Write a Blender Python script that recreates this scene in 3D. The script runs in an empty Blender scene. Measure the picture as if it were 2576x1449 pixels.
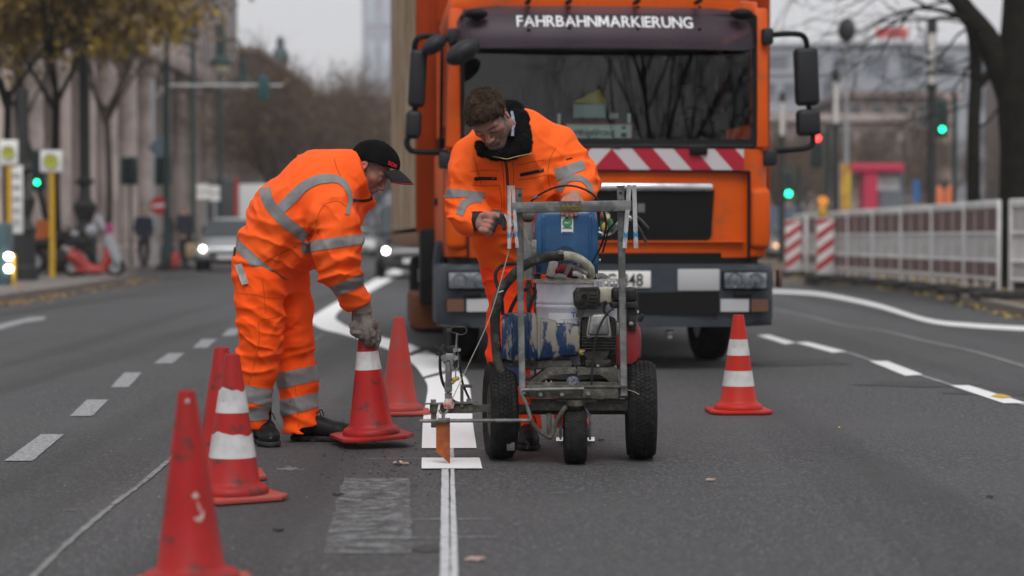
import bpy, bmesh, math, random
import numpy as np
from mathutils import Matrix, Vector, Euler
R = math.radians
SC = bpy.context.scene
COL = SC.collection
# ------------------------------------------------------------------ camera, world, sun, exposure
FPX, CH, HZ, CX, CY = 5000.0, 0.95, 600.0, 1288.0, 724.5      # focal length in px of a 2576 px wide frame, eye height, horizon row
PITCH = math.atan((CY - HZ) / FPX)
cd = bpy.data.cameras.new('camera'); cam = bpy.data.objects.new('camera', cd); COL.objects.link(cam)
cam.location = (0, 0, CH); cam.rotation_euler = (math.pi/2 - PITCH, 0, 0)
cd.sensor_width = 36; cd.lens = FPX/2576*36; cd.clip_start = .1; cd.clip_end = 3000
cd.dof.use_dof = True; cd.dof.focus_distance = 9.0; cd.dof.aperture_fstop = 1.85
SC.camera = cam
SUN_EL, SUN_AZ = R(56), R(178)
W = bpy.data.worlds.new('World'); SC.world = W; W.use_nodes = True
wt = W.node_tree; wt.nodes.clear()
_o = wt.nodes.new('ShaderNodeOutputWorld'); _b = wt.nodes.new('ShaderNodeBackground')
_s = wt.nodes.new('ShaderNodeTexSky'); _s.sky_type = 'NISHITA'; _s.sun_disc = False
_s.sun_elevation = SUN_EL; _s.sun_rotation = SUN_AZ; _s.air_density = 1.0; _s.dust_density = 4.0; _s.ozone_density = 1.0
_h = wt.nodes.new('ShaderNodeHueSaturation'); _h.inputs['Saturation'].default_value = .10; _h.inputs['Value'].default_value = .9
_m = wt.nodes.new('ShaderNodeMix'); _m.data_type = 'RGBA'; _m.inputs[0].default_value = .65
_m.inputs[7].default_value = (7.7, 7.7, 8.0, 1)          # even overcast layer
wt.links.new(_s.outputs[0], _h.inputs['Color']); wt.links.new(_h.outputs[0], _m.inputs[6])
wt.links.new(_m.outputs[2], _b.inputs[0]); _b.inputs[1].default_value = .1
wt.links.new(_b.outputs[0], _o.inputs[0])
sd = bpy.data.lights.new('sun', 'SUN'); so = bpy.data.objects.new('sun', sd); COL.objects.link(so)
sd.energy = 1.45; sd.angle = R(32); sd.color = (1, .985, .96)
so.rotation_euler = (math.pi/2 - SUN_EL, 0, math.pi - SUN_AZ)
SC.view_settings.view_transform = 'Standard'; SC.view_settings.look = 'None'
SC.view_settings.gamma = 1; SC.view_settings.use_curve_mapping = False; SC.view_settings.exposure = 0.22
SC.render.engine = 'CYCLES'; SC.cycles.max_bounces = 6; SC.cycles.transparent_max_bounces = 16
SC.cycles.sample_clamp_indirect = 4; SC.cycles.use_denoising = True
# ------------------------------------------------------------------ measuring helpers (frame pixel -> point of the place)
_fw = Vector((0, math.cos(PITCH), -math.sin(PITCH))); _up = Vector((0, math.sin(PITCH), math.cos(PITCH)))
def ray(px, py): return _fw*FPX + Vector((px-CX, 0, 0)) + _up*(CY-py)
def P(px, py, Y):
    d = ray(px, py); return Vector((0, 0, CH)) + d*(Y/d.y)
def G(px, py, z=0.0):
    d = ray(px, py); return Vector((0, 0, CH)) + d*((z-CH)/d.z)
def S(Y): return FPX/Y
# ------------------------------------------------------------------ object tree
def link(o): COL.objects.link(o); return o
def thing(name, label, cat, loc=(0, 0, 0), group=None):
    o = link(bpy.data.objects.new(name, None)); o.location = loc; o.empty_display_size = .1
    return tag(o, label, cat, group)
def tag(o, label=None, cat=None, group=None, kind=None):
    if label: o['label'] = label
    if cat: o['category'] = cat
    if group: o['group'] = group
    if kind: o['kind'] = kind
    return o
def org(o):
    v = Vector((0, 0, 0))
    while o: v += o.location; o = o.parent
    return v
def copy_tree(o, parent=None):
    c = link(o.copy()); c.parent = parent
    for ch in [x for x in COL.objects if x.parent == o]: copy_tree(ch, c)
    return c
def set_smooth(me, ang):
    me.shade_smooth()
    if ang < 180: me.set_sharp_from_angle(angle=R(ang))
def link_mesh(name, me, mats, parent=None, label=None):
    o = link(bpy.data.objects.new(name, me))
    for m in (mats if isinstance(mats, (list, tuple)) else [mats]): me.materials.append(m)
    if parent: o.parent = parent
    if label: o['label'] = label
    return o
def axes(d):
    d = d.normalized(); t = Vector((0, 0, 1)) if abs(d.z) < .9 else Vector((1, 0, 0))
    u = d.cross(t).normalized(); return u, d.cross(u).normalized()
def smooth_path(pts, k=6):
    pts = [Vector(p) for p in pts]
    if len(pts) < 3: return pts
    out = []; q = [2*pts[0]-pts[1]] + pts + [2*pts[-1]-pts[-2]]
    for i in range(1, len(q)-2):
        a, b, c, d = q[i-1:i+3]
        for j in range(k):
            t = j/k
            out.append(.5*((2*b)+(c-a)*t+(2*a-5*b+4*c-d)*t*t+(3*b-a-3*c+d)*t**3))
    return out + [pts[-1]]
class MB:
    """collects shapes in world space; build() links them as ONE mesh object"""
    def __init__(s): s.bm = bmesh.new()
    def _mi(s, fs, mi):
        if mi:
            for f in fs: f.material_index = mi
    def box(s, c, size, M=None, bev=0, seg=2, mi=0):
        r = bmesh.ops.create_cube(s.bm, size=1)['verts']
        T = Matrix.Translation(Vector(c)) @ (M.to_4x4() if M else Matrix()) @ Matrix.Diagonal((*size, 1))
        for v in r: v.co = T @ v.co
        fs = {f for v in r for f in v.link_faces}
        if bev:
            es = list({e for v in r for e in v.link_edges})
            q = bmesh.ops.bevel(s.bm, geom=es, offset=min(bev, .49*min(size)), segments=seg, profile=.5, affect='EDGES')
            fs = set(q['faces']) | {f for v in q['verts'] for f in v.link_faces}
        s._mi(fs, mi); return s
    def bar(s, a, b, w, d=None, up=None, bev=0, mi=0):
        a, b = Vector(a), Vector(b); z = (b-a); L = z.length; z.normalize()
        u = Vector(up) if up else (Vector((0, 1, 0)) if abs(z.y) < .9 else Vector((0, 0, 1)))
        x = u.cross(z).normalized(); y = z.cross(x)
        return s.box((a+b)/2, (w, d or w, L), Matrix((x, y, z)).transposed(), bev, mi=mi)
    def cyl(s, a, b, r, r2=None, n=14, mi=0, cap=True):
        a, b = Vector(a), Vector(b); r2 = r if r2 is None else r2; u, w = axes(b-a)
        A = [s.bm.verts.new(a+(u*math.cos(t)+w*math.sin(t))*r) for t in [2*math.pi*i/n for i in range(n)]]
        B = [s.bm.verts.new(b+(u*math.cos(t)+w*math.sin(t))*r2) for t in [2*math.pi*i/n for i in range(n)]]
        fs = [s.bm.faces.new((A[i], A[(i+1) % n], B[(i+1) % n], B[i])) for i in range(n)]
        if cap: fs += [s.bm.faces.new(A[::-1]), s.bm.faces.new(B)]
        s._mi(fs, mi); return s
    def tube(s, pts, r, n=8, k=6, mi=0, cap=True):
        rs = r if isinstance(r, (list, tuple)) else None
        P0 = [Vector(p) for p in pts]; pts = smooth_path(P0, k) if k > 1 else P0
        N = len(pts); u = None; rings = []
        for i, p in enumerate(pts):
            d = (pts[min(i+1, N-1)]-pts[max(i-1, 0)]).normalized()
            u = axes(d)[0] if u is None else (u-d*u.dot(d)).normalized()
            w = d.cross(u)
            if rs:
                t = i/(N-1)*(len(rs)-1); j = min(int(t), len(rs)-2); rr = rs[j]+(rs[j+1]-rs[j])*(t-j)
            else: rr = r
            rings.append([s.bm.verts.new(p+(u*math.cos(a)+w*math.sin(a))*rr) for a in [2*math.pi*q/n for q in range(n)]])
        fs = []
        for A, B in zip(rings, rings[1:]):
            fs += [s.bm.faces.new((A[i], A[(i+1) % n], B[(i+1) % n], B[i])) for i in range(n)]
        if cap: fs += [s.bm.faces.new(rings[0][::-1]), s.bm.faces.new(rings[-1])]
        s._mi(fs, mi); return s
    def lathe(s, prof, n=24, M=None, mi=0, closed=False):
        M = M or Matrix(); rings = []
        for r, z in prof:
            if r < 1e-6: rings.append([s.bm.verts.new(M @ Vector((0, 0, z)))])
            else: rings.append([s.bm.verts.new(M @ Vector((r*math.cos(2*math.pi*i/n), r*math.sin(2*math.pi*i/n), z))) for i in range(n)])
        fs = []
        if closed: rings.append(rings[0])
        for A, B in zip(rings, rings[1:]):
            if len(A) == 1 and len(B) == 1: continue
            for i in range(n):
                j = (i+1) % n
                if len(A) == 1: fs.append(s.bm.faces.new((A[0], B[j], B[i])))
                elif len(B) == 1: fs.append(s.bm.faces.new((A[i], A[j], B[0])))
                else: fs.append(s.bm.faces.new((A[i], A[j], B[j], B[i])))
        s._mi(fs, mi); return s
    def prism(s, poly, vec, mi=0, bev=0, seg=2):
        """closed outline of 3D points pushed along vec"""
        vec = Vector(vec); A = [s.bm.verts.new(Vector(p)) for p in poly]; B = [s.bm.verts.new(Vector(p)+vec) for p in poly]; n = len(A)
        fs = [s.bm.faces.new((A[i], A[(i+1) % n], B[(i+1) % n], B[i])) for i in range(n)] + [s.bm.faces.new(A[::-1]), s.bm.faces.new(B)]
        if bev:
            es = list({e for f in fs[-2:] for e in f.edges}); q = bmesh.ops.bevel(s.bm, geom=es, offset=bev, segments=seg, profile=.5, affect='EDGES')
            fs = [f for f in fs if f.is_valid] + q['faces']
        s._mi(fs, mi); return s
    def face(s, poly, mi=0):
        f = s.bm.faces.new([s.bm.verts.new(Vector(p)) for p in poly]); f.material_index = mi; return s
    def ball(s, c, r, M=None, u=16, v=10, mi=0):
        r = r if isinstance(r, (list, tuple)) else (r, r, r)
        T = Matrix.Translation(Vector(c)) @ (M.to_4x4() if M else Matrix()) @ Matrix.Diagonal((*r, 1))
        q = bmesh.ops.create_uvsphere(s.bm, u_segments=u, v_segments=v, radius=1)['verts']
        for x in q: x.co = T @ x.co
        s._mi({f for x in q for f in x.link_faces}, mi); return s
    def grid(s, fn, nu, nv, mi=0, closed_u=False):
        V = [[s.bm.verts.new(Vector(fn(i/nu, j/nv))) for j in range(nv+1)] for i in range(nu + (0 if closed_u else 1))]
        fs = []
        for i in range(nu):
            for j in range(nv):
                a, b = V[i], V[(i+1) % len(V)]
                fs.append(s.bm.faces.new((a[j], b[j], b[j+1], a[j+1])))
        s._mi(fs, mi); return s
    def build(s, name, mats, parent=None, ang=35, label=None, thick=0, recalc=True):
        bm = s.bm
        if thick:
            bmesh.ops.recalc_face_normals(bm, faces=bm.faces); bmesh.ops.solidify(bm, geom=list(bm.faces), thickness=thick)
        if recalc: bmesh.ops.recalc_face_normals(bm, faces=bm.faces)
        if parent:
            o = org(parent)
            for v in bm.verts: v.co -= o
        me = bpy.data.meshes.new(name); bm.to_mesh(me); bm.free(); set_smooth(me, ang)
        return link_mesh(name, me, mats, parent, label)
def frame(o, ux, uz):
    """4x4 with x along ux, z along uz"""
    ux = Vector(ux).normalized(); uz = Vector(uz); uz = (uz-ux*uz.dot(ux)).normalized(); uy = uz.cross(ux)
    M = Matrix((ux, uy, uz)).transposed().to_4x4(); M.translation = Vector(o); return M
BOLD_M = [(-.46, 0), (-.46, .94), (-.27, .94), (0, .42), (.27, .94), (.46, .94), (.46, 0), (.27, 0), (.27, .58), (.06, .17), (-.06, .17), (-.27, .58), (-.27, 0)]
def text_mesh(txt, h, depth=.002, bold=0.0, align='CENTER', space=1.0):
    if bold and 'M' in txt and len(txt) > 1:           # a bold M is drawn by hand, letter by letter spacing
        VV, FF, x = [], [], 0.0; k = h/.94
        for ch in txt:
            V, F = ([Vector((a*k, b*k, 0)) for a, b in BOLD_M], [tuple(range(13))]) if ch == 'M' else text_mesh(ch, h, bold=bold)
            lo, hi = min(q.x for q in V), max(q.x for q in V); n = len(VV); VV += [Vector((q.x-lo+x, q.y, 0)) for q in V]; FF += [tuple(i+n for i in f) for f in F]; x += hi-lo+.085*k*space
        if align == 'CENTER': VV = [Vector((q.x-x/2, q.y, 0)) for q in VV]
        return VV, FF
    """verts (x right, y up, z out) and faces of lettering whose capitals are h high"""
    c = bpy.data.curves.new('lettering', 'FONT'); c.body = txt; c.size = 1; c.align_x = align; c.resolution_u = 3
    c.offset = bold; c.extrude = 0.0; c.space_character = space
    o = bpy.data.objects.new('lettering', c); COL.objects.link(o)
    me = o.to_mesh(); k = h/.685
    V = [Vector((v.co.x*k, v.co.y*k, 0)) for v in me.vertices]; F = [tuple(p.vertices) for p in me.polygons]
    o.to_mesh_clear(); bpy.data.objects.remove(o); bpy.data.curves.remove(c)
    return V, F
def text_obj(name, txt, h, M, m, parent, bold=0.0, align='CENTER', sx=1.0, fn=None, label=None, space=1.0):
    V, F = text_mesh(txt, h, bold=bold, align=align, space=space); o = org(parent) if parent else Vector((0, 0, 0))
    V = [(fn(v.x*sx, v.y) if fn else M @ Vector((v.x*sx, v.y, 0)))-o for v in V]
    me = bpy.data.meshes.new(name); me.from_pydata(V, [], F); return link_mesh(name, me, m, parent, label)
# ------------------------------------------------------------------ materials
def mat(name, col, rough=.6, metal=0., col2=None, scale=8., lo=.4, hi=.65, detail=5., bump=0., bscale=60., coat=0., spec=None,
        col3=None, scale3=40., lo3=.6, hi3=.7, rough2=None, sheen=0., stretch=None, bdist=.01):
    m = bpy.data.materials.new(name); m.use_nodes = True; nt = m.node_tree; b = nt.nodes['Principled BSDF']; L = nt.links.new
    b.inputs['Base Color'].default_value = (*col, 1); b.inputs['Roughness'].default_value = rough; b.inputs['Metallic'].default_value = metal
    b.inputs['Coat Weight'].default_value = coat; b.inputs['Specular IOR Level'].default_value = spec if spec is not None else (.5 if rough < .45 or metal > .3 else .30 if rough < .65 else .14)
    if sheen: b.inputs['Sheen Weight'].default_value = sheen
    tc = nt.nodes.new('ShaderNodeTexCoord'); src = tc.outputs['Object']
    if stretch:
        mp = nt.nodes.new('ShaderNodeMapping'); mp.inputs['Scale'].default_value = stretch; L(src, mp.inputs[0]); src = mp.outputs[0]
    cur = None
    for c2, sc, l, h in ((col2, scale, lo, hi), (col3, scale3, lo3, hi3)):
        if c2 is None: continue
        n = nt.nodes.new('ShaderNodeTexNoise'); n.inputs['Scale'].default_value = sc; n.inputs['Detail'].default_value = detail; n.inputs['Roughness'].default_value = .65
        L(src, n.inputs['Vector'])
        r = nt.nodes.new('ShaderNodeMapRange'); r.inputs['From Min'].default_value = l; r.inputs['From Max'].default_value = h; r.interpolation_type = 'SMOOTHSTEP'
        L(n.outputs['Fac'], r.inputs['Value'])
        x = nt.nodes.new('ShaderNodeMix'); x.data_type = 'RGBA'; L(r.outputs[0], x.inputs[0])
        if cur is None: x.inputs[6].default_value = (*col, 1)
        else: L(cur, x.inputs[6])
        x.inputs[7].default_value = (*c2, 1); cur = x.outputs[2]
        if rough2 is not None and c2 is col2:
            q = nt.nodes.new('ShaderNodeMapRange'); q.inputs['To Min'].default_value = rough; q.inputs['To Max'].default_value = rough2
            L(r.outputs[0], q.inputs['Value']); L(q.outputs[0], b.inputs['Roughness'])
    if cur is not None: L(cur, b.inputs['Base Color'])
    if bump:
        n = nt.nodes.new('ShaderNodeTexNoise'); n.inputs['Scale'].default_value = bscale; n.inputs['Detail'].default_value = 4
        L(src, n.inputs['Vector']); bp = nt.nodes.new('ShaderNodeBump'); bp.inputs['Strength'].default_value = bump; bp.inputs['Distance'].default_value = bdist
        L(n.outputs['Fac'], bp.inputs['Height']); L(bp.outputs[0], b.inputs['Normal'])
    return m
def attr_mat(name, rough=.6, bump=0., bscale=60., spec=.4, mix=None, bdist=.005):
    m = bpy.data.materials.new(name); m.use_nodes = True; nt = m.node_tree; b = nt.nodes['Principled BSDF']; L = nt.links.new
    a = nt.nodes.new('ShaderNodeAttribute'); a.attribute_name = 'tint'; L(a.outputs['Color'], b.inputs['Base Color'])
    b.inputs['Roughness'].default_value = rough; b.inputs['Specular IOR Level'].default_value = spec
    if bump:
        tc = nt.nodes.new('ShaderNodeTexCoord'); n = nt.nodes.new('ShaderNodeTexNoise'); n.inputs['Scale'].default_value = bscale; n.inputs['Detail'].default_value = 4
        L(tc.outputs['Object'], n.inputs['Vector']); bp = nt.nodes.new('ShaderNodeBump'); bp.inputs['Strength'].default_value = bump; bp.inputs['Distance'].default_value = bdist
        L(n.outputs['Fac'], bp.inputs['Height']); L(bp.outputs[0], b.inputs['Normal'])
    return m
def gaps(m, scale, lo, hi, stretch=(1, 1, 1), fine=180.):
    """worn away in patches: the surface below shows through"""
    nt = m.node_tree; b = nt.nodes['Principled BSDF']; L = nt.links.new; tc = nt.nodes.new('ShaderNodeTexCoord'); mp = nt.nodes.new('ShaderNodeMapping'); mp.inputs['Scale'].default_value = stretch; L(tc.outputs['Object'], mp.inputs[0])
    a = nt.nodes.new('ShaderNodeTexNoise'); a.inputs['Scale'].default_value = scale; a.inputs['Detail'].default_value = 8; a.inputs['Roughness'].default_value = .7; L(mp.outputs[0], a.inputs['Vector'])
    f = nt.nodes.new('ShaderNodeTexNoise'); f.inputs['Scale'].default_value = fine; f.inputs['Detail'].default_value = 2; L(tc.outputs['Object'], f.inputs['Vector'])
    s = nt.nodes.new('ShaderNodeMath'); s.operation = 'MULTIPLY_ADD'; s.inputs[1].default_value = .35; L(f.outputs['Fac'], s.inputs[0]); L(a.outputs['Fac'], s.inputs[2])
    r = nt.nodes.new('ShaderNodeMapRange'); r.inputs['From Min'].default_value = lo+.175; r.inputs['From Max'].default_value = hi+.175; L(s.outputs[0], r.inputs['Value']); L(r.outputs[0], b.inputs['Alpha']); return m
def emit(name, col, st):
    m = bpy.data.materials.new(name); m.use_nodes = True; b = m.node_tree.nodes['Principled BSDF']
    b.inputs['Base Color'].default_value = (*[min(1, c) for c in col], 1); b.inputs['Emission Color'].default_value = (*col, 1); b.inputs['Emission Strength'].default_value = st; return m
def glass(name, tint=(.5, .55, .55), ior=1.5, rough=.0):
    """a thin pane: part of the light passes tinted, part is mirrored (Fresnel)"""
    m = bpy.data.materials.new(name); m.use_nodes = True; nt = m.node_tree; nt.nodes.clear(); L = nt.links.new
    o = nt.nodes.new('ShaderNodeOutputMaterial'); x = nt.nodes.new('ShaderNodeMixShader'); f = nt.nodes.new('ShaderNodeFresnel'); f.inputs[0].default_value = ior
    t = nt.nodes.new('ShaderNodeBsdfTransparent'); t.inputs[0].default_value = (*tint, 1); g = nt.nodes.new('ShaderNodeBsdfGlossy'); g.inputs['Roughness'].default_value = rough
    L(f.outputs[0], x.inputs[0]); L(t.outputs[0], x.inputs[1]); L(g.outputs[0], x.inputs[2]); L(x.outputs[0], o.inputs[0]); return m
# ------------------------------------------------------------------ numpy: noise, distance fields, meshing
_rng = np.random.RandomState(7)
_perm = np.concatenate([_rng.permutation(256)]*3).astype(np.int32)
_grad = _rng.normal(size=(256, 3)).astype(np.float32); _grad /= np.linalg.norm(_grad, axis=1)[:, None]
def pnoise(x, y, z):
    x, y, z = [np.asarray(q, dtype=np.float32) for q in np.broadcast_arrays(x, y, z)]
    xi, yi, zi = [np.floor(q).astype(np.int32) for q in (x, y, z)]
    xf, yf, zf = x-xi, y-yi, z-zi; xi &= 255; yi &= 255; zi &= 255
    u, v, w = [q*q*q*(q*(q*6-15)+10) for q in (xf, yf, zf)]
    def g(a, b, c):
        h = _perm[_perm[_perm[xi+a]+yi+b]+zi+c]; q = _grad[h]
        return q[..., 0]*(xf-a)+q[..., 1]*(yf-b)+q[..., 2]*(zf-c)
    l = lambda a, b, t: a+(b-a)*t
    return l(l(l(g(0,0,0), g(1,0,0), u), l(g(0,1,0), g(1,1,0), u), v), l(l(g(0,0,1), g(1,0,1), u), l(g(0,1,1), g(1,1,1), u), v), w)*1.6
class Field:
    """signed distance field on a grid; shapes are blended in, folds pressed in, mesh() draws the surface"""
    def __init__(s, lo, hi, h):
        s.lo = np.array(lo, np.float32); s.h = h; s.n = np.ceil((np.array(hi)-s.lo)/h).astype(int)+1
        s.f = np.full(s.n, 1.0, np.float32); s.ax = [s.lo[i]+h*np.arange(s.n[i], dtype=np.float32) for i in range(3)]
    def sub(s, lo, hi):
        a = [int(max(0, math.floor((lo[i]-s.lo[i])/s.h))) for i in range(3)]; b = [int(min(s.n[i], math.ceil((hi[i]-s.lo[i])/s.h)+1)) for i in range(3)]
        sl = tuple(slice(a[i], max(a[i]+1, b[i])) for i in range(3))
        return sl, s.ax[0][sl[0]][:, None, None], s.ax[1][sl[1]][None, :, None], s.ax[2][sl[2]][None, None, :]
    def put(s, sl, d, k, op):
        f = s.f[sl]
        if op == 'add':
            h = np.maximum(k-np.abs(f-d), 0)/max(k, 1e-6); s.f[sl] = np.minimum(f, d)-h*h*k*.25
        else:
            d = -d; h = np.maximum(k-np.abs(f-d), 0)/max(k, 1e-6); s.f[sl] = np.maximum(f, d)+h*h*k*.25
    def cap(s, a, b, ra, rb=None, k=.03, op='add', sq=None):
        rb = ra if rb is None else rb; a, b = np.array(a, np.float32), np.array(b, np.float32)
        m = max(ra, rb)*(1.0 if not sq else 1/min(1, sq[1]))+k+.05
        sl, X, Y, Z = s.sub(np.minimum(a, b)-m, np.maximum(a, b)+m)
        X, Y, Z = X-a[0], Y-a[1], Z-a[2]; ab = b-a
        if sq:
            u = np.array(sq[0], np.float32); u /= np.linalg.norm(u); q = (X*u[0]+Y*u[1]+Z*u[2])*(sq[1]-1)
            X, Y, Z = X+u[0]*q, Y+u[1]*q, Z+u[2]*q; ab = ab+u*float(ab@u)*(sq[1]-1)
        L2 = float(ab@ab)+1e-9; t = np.clip((X*ab[0]+Y*ab[1]+Z*ab[2])/L2, 0, 1)
        d = np.sqrt((X-t*ab[0])**2+(Y-t*ab[1])**2+(Z-t*ab[2])**2)-(ra+(rb-ra)*t)
        s.put(sl, d, k, op); return s
    def chain(s, pts, k=.03, op='add', sq=None):
        for (a, ra), (b, rb) in zip(pts, pts[1:]): s.cap(a, b, ra, rb, k, op, sq)
        return s
    def ell(s, c, r, M=None, k=.02, op='add'):
        c = np.array(c, np.float32); m = max(r)+k+.03; sl, X, Y, Z = s.sub(c-m, c+m); X, Y, Z = X-c[0], Y-c[1], Z-c[2]
        if M is not None:
            M = np.array(M, np.float32); X, Y, Z = [M[0, i]*X+M[1, i]*Y+M[2, i]*Z for i in range(3)]
        k0 = np.sqrt((X/r[0])**2+(Y/r[1])**2+(Z/r[2])**2); k1 = np.sqrt((X/r[0]**2)**2+(Y/r[1]**2)**2+(Z/r[2]**2)**2)+1e-9
        s.put(sl, k0*(k0-1)/k1, k, op); return s
    def half(s, p, n, k=.004):
        """keep the side that n points away from"""
        p = np.array(p); n = np.array(n, np.float32); n /= np.linalg.norm(n)
        X, Y, Z = s.ax[0][:, None, None], s.ax[1][None, :, None], s.ax[2][None, None, :]
        s.put((slice(None),)*3, -((X-p[0])*n[0]+(Y-p[1])*n[1]+(Z-p[2])*n[2]), k, 'sub'); return s
    def fold(s, fn, band=.04):
        i = np.nonzero(np.abs(s.f) < band); s.f[i] += fn(s.ax[0][i[0]], s.ax[1][i[1]], s.ax[2][i[2]]); return s
    def mesh(s):
        f = s.f; pad = 1.0; f[0], f[-1], f[:, 0], f[:, -1], f[:, :, 0], f[:, :, -1] = (pad,)*6
        ins = f < 0; n = s.n-1; acc = np.zeros((*n, 3), np.float32); cnt = np.zeros(n, np.float32); quads = []
        idx = np.full(n, -1, np.int64)
        for ax in range(3):
            A = [slice(None)]*3; B = [slice(None)]*3; A[ax] = slice(0, -1); B[ax] = slice(1, None)
            fa, fb = f[tuple(A)], f[tuple(B)]; e = np.nonzero((fa < 0) != (fb < 0)); va, vb = fa[e], fb[e]; t = va/(va-vb)
            base = np.stack(e, 1); pos = base.astype(np.float32); pos[:, ax] += t
            o1, o2 = [q for q in range(3) if q != ax]
            if ax == 1: o1, o2 = o2, o1
            cells = []
            for d1, d2 in ((0, 0), (-1, 0), (-1, -1), (0, -1)):
                c = base.copy(); c[:, o1] += d1; c[:, o2] += d2; cells.append(c)
                np.add.at(acc, (c[:, 0], c[:, 1], c[:, 2]), pos); np.add.at(cnt, (c[:, 0], c[:, 1], c[:, 2]), 1)
            quads.append((cells, va < 0))
        on = cnt > 0; idx[on] = np.arange(on.sum()); V = acc[on]/cnt[on][:, None]*s.h+s.lo
        F = []
        for cells, neg in quads:
            q = np.stack([idx[c[:, 0], c[:, 1], c[:, 2]] for c in cells], 1)
            q[~neg] = q[~neg][:, ::-1]; F.append(q)
        return V, np.concatenate(F)
def np_mesh(name, V, F, mats, parent=None, tint=None, label=None, ang=180):
    if parent is not None: V = V-np.array(org(parent), np.float32)
    me = bpy.data.meshes.new(name)
    me.vertices.add(len(V)); me.vertices.foreach_set('co', np.asarray(V, np.float32).ravel())
    k = F.shape[1]; me.loops.add(len(F)*k); me.loops.foreach_set('vertex_index', F.ravel().astype(np.int32))
    me.polygons.add(len(F)); me.polygons.foreach_set('loop_start', np.arange(0, len(F)*k, k, dtype=np.int32))
    me.update(calc_edges=True); me.validate(); set_smooth(me, ang)
    if tint is not None:
        a = me.color_attributes.new('tint', 'FLOAT_COLOR', 'POINT'); a.data.foreach_set('color', np.concatenate([tint, np.ones((len(tint), 1))], 1).astype(np.float32).ravel())
    return link_mesh(name, me, mats, parent, label)
def joinVF(*parts):
    Vs, Fs, o = [], [], 0
    for V, F in parts: Vs.append(V); Fs.append(F+o); o += len(V)
    return np.concatenate(Vs), np.concatenate(Fs)
# ================================================================== SETTING: carriageway, pavements, kerbs, markings
def asphalt_mat(name, base, grit, patch, sc=125., worn=None):
    m = bpy.data.materials.new(name); m.use_nodes = True; nt = m.node_tree; b = nt.nodes['Principled BSDF']; L = nt.links.new
    tc = nt.nodes.new('ShaderNodeTexCoord')
    def noise(s, d=4, ro=.6):
        n = nt.nodes.new('ShaderNodeTexNoise'); n.inputs['Scale'].default_value = s; n.inputs['Detail'].default_value = d; n.inputs['Roughness'].default_value = ro
        L(tc.outputs['Object'], n.inputs['Vector']); return n.outputs['Fac']
    def rng(v, a, c):
        r = nt.nodes.new('ShaderNodeMapRange'); r.inputs['From Min'].default_value = a; r.inputs['From Max'].default_value = c; L(v, r.inputs['Value']); return r.outputs[0]
    def mix(f, a, c):
        x = nt.nodes.new('ShaderNodeMix'); x.data_type = 'RGBA'; L(f, x.inputs[0])
        for i, q in ((6, a), (7, c)):
            if isinstance(q, tuple): x.inputs[i].default_value = (*q, 1)
            else: L(q, x.inputs[i])
        return x.outputs[2]
    v = nt.nodes.new('ShaderNodeTexVoronoi'); v.inputs['Scale'].default_value = sc; v.inputs['Randomness'].default_value = 1; L(tc.outputs['Object'], v.inputs['Vector'])
    sep = nt.nodes.new('ShaderNodeSeparateColor'); L(v.outputs['Color'], sep.inputs[0])
    c = mix(rng(sep.outputs[0], .2, .95), base, grit); c = mix(rng(sep.outputs[1], .90, .93), c, tuple(1.9*q for q in grit)); c = mix(rng(noise(38, 5), .50, .68), c, tuple(.55*q for q in base))
    c = mix(rng(noise(900, 2), .58, .66), c, tuple(min(1, 2.2*q) for q in grit))
    c = mix(rng(noise(.55, 6), .45, .75), c, patch)
    mp = nt.nodes.new('ShaderNodeMapping'); mp.inputs['Scale'].default_value = (1.1, .035, 1); mp.inputs['Rotation'].default_value = (0, 0, -.06); L(tc.outputs['Object'], mp.inputs[0]); lane = nt.nodes.new('ShaderNodeTexNoise'); lane.inputs['Scale'].default_value = 1.0; lane.inputs['Detail'].default_value = 5; L(mp.outputs[0], lane.inputs['Vector'])
    c = mix(rng(lane.outputs['Fac'], .52, .78), c, tuple(.5*q for q in base))
    if worn:
        c = mix(rng(noise(9, 8, .75), worn[1], worn[2]), c, worn[0])
    L(c, b.inputs['Base Color']); b.inputs['Roughness'].default_value = .72; b.inputs['Specular IOR Level'].default_value = .35
    bp = nt.nodes.new('ShaderNodeBump'); bp.inputs['Strength'].default_value = .55; bp.inputs['Distance'].default_value = .006
    L(v.outputs['Distance'], bp.inputs['Height']); L(bp.outputs[0], b.inputs['Normal']); return m
m_asph = asphalt_mat('asphalt', (.029, .029, .031), (.084, .082, .084), (.076, .074, .076))
m_tar = asphalt_mat('tar patch', (.030, .030, .032), (.055, .055, .057), (.04, .04, .041))
m_fresh = mat('fresh white road paint', (.78, .78, .78), .5, col2=(.66, .66, .67), scale=30, lo=.5, hi=.8, bump=.4, bscale=200, col3=(.5, .5, .5), scale3=120, lo3=.66, hi3=.74)
m_thin = mat('thin white paint', (.50, .51, .53), .6, col2=(.33, .33, .34), scale=25, lo=.45, hi=.7, bump=.4, bscale=200, col3=(.14, .14, .14), scale3=120, lo3=.6, hi3=.7)
m_old = mat('worn white road paint', (.36, .36, .37), .7, col2=(.20, .20, .205), scale=60, lo=.42, hi=.62, bump=.5, bscale=220, col3=(.09, .09, .09), scale3=180, lo3=.58, hi3=.66)
m_faint = mat('faded line paint', (.27, .27, .272), .7, col2=(.17, .17, .172), scale=50, lo=.4, hi=.6, bump=.5, bscale=220)
m_yel = mat('yellow road paint', (.62, .36, .03), .6, col2=(.4, .25, .04), scale=60)
m_kerb = mat('granite kerb', (.25, .22, .20), .8, col2=(.16, .14, .13), scale=30, bump=.4, bscale=120, col3=(.34, .28, .21), scale3=4)
m_pave = mat('pavement slabs', (.16, .15, .145), .85, col2=(.22, .20, .18), scale=3, bump=.3, bscale=90)
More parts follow.
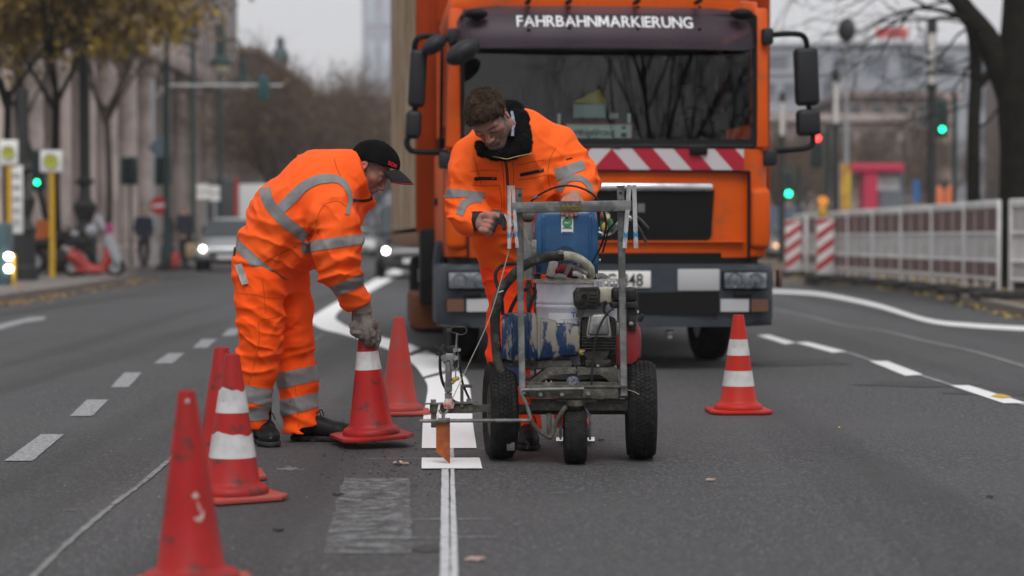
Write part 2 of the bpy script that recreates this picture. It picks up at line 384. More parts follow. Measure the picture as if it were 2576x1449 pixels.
m_soil = mat('median earth', (.10, .08, .065), .95, col2=(.16, .12, .08), scale=6, bump=.8, bscale=30)
m_ghost = mat('scrubbed road paint', (.215, .215, .22), .75, col2=(.15, .15, .152), scale=40, bump=.4, bscale=220); gaps(m_ghost, 11., .36, .62, (1, 1.15, 1), 150.); gaps(m_faint, 14., .26, .46); gaps(m_old, 26., .24, .42); gaps(m_fresh, 30., .20, .34); gaps(m_thin, 9., .20, .38, (3, .4, 1))
def structure(o): o['kind'] = 'structure'; return o
mb = MB(); xs = [-400, -60, -25, -12, -6, 0, 6, 12, 25, 60, 400]; ys = [-60, 0, 3, 6, 12, 20, 40, 80, 160, 400, 1500]
V = [[mb.bm.verts.new((x, y, 0)) for y in ys] for x in xs]
for i in range(len(xs)-1):
    for j in range(len(ys)-1): mb.bm.faces.new((V[i][j], V[i+1][j], V[i+1][j+1], V[i][j+1]))
structure(mb.build('road', m_asph))
def sheet(name, polys, m, z=.004, wob=0.0):
    mb = MB()
    for p in polys:
        if wob:
            q = []; rr = random.Random(len(p)+int(p[0][0]))
            for a, b in zip(p, p[1:]+p[:1]):
                n = max(1, int(math.hypot(a[0]-b[0], (a[1]-b[1])*2)/14))
                for i in range(n):
                    t = i/n; q.append((a[0]+(b[0]-a[0])*t+rr.uniform(-wob, wob), a[1]+(b[1]-a[1])*t+rr.uniform(-wob, wob)*.25))
            p = q
        mb.face([G(x, y, z) for x, y in p])
    return structure(mb.build(name, m))
def ribbon(name, L_, R_, m, z=.004):
    """band between two pixel outlines measured on the road"""
    mb = MB(); A = [mb.bm.verts.new(v) for v in smooth_path([G(x, y, z) for x, y in L_], 5)]; B = [mb.bm.verts.new(v) for v in smooth_path([G(x, y, z) for x, y in R_], 5)]
    for i in range(len(A)-1): mb.bm.faces.new((A[i], B[i], B[i+1], A[i+1]))
    return structure(mb.build(name, m))
def stroke(name, pts, w, m, z=.004, jit=0.0):
    P0 = smooth_path([G(x, y, z) for x, y in pts], 8); mb = MB(); rr = random.Random(3); prev = None
    for i, p in enumerate(P0):
        d = (P0[min(i+1, len(P0)-1)]-P0[max(i-1, 0)]).normalized(); n = Vector((-d.y, d.x, 0))*(w/2*(1+rr.uniform(-jit, jit)))
        cur = (mb.bm.verts.new(p+n), mb.bm.verts.new(p-n))
        if prev: mb.bm.faces.new((prev[0], prev[1], cur[1], cur[0]))
        prev = cur
    return structure(mb.build(name, m))
# the fresh white line: S-bend coming from behind the truck, painted in lengths with gaps
LL = [(992, 676), (940, 704), (868, 747), (808, 782), (781, 804), (806, 826), (861, 840), (930, 862), (1000, 888), (1014, 894)]
RR = [(1016, 684), (980, 706), (930, 735), (872, 768), (844, 795), (857, 812), (899, 832), (960, 848), (1030, 866), (1058, 876)]
ribbon('road_marking', LL, RR, m_fresh, .0055)
ribbon('road_marking', [(1020, 900), (1044, 920), (1062, 944), (1064, 948)], [(1072, 882), (1108, 899), (1138, 922), (1142, 926)], m_fresh, .0055)
ribbon('road_marking', [(1068, 953), (1076, 974), (1071, 1013), (1064, 1058), (1061, 1127)], [(1150, 932), (1176, 956), (1186, 1005), (1189, 1058), (1199, 1127)], m_fresh, .0055)
sheet('road_marking', [[(1061, 1151), (1207, 1151), (1213, 1178), (1060, 1178)]], m_fresh, .0065, wob=.8)
sheet('road_marking', [[(1112, 1120), (1128, 1120), (1131, 1460), (1107, 1460)]], m_thin, .004, wob=.9)
sheet('road_marking', [[(1133, 1120), (1141, 1120), (1153, 1460), (1134, 1460)]], m_thin, .004, wob=.9)
for a, b in (((915, 1153.5), (1062, 1152.2)), ((1200, 1127.5), (1240, 1127.5)), ((868, 1308), (1236, 1304)), ((878, 1354), (1250, 1349.5)), ((842, 1446), (1000, 1442))):
    stroke('chalk_line', [a, ((a[0]+b[0])/2, (a[1]+b[1])/2), b], .008, m_old, .0045, .6)
sheet('scrubbed_marking', [[(862, 1203), (1032, 1203), (1034, 1392), (813, 1392)]], m_ghost, .0035, wob=5)
sheet('scrubbed_marking', [[(808, 1086), (905, 1084), (905, 1098), (806, 1100)]], m_ghost, .0035, wob=2)
for x, y, w, h in ((1085, 1378, 60, 9), (2495, 985, 120, 10), (2300, 966, 150, 7), (2010, 912, 130, 9), (905, 1248, 40, 5)):
    sheet('tar_patch', [[(x+w*math.cos(t)*(1+.25*math.sin(3*t+x)), y+h*math.sin(t)*(1+.3*math.cos(2*t+y))) for t in [k*.3927 for k in range(16)]]], m_tar, .003)
# broken lane line on the left
for q in ([(103, 1092), (161, 1092), (82, 1159), (10, 1159)], [(218, 1005), (274, 1005), (232, 1046), (176, 1046)], [(313, 937), (357, 937), (323, 974), (278, 974)],
          [(424, 888), (465, 888), (434, 914), (386, 914)], [(508, 853), (546, 853), (522, 875), (484, 875)], [(577, 826), (612, 826), (590, 845), (556, 845)], [(640, 806), (668, 806), (650, 820), (622, 820)]):
    sheet('lane_dash', [q], m_old, .004, wob=.8)
sheet('lane_dash', [[(-60, 838), (0, 815), (75, 798), (115, 796), (112, 804), (60, 812), (0, 829), (-60, 850)]], m_old, .004)
stroke('chalk_line', [(70, 1462), (185, 1352), (290, 1264), (345, 1224), (405, 1174), (500, 1092), (620, 992), (700, 925), (780, 862), (816, 838)], .021, m_faint, .0042, .35)
for x, y, w in ((300, 1249, 34), (505, 1180, 60), (265, 1284, 40), (175, 1282, 36), (545, 1118, 30), (730, 1180, 40), (1400, 1240, 40)):
    stroke('paint_scuff', [(x-w/2, y), (x, y-1), (x+w/2, y+.5)], .012, m_faint, .0044, .8)
# broken line, solid edge line and faded line on the right
for q in ([(1905, 843), (1935, 842), (2002, 862), (1975, 866)], [(2000, 861), (2032, 860), (2130, 884), (2094, 887)], [(2187, 908), (2232, 908), (2322, 942), (2278, 945)], [(2391, 969), (2438, 969), (2584, 1014), (2524, 1014)]):
    sheet('lane_dash', [q], m_fresh, .0055)
stroke('chalk_line', [(1900, 848), (2050, 872), (2130, 886), (2210, 912), (2320, 945), (2410, 972), (2600, 1024)], .035, m_old, .004, .3)
sheet('yellow_paint_mark', [[(2492, 996), (2512, 990), (2530, 993), (2548, 999), (2518, 1001)]], m_yel, .0085)
ribbon('road_marking', [(1940, 729), (1998, 731), (2073, 737), (2200, 762), (2329, 800), (2440, 813), (2600, 822)], [(1940, 736), (1998, 738.5), (2073, 745), (2200, 771), (2329, 809), (2440, 823), (2600, 833)], m_fresh, .005)
stroke('chalk_line', [(1940, 776), (2040, 797), (2110, 815), (2220, 832), (2329, 858), (2450, 884), (2600, 928)], .06, m_faint, .004, .2)
# raised median on the right, kerb stones in front of it
def kerb_row(name, pts, m, h, w, top=None, step=1.0):
    """kerb stones one by one along a path on the road"""
    par = tag(link(bpy.data.objects.new(name, None)), kind='structure'); pts = [Vector(p) for p in pts]
    for a, b in zip(pts, pts[1:]):
        d = b-a; n = max(1, int(d.length/step)); M = Matrix.Rotation(math.atan2(d.y, d.x), 3, 'Z')
        for i in range(n):
            c = a+d*((i+.5)/n); mb = MB(); mb.box((c.x, c.y, h/2-.01), (d.length/n-.012, w, h+.02), M, bev=.012, seg=1); mb.build('kerb_stone', m, par)
    return par
KR = [G(2640, 812), G(2500, 778), G(2342, 742), G(2200, 724), G(2060, 716), G(1950, 716), G(1900, 700)]
kerb_row('median_kerb', KR, m_kerb, .13, .16, step=1.4)
mb = MB(); off = Vector((.08, 0, .12)); mb.face([p+off for p in KR] + [Vector((8, 110, .12)), Vector((30, 110, .12)), Vector((30, 12, .12))]); structure(mb.build('median', m_soil))
# pavement on the left up to the crossing, and beyond it
KL = [Vector((-6.7, 14, 0)), G(-60, 772), G(0, 762), G(130, 742), G(280, 715), G(332, 703)]
kerb_row('pavement_kerb', KL, m_kerb, .13, .28, step=1.2)
c0 = KL[-1]; KC = [c0, c0+Vector((-.7, 1.3, 0)), c0+Vector((-2.6, 2.6, 0)), c0+Vector((-6, 3, 0)), c0+Vector((-30, 3, 0))]
kerb_row('pavement_kerb', KC, m_kerb, .13, .28, step=1.2)
mb = MB(); mb.face([p+Vector((0, 0, .118)) for p in KL+KC[1:]] + [Vector((-40, 14, .118))]); structure(mb.build('pavement', m_pave))
KF = [Vector((-60, 57, 0)), Vector((-14, 57, 0)), Vector((-10.6, 58, 0)), Vector((-9.9, 60, 0)), Vector((-10.4, 110, 0)), Vector((-11.5, 170, 0))]
kerb_row('pavement_kerb', KF, m_kerb, .13, .28, step=3)
mb = MB(); mb.face([p+Vector((0, 0, .118)) for p in KF] + [Vector((-60, 170, .118))]); structure(mb.build('pavement', m_pave))
# fallen leaves along the kerbs, litter on the road
m_leaf1 = mat('fallen leaf tan', (.36, .22, .09), .8); m_leaf2 = mat('fallen leaf yellow', (.5, .34, .07), .8)
def scatter(name, spots, m, size):
    mb = MB(); rr = random.Random(5)
    for x, y, z in spots:
        a = rr.uniform(0, 6.28); s_ = size*rr.uniform(.6, 1.3); t = rr.uniform(-.4, .4)
        pts = [(math.cos(a+k)*s_*q, math.sin(a+k)*s_*q, z+.012+.02*abs(math.sin(k*2+t))*s_/.05) for k, q in ((0, 1), (1.1, .5), (2.2, .75), (3.3, .9), (4.4, .55), (5.4, .7))]
        mb.face([(x+p[0], y+p[1], p[2]) for p in pts])
    o = mb.build(name, m, recalc=False); return tag(o, kind='stuff')
rr = random.Random(11)
sp = []
for a, b in zip(KL[1:], KL[2:]):
    for i in range(60):
        p = a+(b-a)*rr.random(); sp.append((p.x+rr.gauss(.25, .25), p.y, .0))
for i in range(120):
    p = KL[3]+(KL[1]-KL[3])*rr.random(); sp.append((p.x-rr.uniform(.2, 2.5), p.y, .118))
scatter('fallen_leaves', sp, m_leaf1, .07)
sp = []
for a, b in zip(KR, KR[1:]):
    for i in range(45):
        p = a+(b-a)*rr.random(); sp.append((p.x+(rr.gauss(-.15, .1) if i % 3 == 0 else rr.uniform(.15, 1.2)), p.y, .0 if i % 3 == 0 else .125))
scatter('fallen_leaves', sp, m_leaf2, .07)
# ================================================================== BUILDINGS
m_stone = mat('warm facade stone', (.43, .355, .33), .85, col2=(.33, .275, .25), scale=.5, bump=.3, bscale=8, col3=(.42, .35, .32), scale3=3, lo3=.5, hi3=.7)
m_stone2 = mat('pale pinkish column stone', (.56, .465, .43), .8, col2=(.36, .30, .275), scale=.7)
m_stone3 = mat('brown facade stone', (.24, .195, .18), .85, col2=(.18, .15, .14), scale=.4)
m_pane = mat('dark window pane', (.07, .072, .078), .2, spec=.5)
m_frame = mat('window frame paint', (.30, .26, .24), .6)
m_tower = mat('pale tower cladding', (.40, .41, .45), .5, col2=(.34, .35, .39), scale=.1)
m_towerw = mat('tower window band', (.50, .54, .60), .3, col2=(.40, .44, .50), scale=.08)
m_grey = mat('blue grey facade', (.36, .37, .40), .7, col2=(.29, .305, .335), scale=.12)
m_greyd = mat('grey window strip', (.13, .15, .175), .3)
m_tan = mat('ochre parapet', (.38, .30, .21), .8)
m_pink = mat('pink rendered wall', (.62, .46, .42), .8, col2=(.54, .40, .36), scale=.4)
m_roof = mat('slate roof', (.10, .10, .11), .7)
m_bronze = mat('dark green bronze', (.06, .085, .09), .5, metal=.3)
def building(name, label, x0, x1, y0, y1, h, wall, win=None, face='x', floors=4, bays=8, base=4.0, ww=1.3, wh=2.1, corn=.5, fm=None, gm=None, cat='building'):
    b = thing(name, label, cat, ((x0+x1)/2, (y0+y1)/2, 0))
    MB().box(((x0+x1)/2, (y0+y1)/2, h/2), (x1-x0, y1-y0, h)).build('wall', wall, b)
    if corn:
        MB().box(((x0+x1)/2, (y0+y1)/2, h+.25), (x1-x0+corn*2, y1-y0+corn*2, .5), bev=.08).build('cornice', wall, b); MB().box(((x0+x1)/2, (y0+y1)/2, base-.2), (x1-x0+.5, y1-y0+.5, .35), bev=.05).build('string_course', wall, b)
    wf = None
    for f in range(floors):
        for k in range(bays):
            z = base+(h-base)*(f+.5)/floors
            c = (x1, y0+(y1-y0)*(k+.5)/bays, z) if face == 'x' else (x0+(x1-x0)*(k+.5)/bays, y0, z)
            if wf is None:
                a = MB(); g = MB(); t = .16
                for s_ in (-1, 1):
                    a.box((c[0], c[1], z+s_*(wh/2+t/2)), (.3, ww+2*t, t) if face == 'x' else (ww+2*t, .3, t))
                    a.box((c[0], c[1]+s_*(ww/2+t/2), z) if face == 'x' else (c[0]+s_*(ww/2+t/2), c[1], z), (.24, t, wh) if face == 'x' else (t, .24, wh))
                wf = a.build('window', fm or m_frame, b)
                g.box(c, (.1, ww, wh) if face == 'x' else (ww, .1, wh)); wp = g.build('pane', gm or m_pane, wf); c00 = Vector(c)
            else:
                w2 = link(wf.copy()); w2.location = Vector(c)-c00; p2 = link(wp.copy()); p2.parent = w2
    return b
b1 = building('stone_building', 'long warm stone palace along the left pavement with pale columns at street level', -40, -17.5, 60, 127, 20, m_stone, floors=3, bays=12, base=9.5, ww=1.6, wh=2.6)
for i in range(12):
    y = 63+i*4.2; mb = MB(); mb.lathe([(.62, .0), (.62, .5), (.5, .6), (.5, 7.6), (.42, 7.9), (.62, 8.1), (.62, 8.6), (0, 8.6)], 14, Matrix.Translation((-16.3, y, .118))); mb.build('column', m_stone2, b1)
MB().box((-16.6, 86, 9.15), (2.4, 51, .8), bev=.08).build('entablature', m_stone2, b1)
b2 = building('stone_building', 'dark brown stone building with a statue on its roof behind the bare street trees', -40, -17.2, 133, 182, 13.2, m_stone3, floors=3, bays=9, base=4.5)
st = thing('roof_statue', 'dark upright statue standing on the brown roof against the sky', 'statue', (-19.3, 166, 13.7))
mb = MB(); mb.lathe([(.9, 0), (.8, .3), (.5, .6), (.55, 1.4), (.75, 2.2), (.6, 2.9), (.3, 3.2), (.36, 3.6), (.25, 4.0), (0, 4.1)], 10, Matrix.Translation((-19.3, 166, 13.7))); mb.build('figure', m_bronze, st)
MB().box((-19.3, 166, 13.75), (2.2, 2.2, .5)).build('plinth', m_stone3, st)
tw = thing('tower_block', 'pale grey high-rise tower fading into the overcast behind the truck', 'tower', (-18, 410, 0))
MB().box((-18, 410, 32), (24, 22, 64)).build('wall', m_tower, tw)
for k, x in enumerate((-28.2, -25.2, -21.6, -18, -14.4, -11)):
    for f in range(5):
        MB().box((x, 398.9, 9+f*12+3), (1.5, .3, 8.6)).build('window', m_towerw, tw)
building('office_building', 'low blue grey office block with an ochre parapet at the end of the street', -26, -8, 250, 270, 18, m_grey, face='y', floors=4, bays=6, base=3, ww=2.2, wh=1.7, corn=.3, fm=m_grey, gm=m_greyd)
MB().box((-17, 249.6, 18.3), (18.8, 1.0, 1.0)).build('parapet', m_tan, bpy.data.objects['office_building'])
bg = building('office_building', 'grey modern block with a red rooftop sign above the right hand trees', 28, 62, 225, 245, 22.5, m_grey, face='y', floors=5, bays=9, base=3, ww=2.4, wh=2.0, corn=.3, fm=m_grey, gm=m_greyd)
m_redsign = mat('red rooftop sign', (.62, .10, .09), .5)
sg = thing('rooftop_sign', 'blurred red sign standing on the roof of the grey block', 'sign', (43, 224, 23.3))
MB().box((42.7, 224, 24.05), (3.7, .4, 1.15), bev=.05).build('panel', m_redsign, sg); mb = MB(); mb.bar((41.5, 224.3, 22.9), (41.5, 224.3, 24), .2).bar((43.9, 224.3, 22.9), (43.9, 224.3, 24), .2); mb.build('support', m_greyd, sg)
building('town_house', 'brown town house with a dark roof left of the pink wall', 25, 32, 150, 165, 11.5, m_stone3, face='y', floors=3, bays=4, base=3.5, ww=.9, wh=1.6)
building('town_house', 'pink rendered house right of the brown town house', 33.0, 37, 166, 180, 12.5, m_pink, face='y', floors=3, bays=2, base=3.5, ww=.8, wh=1.6)
building('office_building', 'pale grey slab seen between the truck and the lamp posts', 20, 31, 190, 200, 16.5, m_grey, face='y', floors=5, bays=6, base=2.5, ww=1.2, wh=1.3, corn=.2, fm=m_tower, gm=m_greyd)
building('stone_building', 'brown stone building with small windows behind the right hand lamp posts', 16.5, 25, 128, 150, 8.4, m_stone, face='y', floors=2, bays=6, base=3.0, ww=.8, wh=1.5)
building('office_building', 'dark brick block at the far right behind the tree trunks', 38, 70, 140, 160, 15, m_stone3, face='y', floors=4, bays=9, base=3.5, ww=1.4, wh=1.8)
# ================================================================== TREES
m_bark = mat('dark wet bark', (.014, .013, .011), .95, spec=.05, col2=(.022, .021, .015), scale=6, bump=.8, bscale=25)
m_bark2 = mat('brown bark', (.060, .048, .042), .9, col2=(.09, .07, .06), scale=5)
m_twig = mat('brown twigs', (.115, .082, .068), .9, col2=(.15, .10, .07), scale=.8)
m_yl = mat('yellow autumn leaf', (.40, .275, .045), .7, col2=(.29, .20, .06), scale=.9, lo=.35, hi=.6)
m_bl = mat('ochre autumn leaf', (.225, .155, .075), .7, col2=(.17, .12, .075), scale=.9)
def grow(rr, out, p, d, L, r, lev, maxlev, up=.12, spread=.7, kids=4):
    n = 4; pts = [p.copy()]; dd = d.normalized()
    for i in range(n):
        dd = (dd+Vector((rr.gauss(0, .14), rr.gauss(0, .14), rr.gauss(0, .10)+up*.35))).normalized(); pts.append(pts[-1]+dd*(L/n))
    out.append((lev, pts, [r*(1-.55*i/n) for i in range(n+1)]))
    if lev >= maxlev: return
    for k in range(kids + (1 if lev == 0 else 0)):
        t = rr.uniform(.35, 1.0) if lev else rr.uniform(.55, 1.0); i = min(int(t*n), n-1); q = pts[i].lerp(pts[i+1], t*n-i)
        u, w = axes(dd); a = rr.uniform(0, 6.28); s_ = spread*rr.uniform(.7, 1.3)
        nd = (dd+(u*math.cos(a)+w*math.sin(a))*s_*1.3+Vector((0, 0, up))).normalized()
        grow(rr, out, q, nd, L*rr.uniform(.55, .8), r*(1-.55*t)*rr.uniform(.5, .7), lev+1, maxlev, up, spread, kids)
def tree(name, label, loc, seed, trunk_h, crown_L, r, maxlev=4, kids=4, leaves=0, leaf=.07, leaf_m=(None, None), bark=m_bark2, twig=None, up=.12, spread=.7, group=None, lean=(0, 0)):
    rr = random.Random(seed); loc = Vector(loc); t = thing(name, label, 'tree', loc, group); br = []
    top = loc+Vector((lean[0], lean[1], trunk_h)); mid = loc.lerp(top, .5)+Vector((rr.uniform(-.08, .08), 0, 0))
    for k in range(kids+1):
        a = k*6.28/(kids+1)+rr.uniform(-.4, .4); nd = Vector((math.cos(a)*spread, math.sin(a)*spread, .9)).normalized()
        grow(rr, br, top-Vector((0, 0, rr.uniform(0, trunk_h*.12))), nd, crown_L*rr.uniform(.8, 1.15), r*.55, 1, maxlev, up, spread, kids)
    mb = MB(); mb.tube([loc+Vector((0, 0, -.05)), loc+Vector((0, 0, .25)), mid, top+Vector((0, 0, .1))], [r*1.35, r*1.05, r*.9, r*.8], 10, 4)
    for lev, pts, rs in br:
        if lev <= 2: mb.tube(pts, rs, 6, 1, cap=False)
    mb.build('trunk', bark, t, ang=180, recalc=False); mb = MB()
    for lev, pts, rs in br:
        if lev > 2: mb.tube(pts, [max(q, .006) for q in rs], 3, 1, cap=False)
    o = mb.build('crown', twig or m_twig, t, ang=180, recalc=False)
    if leaves:
        tips = [(pts, rs) for lev, pts, rs in br if lev >= maxlev-1]; VV, FF, mi = [], [], []
        for i in range(leaves):
            pts, _ = rr.choice(tips); q = rr.choice(pts)+Vector((rr.gauss(0, .28), rr.gauss(0, .28), rr.gauss(0, .25)))
            M = Euler((rr.uniform(0, 6.3), rr.uniform(0, 6.3), rr.uniform(0, 6.3))).to_matrix(); s_ = leaf*rr.uniform(.6, 1.4); b0 = len(VV)
            VV += [q+M @ Vector(c)-loc for c in ((-s_, 0, 0), (0, -s_*.6, s_*.2), (s_, 0, 0), (0, s_*.6, s_*.2))]; FF.append((b0, b0+1, b0+2, b0+3)); mi.append(0 if rr.random() < .62 else 1)
        me = bpy.data.meshes.new('foliage'); me.from_pydata(VV, [], FF); f = link_mesh('foliage', me, list(leaf_m), t); f['kind'] = 'stuff'
        me.polygons.foreach_set('material_index', mi)
    return t
ygrp = 'yellow leaved trees on the left pavement'
tree('autumn_tree', 'yellow leaved tree in front of the palace, its trunk beside the bus stop sign', (-10.75, 47, .118), 3, 4.2, 2.7, .12, 4, 3, 11000, .125, (m_yl, m_bl), m_bark, m_bark2, .16, .62, ygrp)
tree('autumn_tree', 'yellow leaved tree with a slim dark trunk at the left edge', (-10.75, 42.5, .118), 8, 3.9, 2.6, .10, 4, 3, 11000, .125, (m_yl, m_bl), m_bark, m_bark2, .16, .62, ygrp)
tree('autumn_tree', 'thinning ochre tree between the ornate lamp post and the no entry sign', (-11.2, 55, .118), 15, 4.4, 2.9, .10, 4, 4, 3400, .11, (m_bl, m_yl), m_bark2, m_twig, .16, .62, ygrp)
tree('autumn_tree', 'thin leaning tree in front of the palace left of the yellow bus stop pole', (-11.6, 50.5, .118), 23, 4.0, 2.6, .08, 4, 3, 5000, .11, (m_yl, m_bl), m_bark, m_bark2, .16, .62, ygrp, lean=(-.9, 0))
bare = tree('bare_tree', 'brown bare street tree, nearest of the row beyond the crossing', (-10.9, 93, .118), 31, 2.9, 3.55, .17, 5, 5, 1300, .10, (m_bl, m_twig), m_bark2, m_twig, .14, .6, 'bare street trees beyond the crossing')
bl = ['second', 'third', 'fourth', 'fifth', 'sixth', 'seventh', 'eighth', 'ninth']
rr = random.Random(2)
for i, y in enumerate((101, 109, 117, 126, 135, 145, 156, 168)):
    c = copy_tree(bare); c.location = (-10.9-.006*(y-93)+rr.uniform(-.3, .3), y, .118); c.rotation_euler.z = rr.uniform(0, 6.28); s_ = .97+.04*i+rr.uniform(-.04, .04); c.scale = (s_, s_, s_)
    c['label'] = f'brown bare street tree, {bl[i]} of the row running away beyond the crossing'
for i, (x, y) in enumerate(((13.2, 96), (17.5, 118), (14.0, 110), (20.5, 112), (26.0, 120))):
    c = copy_tree(bare); c.location = (x, y, .118); c.rotation_euler.z = 1.3*i; s_ = (.62, .75, .7, .75, .8)[i]; c.scale = (s_, s_, s_)
    c['group'] = 'bare trees beyond the right hand barriers'
    c['label'] = ['bare tree just right of the truck mirror', 'bare tree in front of the brown town house', 'bare tree behind the middle lamp post on the right', 'bare tree between the kiosk and the nearest lamp post', 'bare tree standing behind the slimmer dark trunk'][i]
# the two dark trunks at the right edge
t1 = thing('big_tree', 'massive dark tree trunk filling the right edge behind the barrier', 'tree', (8.62, 33, .12))
mb = MB(); mb.tube([(8.66, 33, .05), (8.66, 33, .5), (8.64, 33, 2.4), (8.58, 33, 3.6), (8.66, 33, 6.5), (8.7, 33, 9)], [.72, .60, .54, .54, .42, .3], 16, 5)
mb.tube([(8.45, 33, 3.0), P(2490, 110, 33), P(2425, 20, 33), P(2380, -60, 33), P(2330, -220, 32)], [.30, .21, .16, .13, .08], 10, 5)
mb.tube([P(2478, 95, 33), P(2420, 45, 32.6), P(2340, 22, 32), P(2265, 30, 31.6), P(2195, 68, 31.2)], [.07, .05, .035, .022, .008], 6, 5)
mb.build('trunk', m_bark, t1, ang=180)
rr = random.Random(5); br = []
for q, d, L in ((P(2420, 45, 32.6), (-1, 0, -.05), 1.4), (P(2340, 22, 32), (-1, .1, .3), 1.3), (P(2300, 26, 31.8), (-.8, 0, -.6), 1.0), (P(2425, 20, 33), (-1, .2, .25), 1.6), (P(2470, 120, 33), (-.5, .3, -.7), 1.0),
                (P(2380, -20, 33), (-1, 0, .0), 1.8), (P(2380, -60, 33), (-1, -.2, .2), 1.8), (P(2400, 0, 33), (-1, .1, -.25), 1.7), (P(2450, 60, 33), (-.6, .5, -.5), 1.4), (P(2470, 200, 33.4), (-.7, .3, .2), .9)):
    grow(rr, br, q, Vector(d), L, .025, 2, 5, .0, .5, 3)
mb = MB()
for lev, pts, rs in br: mb.tube(pts, [max(a, .004) for a in rs], 4, 1, cap=False)
mb.build('crown', m_bark, t1, ang=180, recalc=False)
t2 = thing('big_tree', 'slimmer dark leaning trunk just left of the massive one', 'tree', (8.95, 38, .12))
mb = MB(); mb.tube([(8.84, 38, .05), (8.82, 38, 1.2), P(2449, 330, 38), P(2455, 170, 38), P(2440, 60, 37.6), P(2400, -60, 37)], [.16, .135, .125, .12, .10, .07], 10, 5)
mb.tube([P(2452, 230, 38), P(2500, 160, 38), P(2540, 40, 38)], [.08, .09, .06], 8, 5).tube([P(2464, 320, 38), P(2490, 300, 38), P(2520, 260, 38)], [.03, .025, .02], 6, 4)
mb.build('trunk', m_bark, t2, ang=180); br = []
for q, d, L in ((P(2455, 170, 38), (-1, .3, .1), 1.2), (P(2450, 260, 38), (-1, .4, -.4), 1.0), (P(2440, 60, 37.6), (-1, .1, .2), 1.6), (P(2452, 140, 38), (-1, -.2, -.4), 1.3)): grow(rr, br, q, Vector(d), L, .02, 2, 5, .0, .5, 3)
mb = MB()
for lev, pts, rs in br: mb.tube(pts, [max(a, .004) for a in rs], 4, 1, cap=False)
mb.build('crown', m_bark, t2, ang=180, recalc=False)
# ================================================================== STREET FURNITURE
m_iron = mat('black cast iron', (.022, .023, .024), .55, col2=(.04, .04, .04), scale=20)
m_green = mat('dark green signal paint', (.018, .04, .038), .5)
m_galv = mat('galvanised steel', (.42, .43, .44), .5, metal=.6, col2=(.3, .31, .32), scale=30)
m_lampg = mat('milky lamp tube', (.62, .60, .57), .4)
m_wpl = mat('white sign face', (.72, .71, .68), .5)
m_ypole = mat('yellow pole paint', (.58, .34, .02), .5, col2=(.45, .26, .02), scale=10)
m_ydisc = mat('yellow sign disc', (.60, .55, .06), .5)
m_red = mat('red sign paint', (.50, .03, .035), .5)
m_greenpaint = mat('green sign paint', (.02, .16, .06), .5)
m_blk = mat('black sign print', (.02, .02, .02), .6)
m_slate = mat('blue grey sign back', (.10, .13, .17), .6)
# lamp posts on the right
def tube_lamp(label, x, Y, ztop, zb):
    t = thing('street_lamp', label, 'street lamp', (x, Y, .12), 'slim lamp posts behind the barriers')
    MB().cyl((x, Y, .1), (x, Y, zb), .12, .10).build('post', m_iron, t); MB().cyl((x, Y, zb), (x, Y, ztop-.35), .105).build('lamp_tube', m_lampg, t)
    mb = MB(); mb.cyl((x, Y, ztop-.35), (x, Y, ztop), .115); mb.cyl((x, Y, zb-.06), (x, Y, zb+.06), .125)
    for k in range(4): a = k*1.571+.5; mb.cyl((x+.11*math.cos(a), Y+.11*math.sin(a), zb), (x+.11*math.cos(a), Y+.11*math.sin(a), ztop-.3), .012, n=6)
    mb.build('cap', m_iron, t)
for lab, px, Y, yt, yb in (('black lamp post with a long milky tube beside the green signal', 2345, 46, 46, 218), ('lamp post with a milky tube above the yellow strip of the kiosk', 2103, 61, 178, 315), ('farthest milky tube lamp post beside the truck mirror', 1968, 69, 232, 345)):
    a, b = P(px, yt, Y), P(px, yb, Y); tube_lamp(lab, a.x, Y, a.z, b.z)
t = thing('street_lamp', 'tall pale pole with a round black lamp head over the right hand trees', 'street lamp', (P(2130, 600, 80).x, 80, .12))
a = P(2130, 76, 80); MB().cyl((a.x, 80, .1), (a.x, 80, a.z-.3), .11, .08).build('post', m_galv, t); MB().ball(a, (.38, .38, .5)).build('lamp_head', m_iron, t)
# hanging lanterns on the left
m_lglow = mat('cream lantern glass', (.62, .55, .42), .4)
def lantern(label, px, ytop, ybot, Y, armx=1.0):
    a, b = P(px, ytop, Y), P(px, ybot, Y); x = a.x-armx; t = thing('hanging_lantern_post', label, 'street lamp', (x, Y, .118), 'green lantern posts along the left pavement')
    mb = MB(); mb.lathe([(.2, 0), (.2, .5), (.14, .7), (.12, 1.2), (.09, 1.4), (.08, a.z), (.05, a.z+.5), (0, a.z+.6)], 12, Matrix.Translation((x, Y, .118))); mb.build('post', m_green, t)
    MB().tube([(x, Y, a.z+.1), (x+.2*armx, Y, a.z+.75), (x+.7*armx, Y, a.z+.85), (a.x, Y, a.z+.4), (a.x, Y, a.z)], .045, 6).build('arm', m_green, t)
    h = a.z-b.z; MB().lathe([(0, h), (.10, h), (.16, h*.8), (.17, h*.3), (.42, h*.12), (.42, h*.06), (.2, h*.03), (0, h*.03)], 12, Matrix.Translation(b)).build('lamp_housing', m_green, t)
    MB().ball(b, (.30, .30, .22)).build('lamp_glass', m_lglow, t)
lantern('hanging green lantern in front of the palace, nearest of the three', 462, 10, 92, 58, .5); lantern('hanging green lantern, middle one of the three before the palace', 556, 62, 170, 71); lantern('hanging green lantern, farthest and lowest of the three', 613, 150, 212, 84)
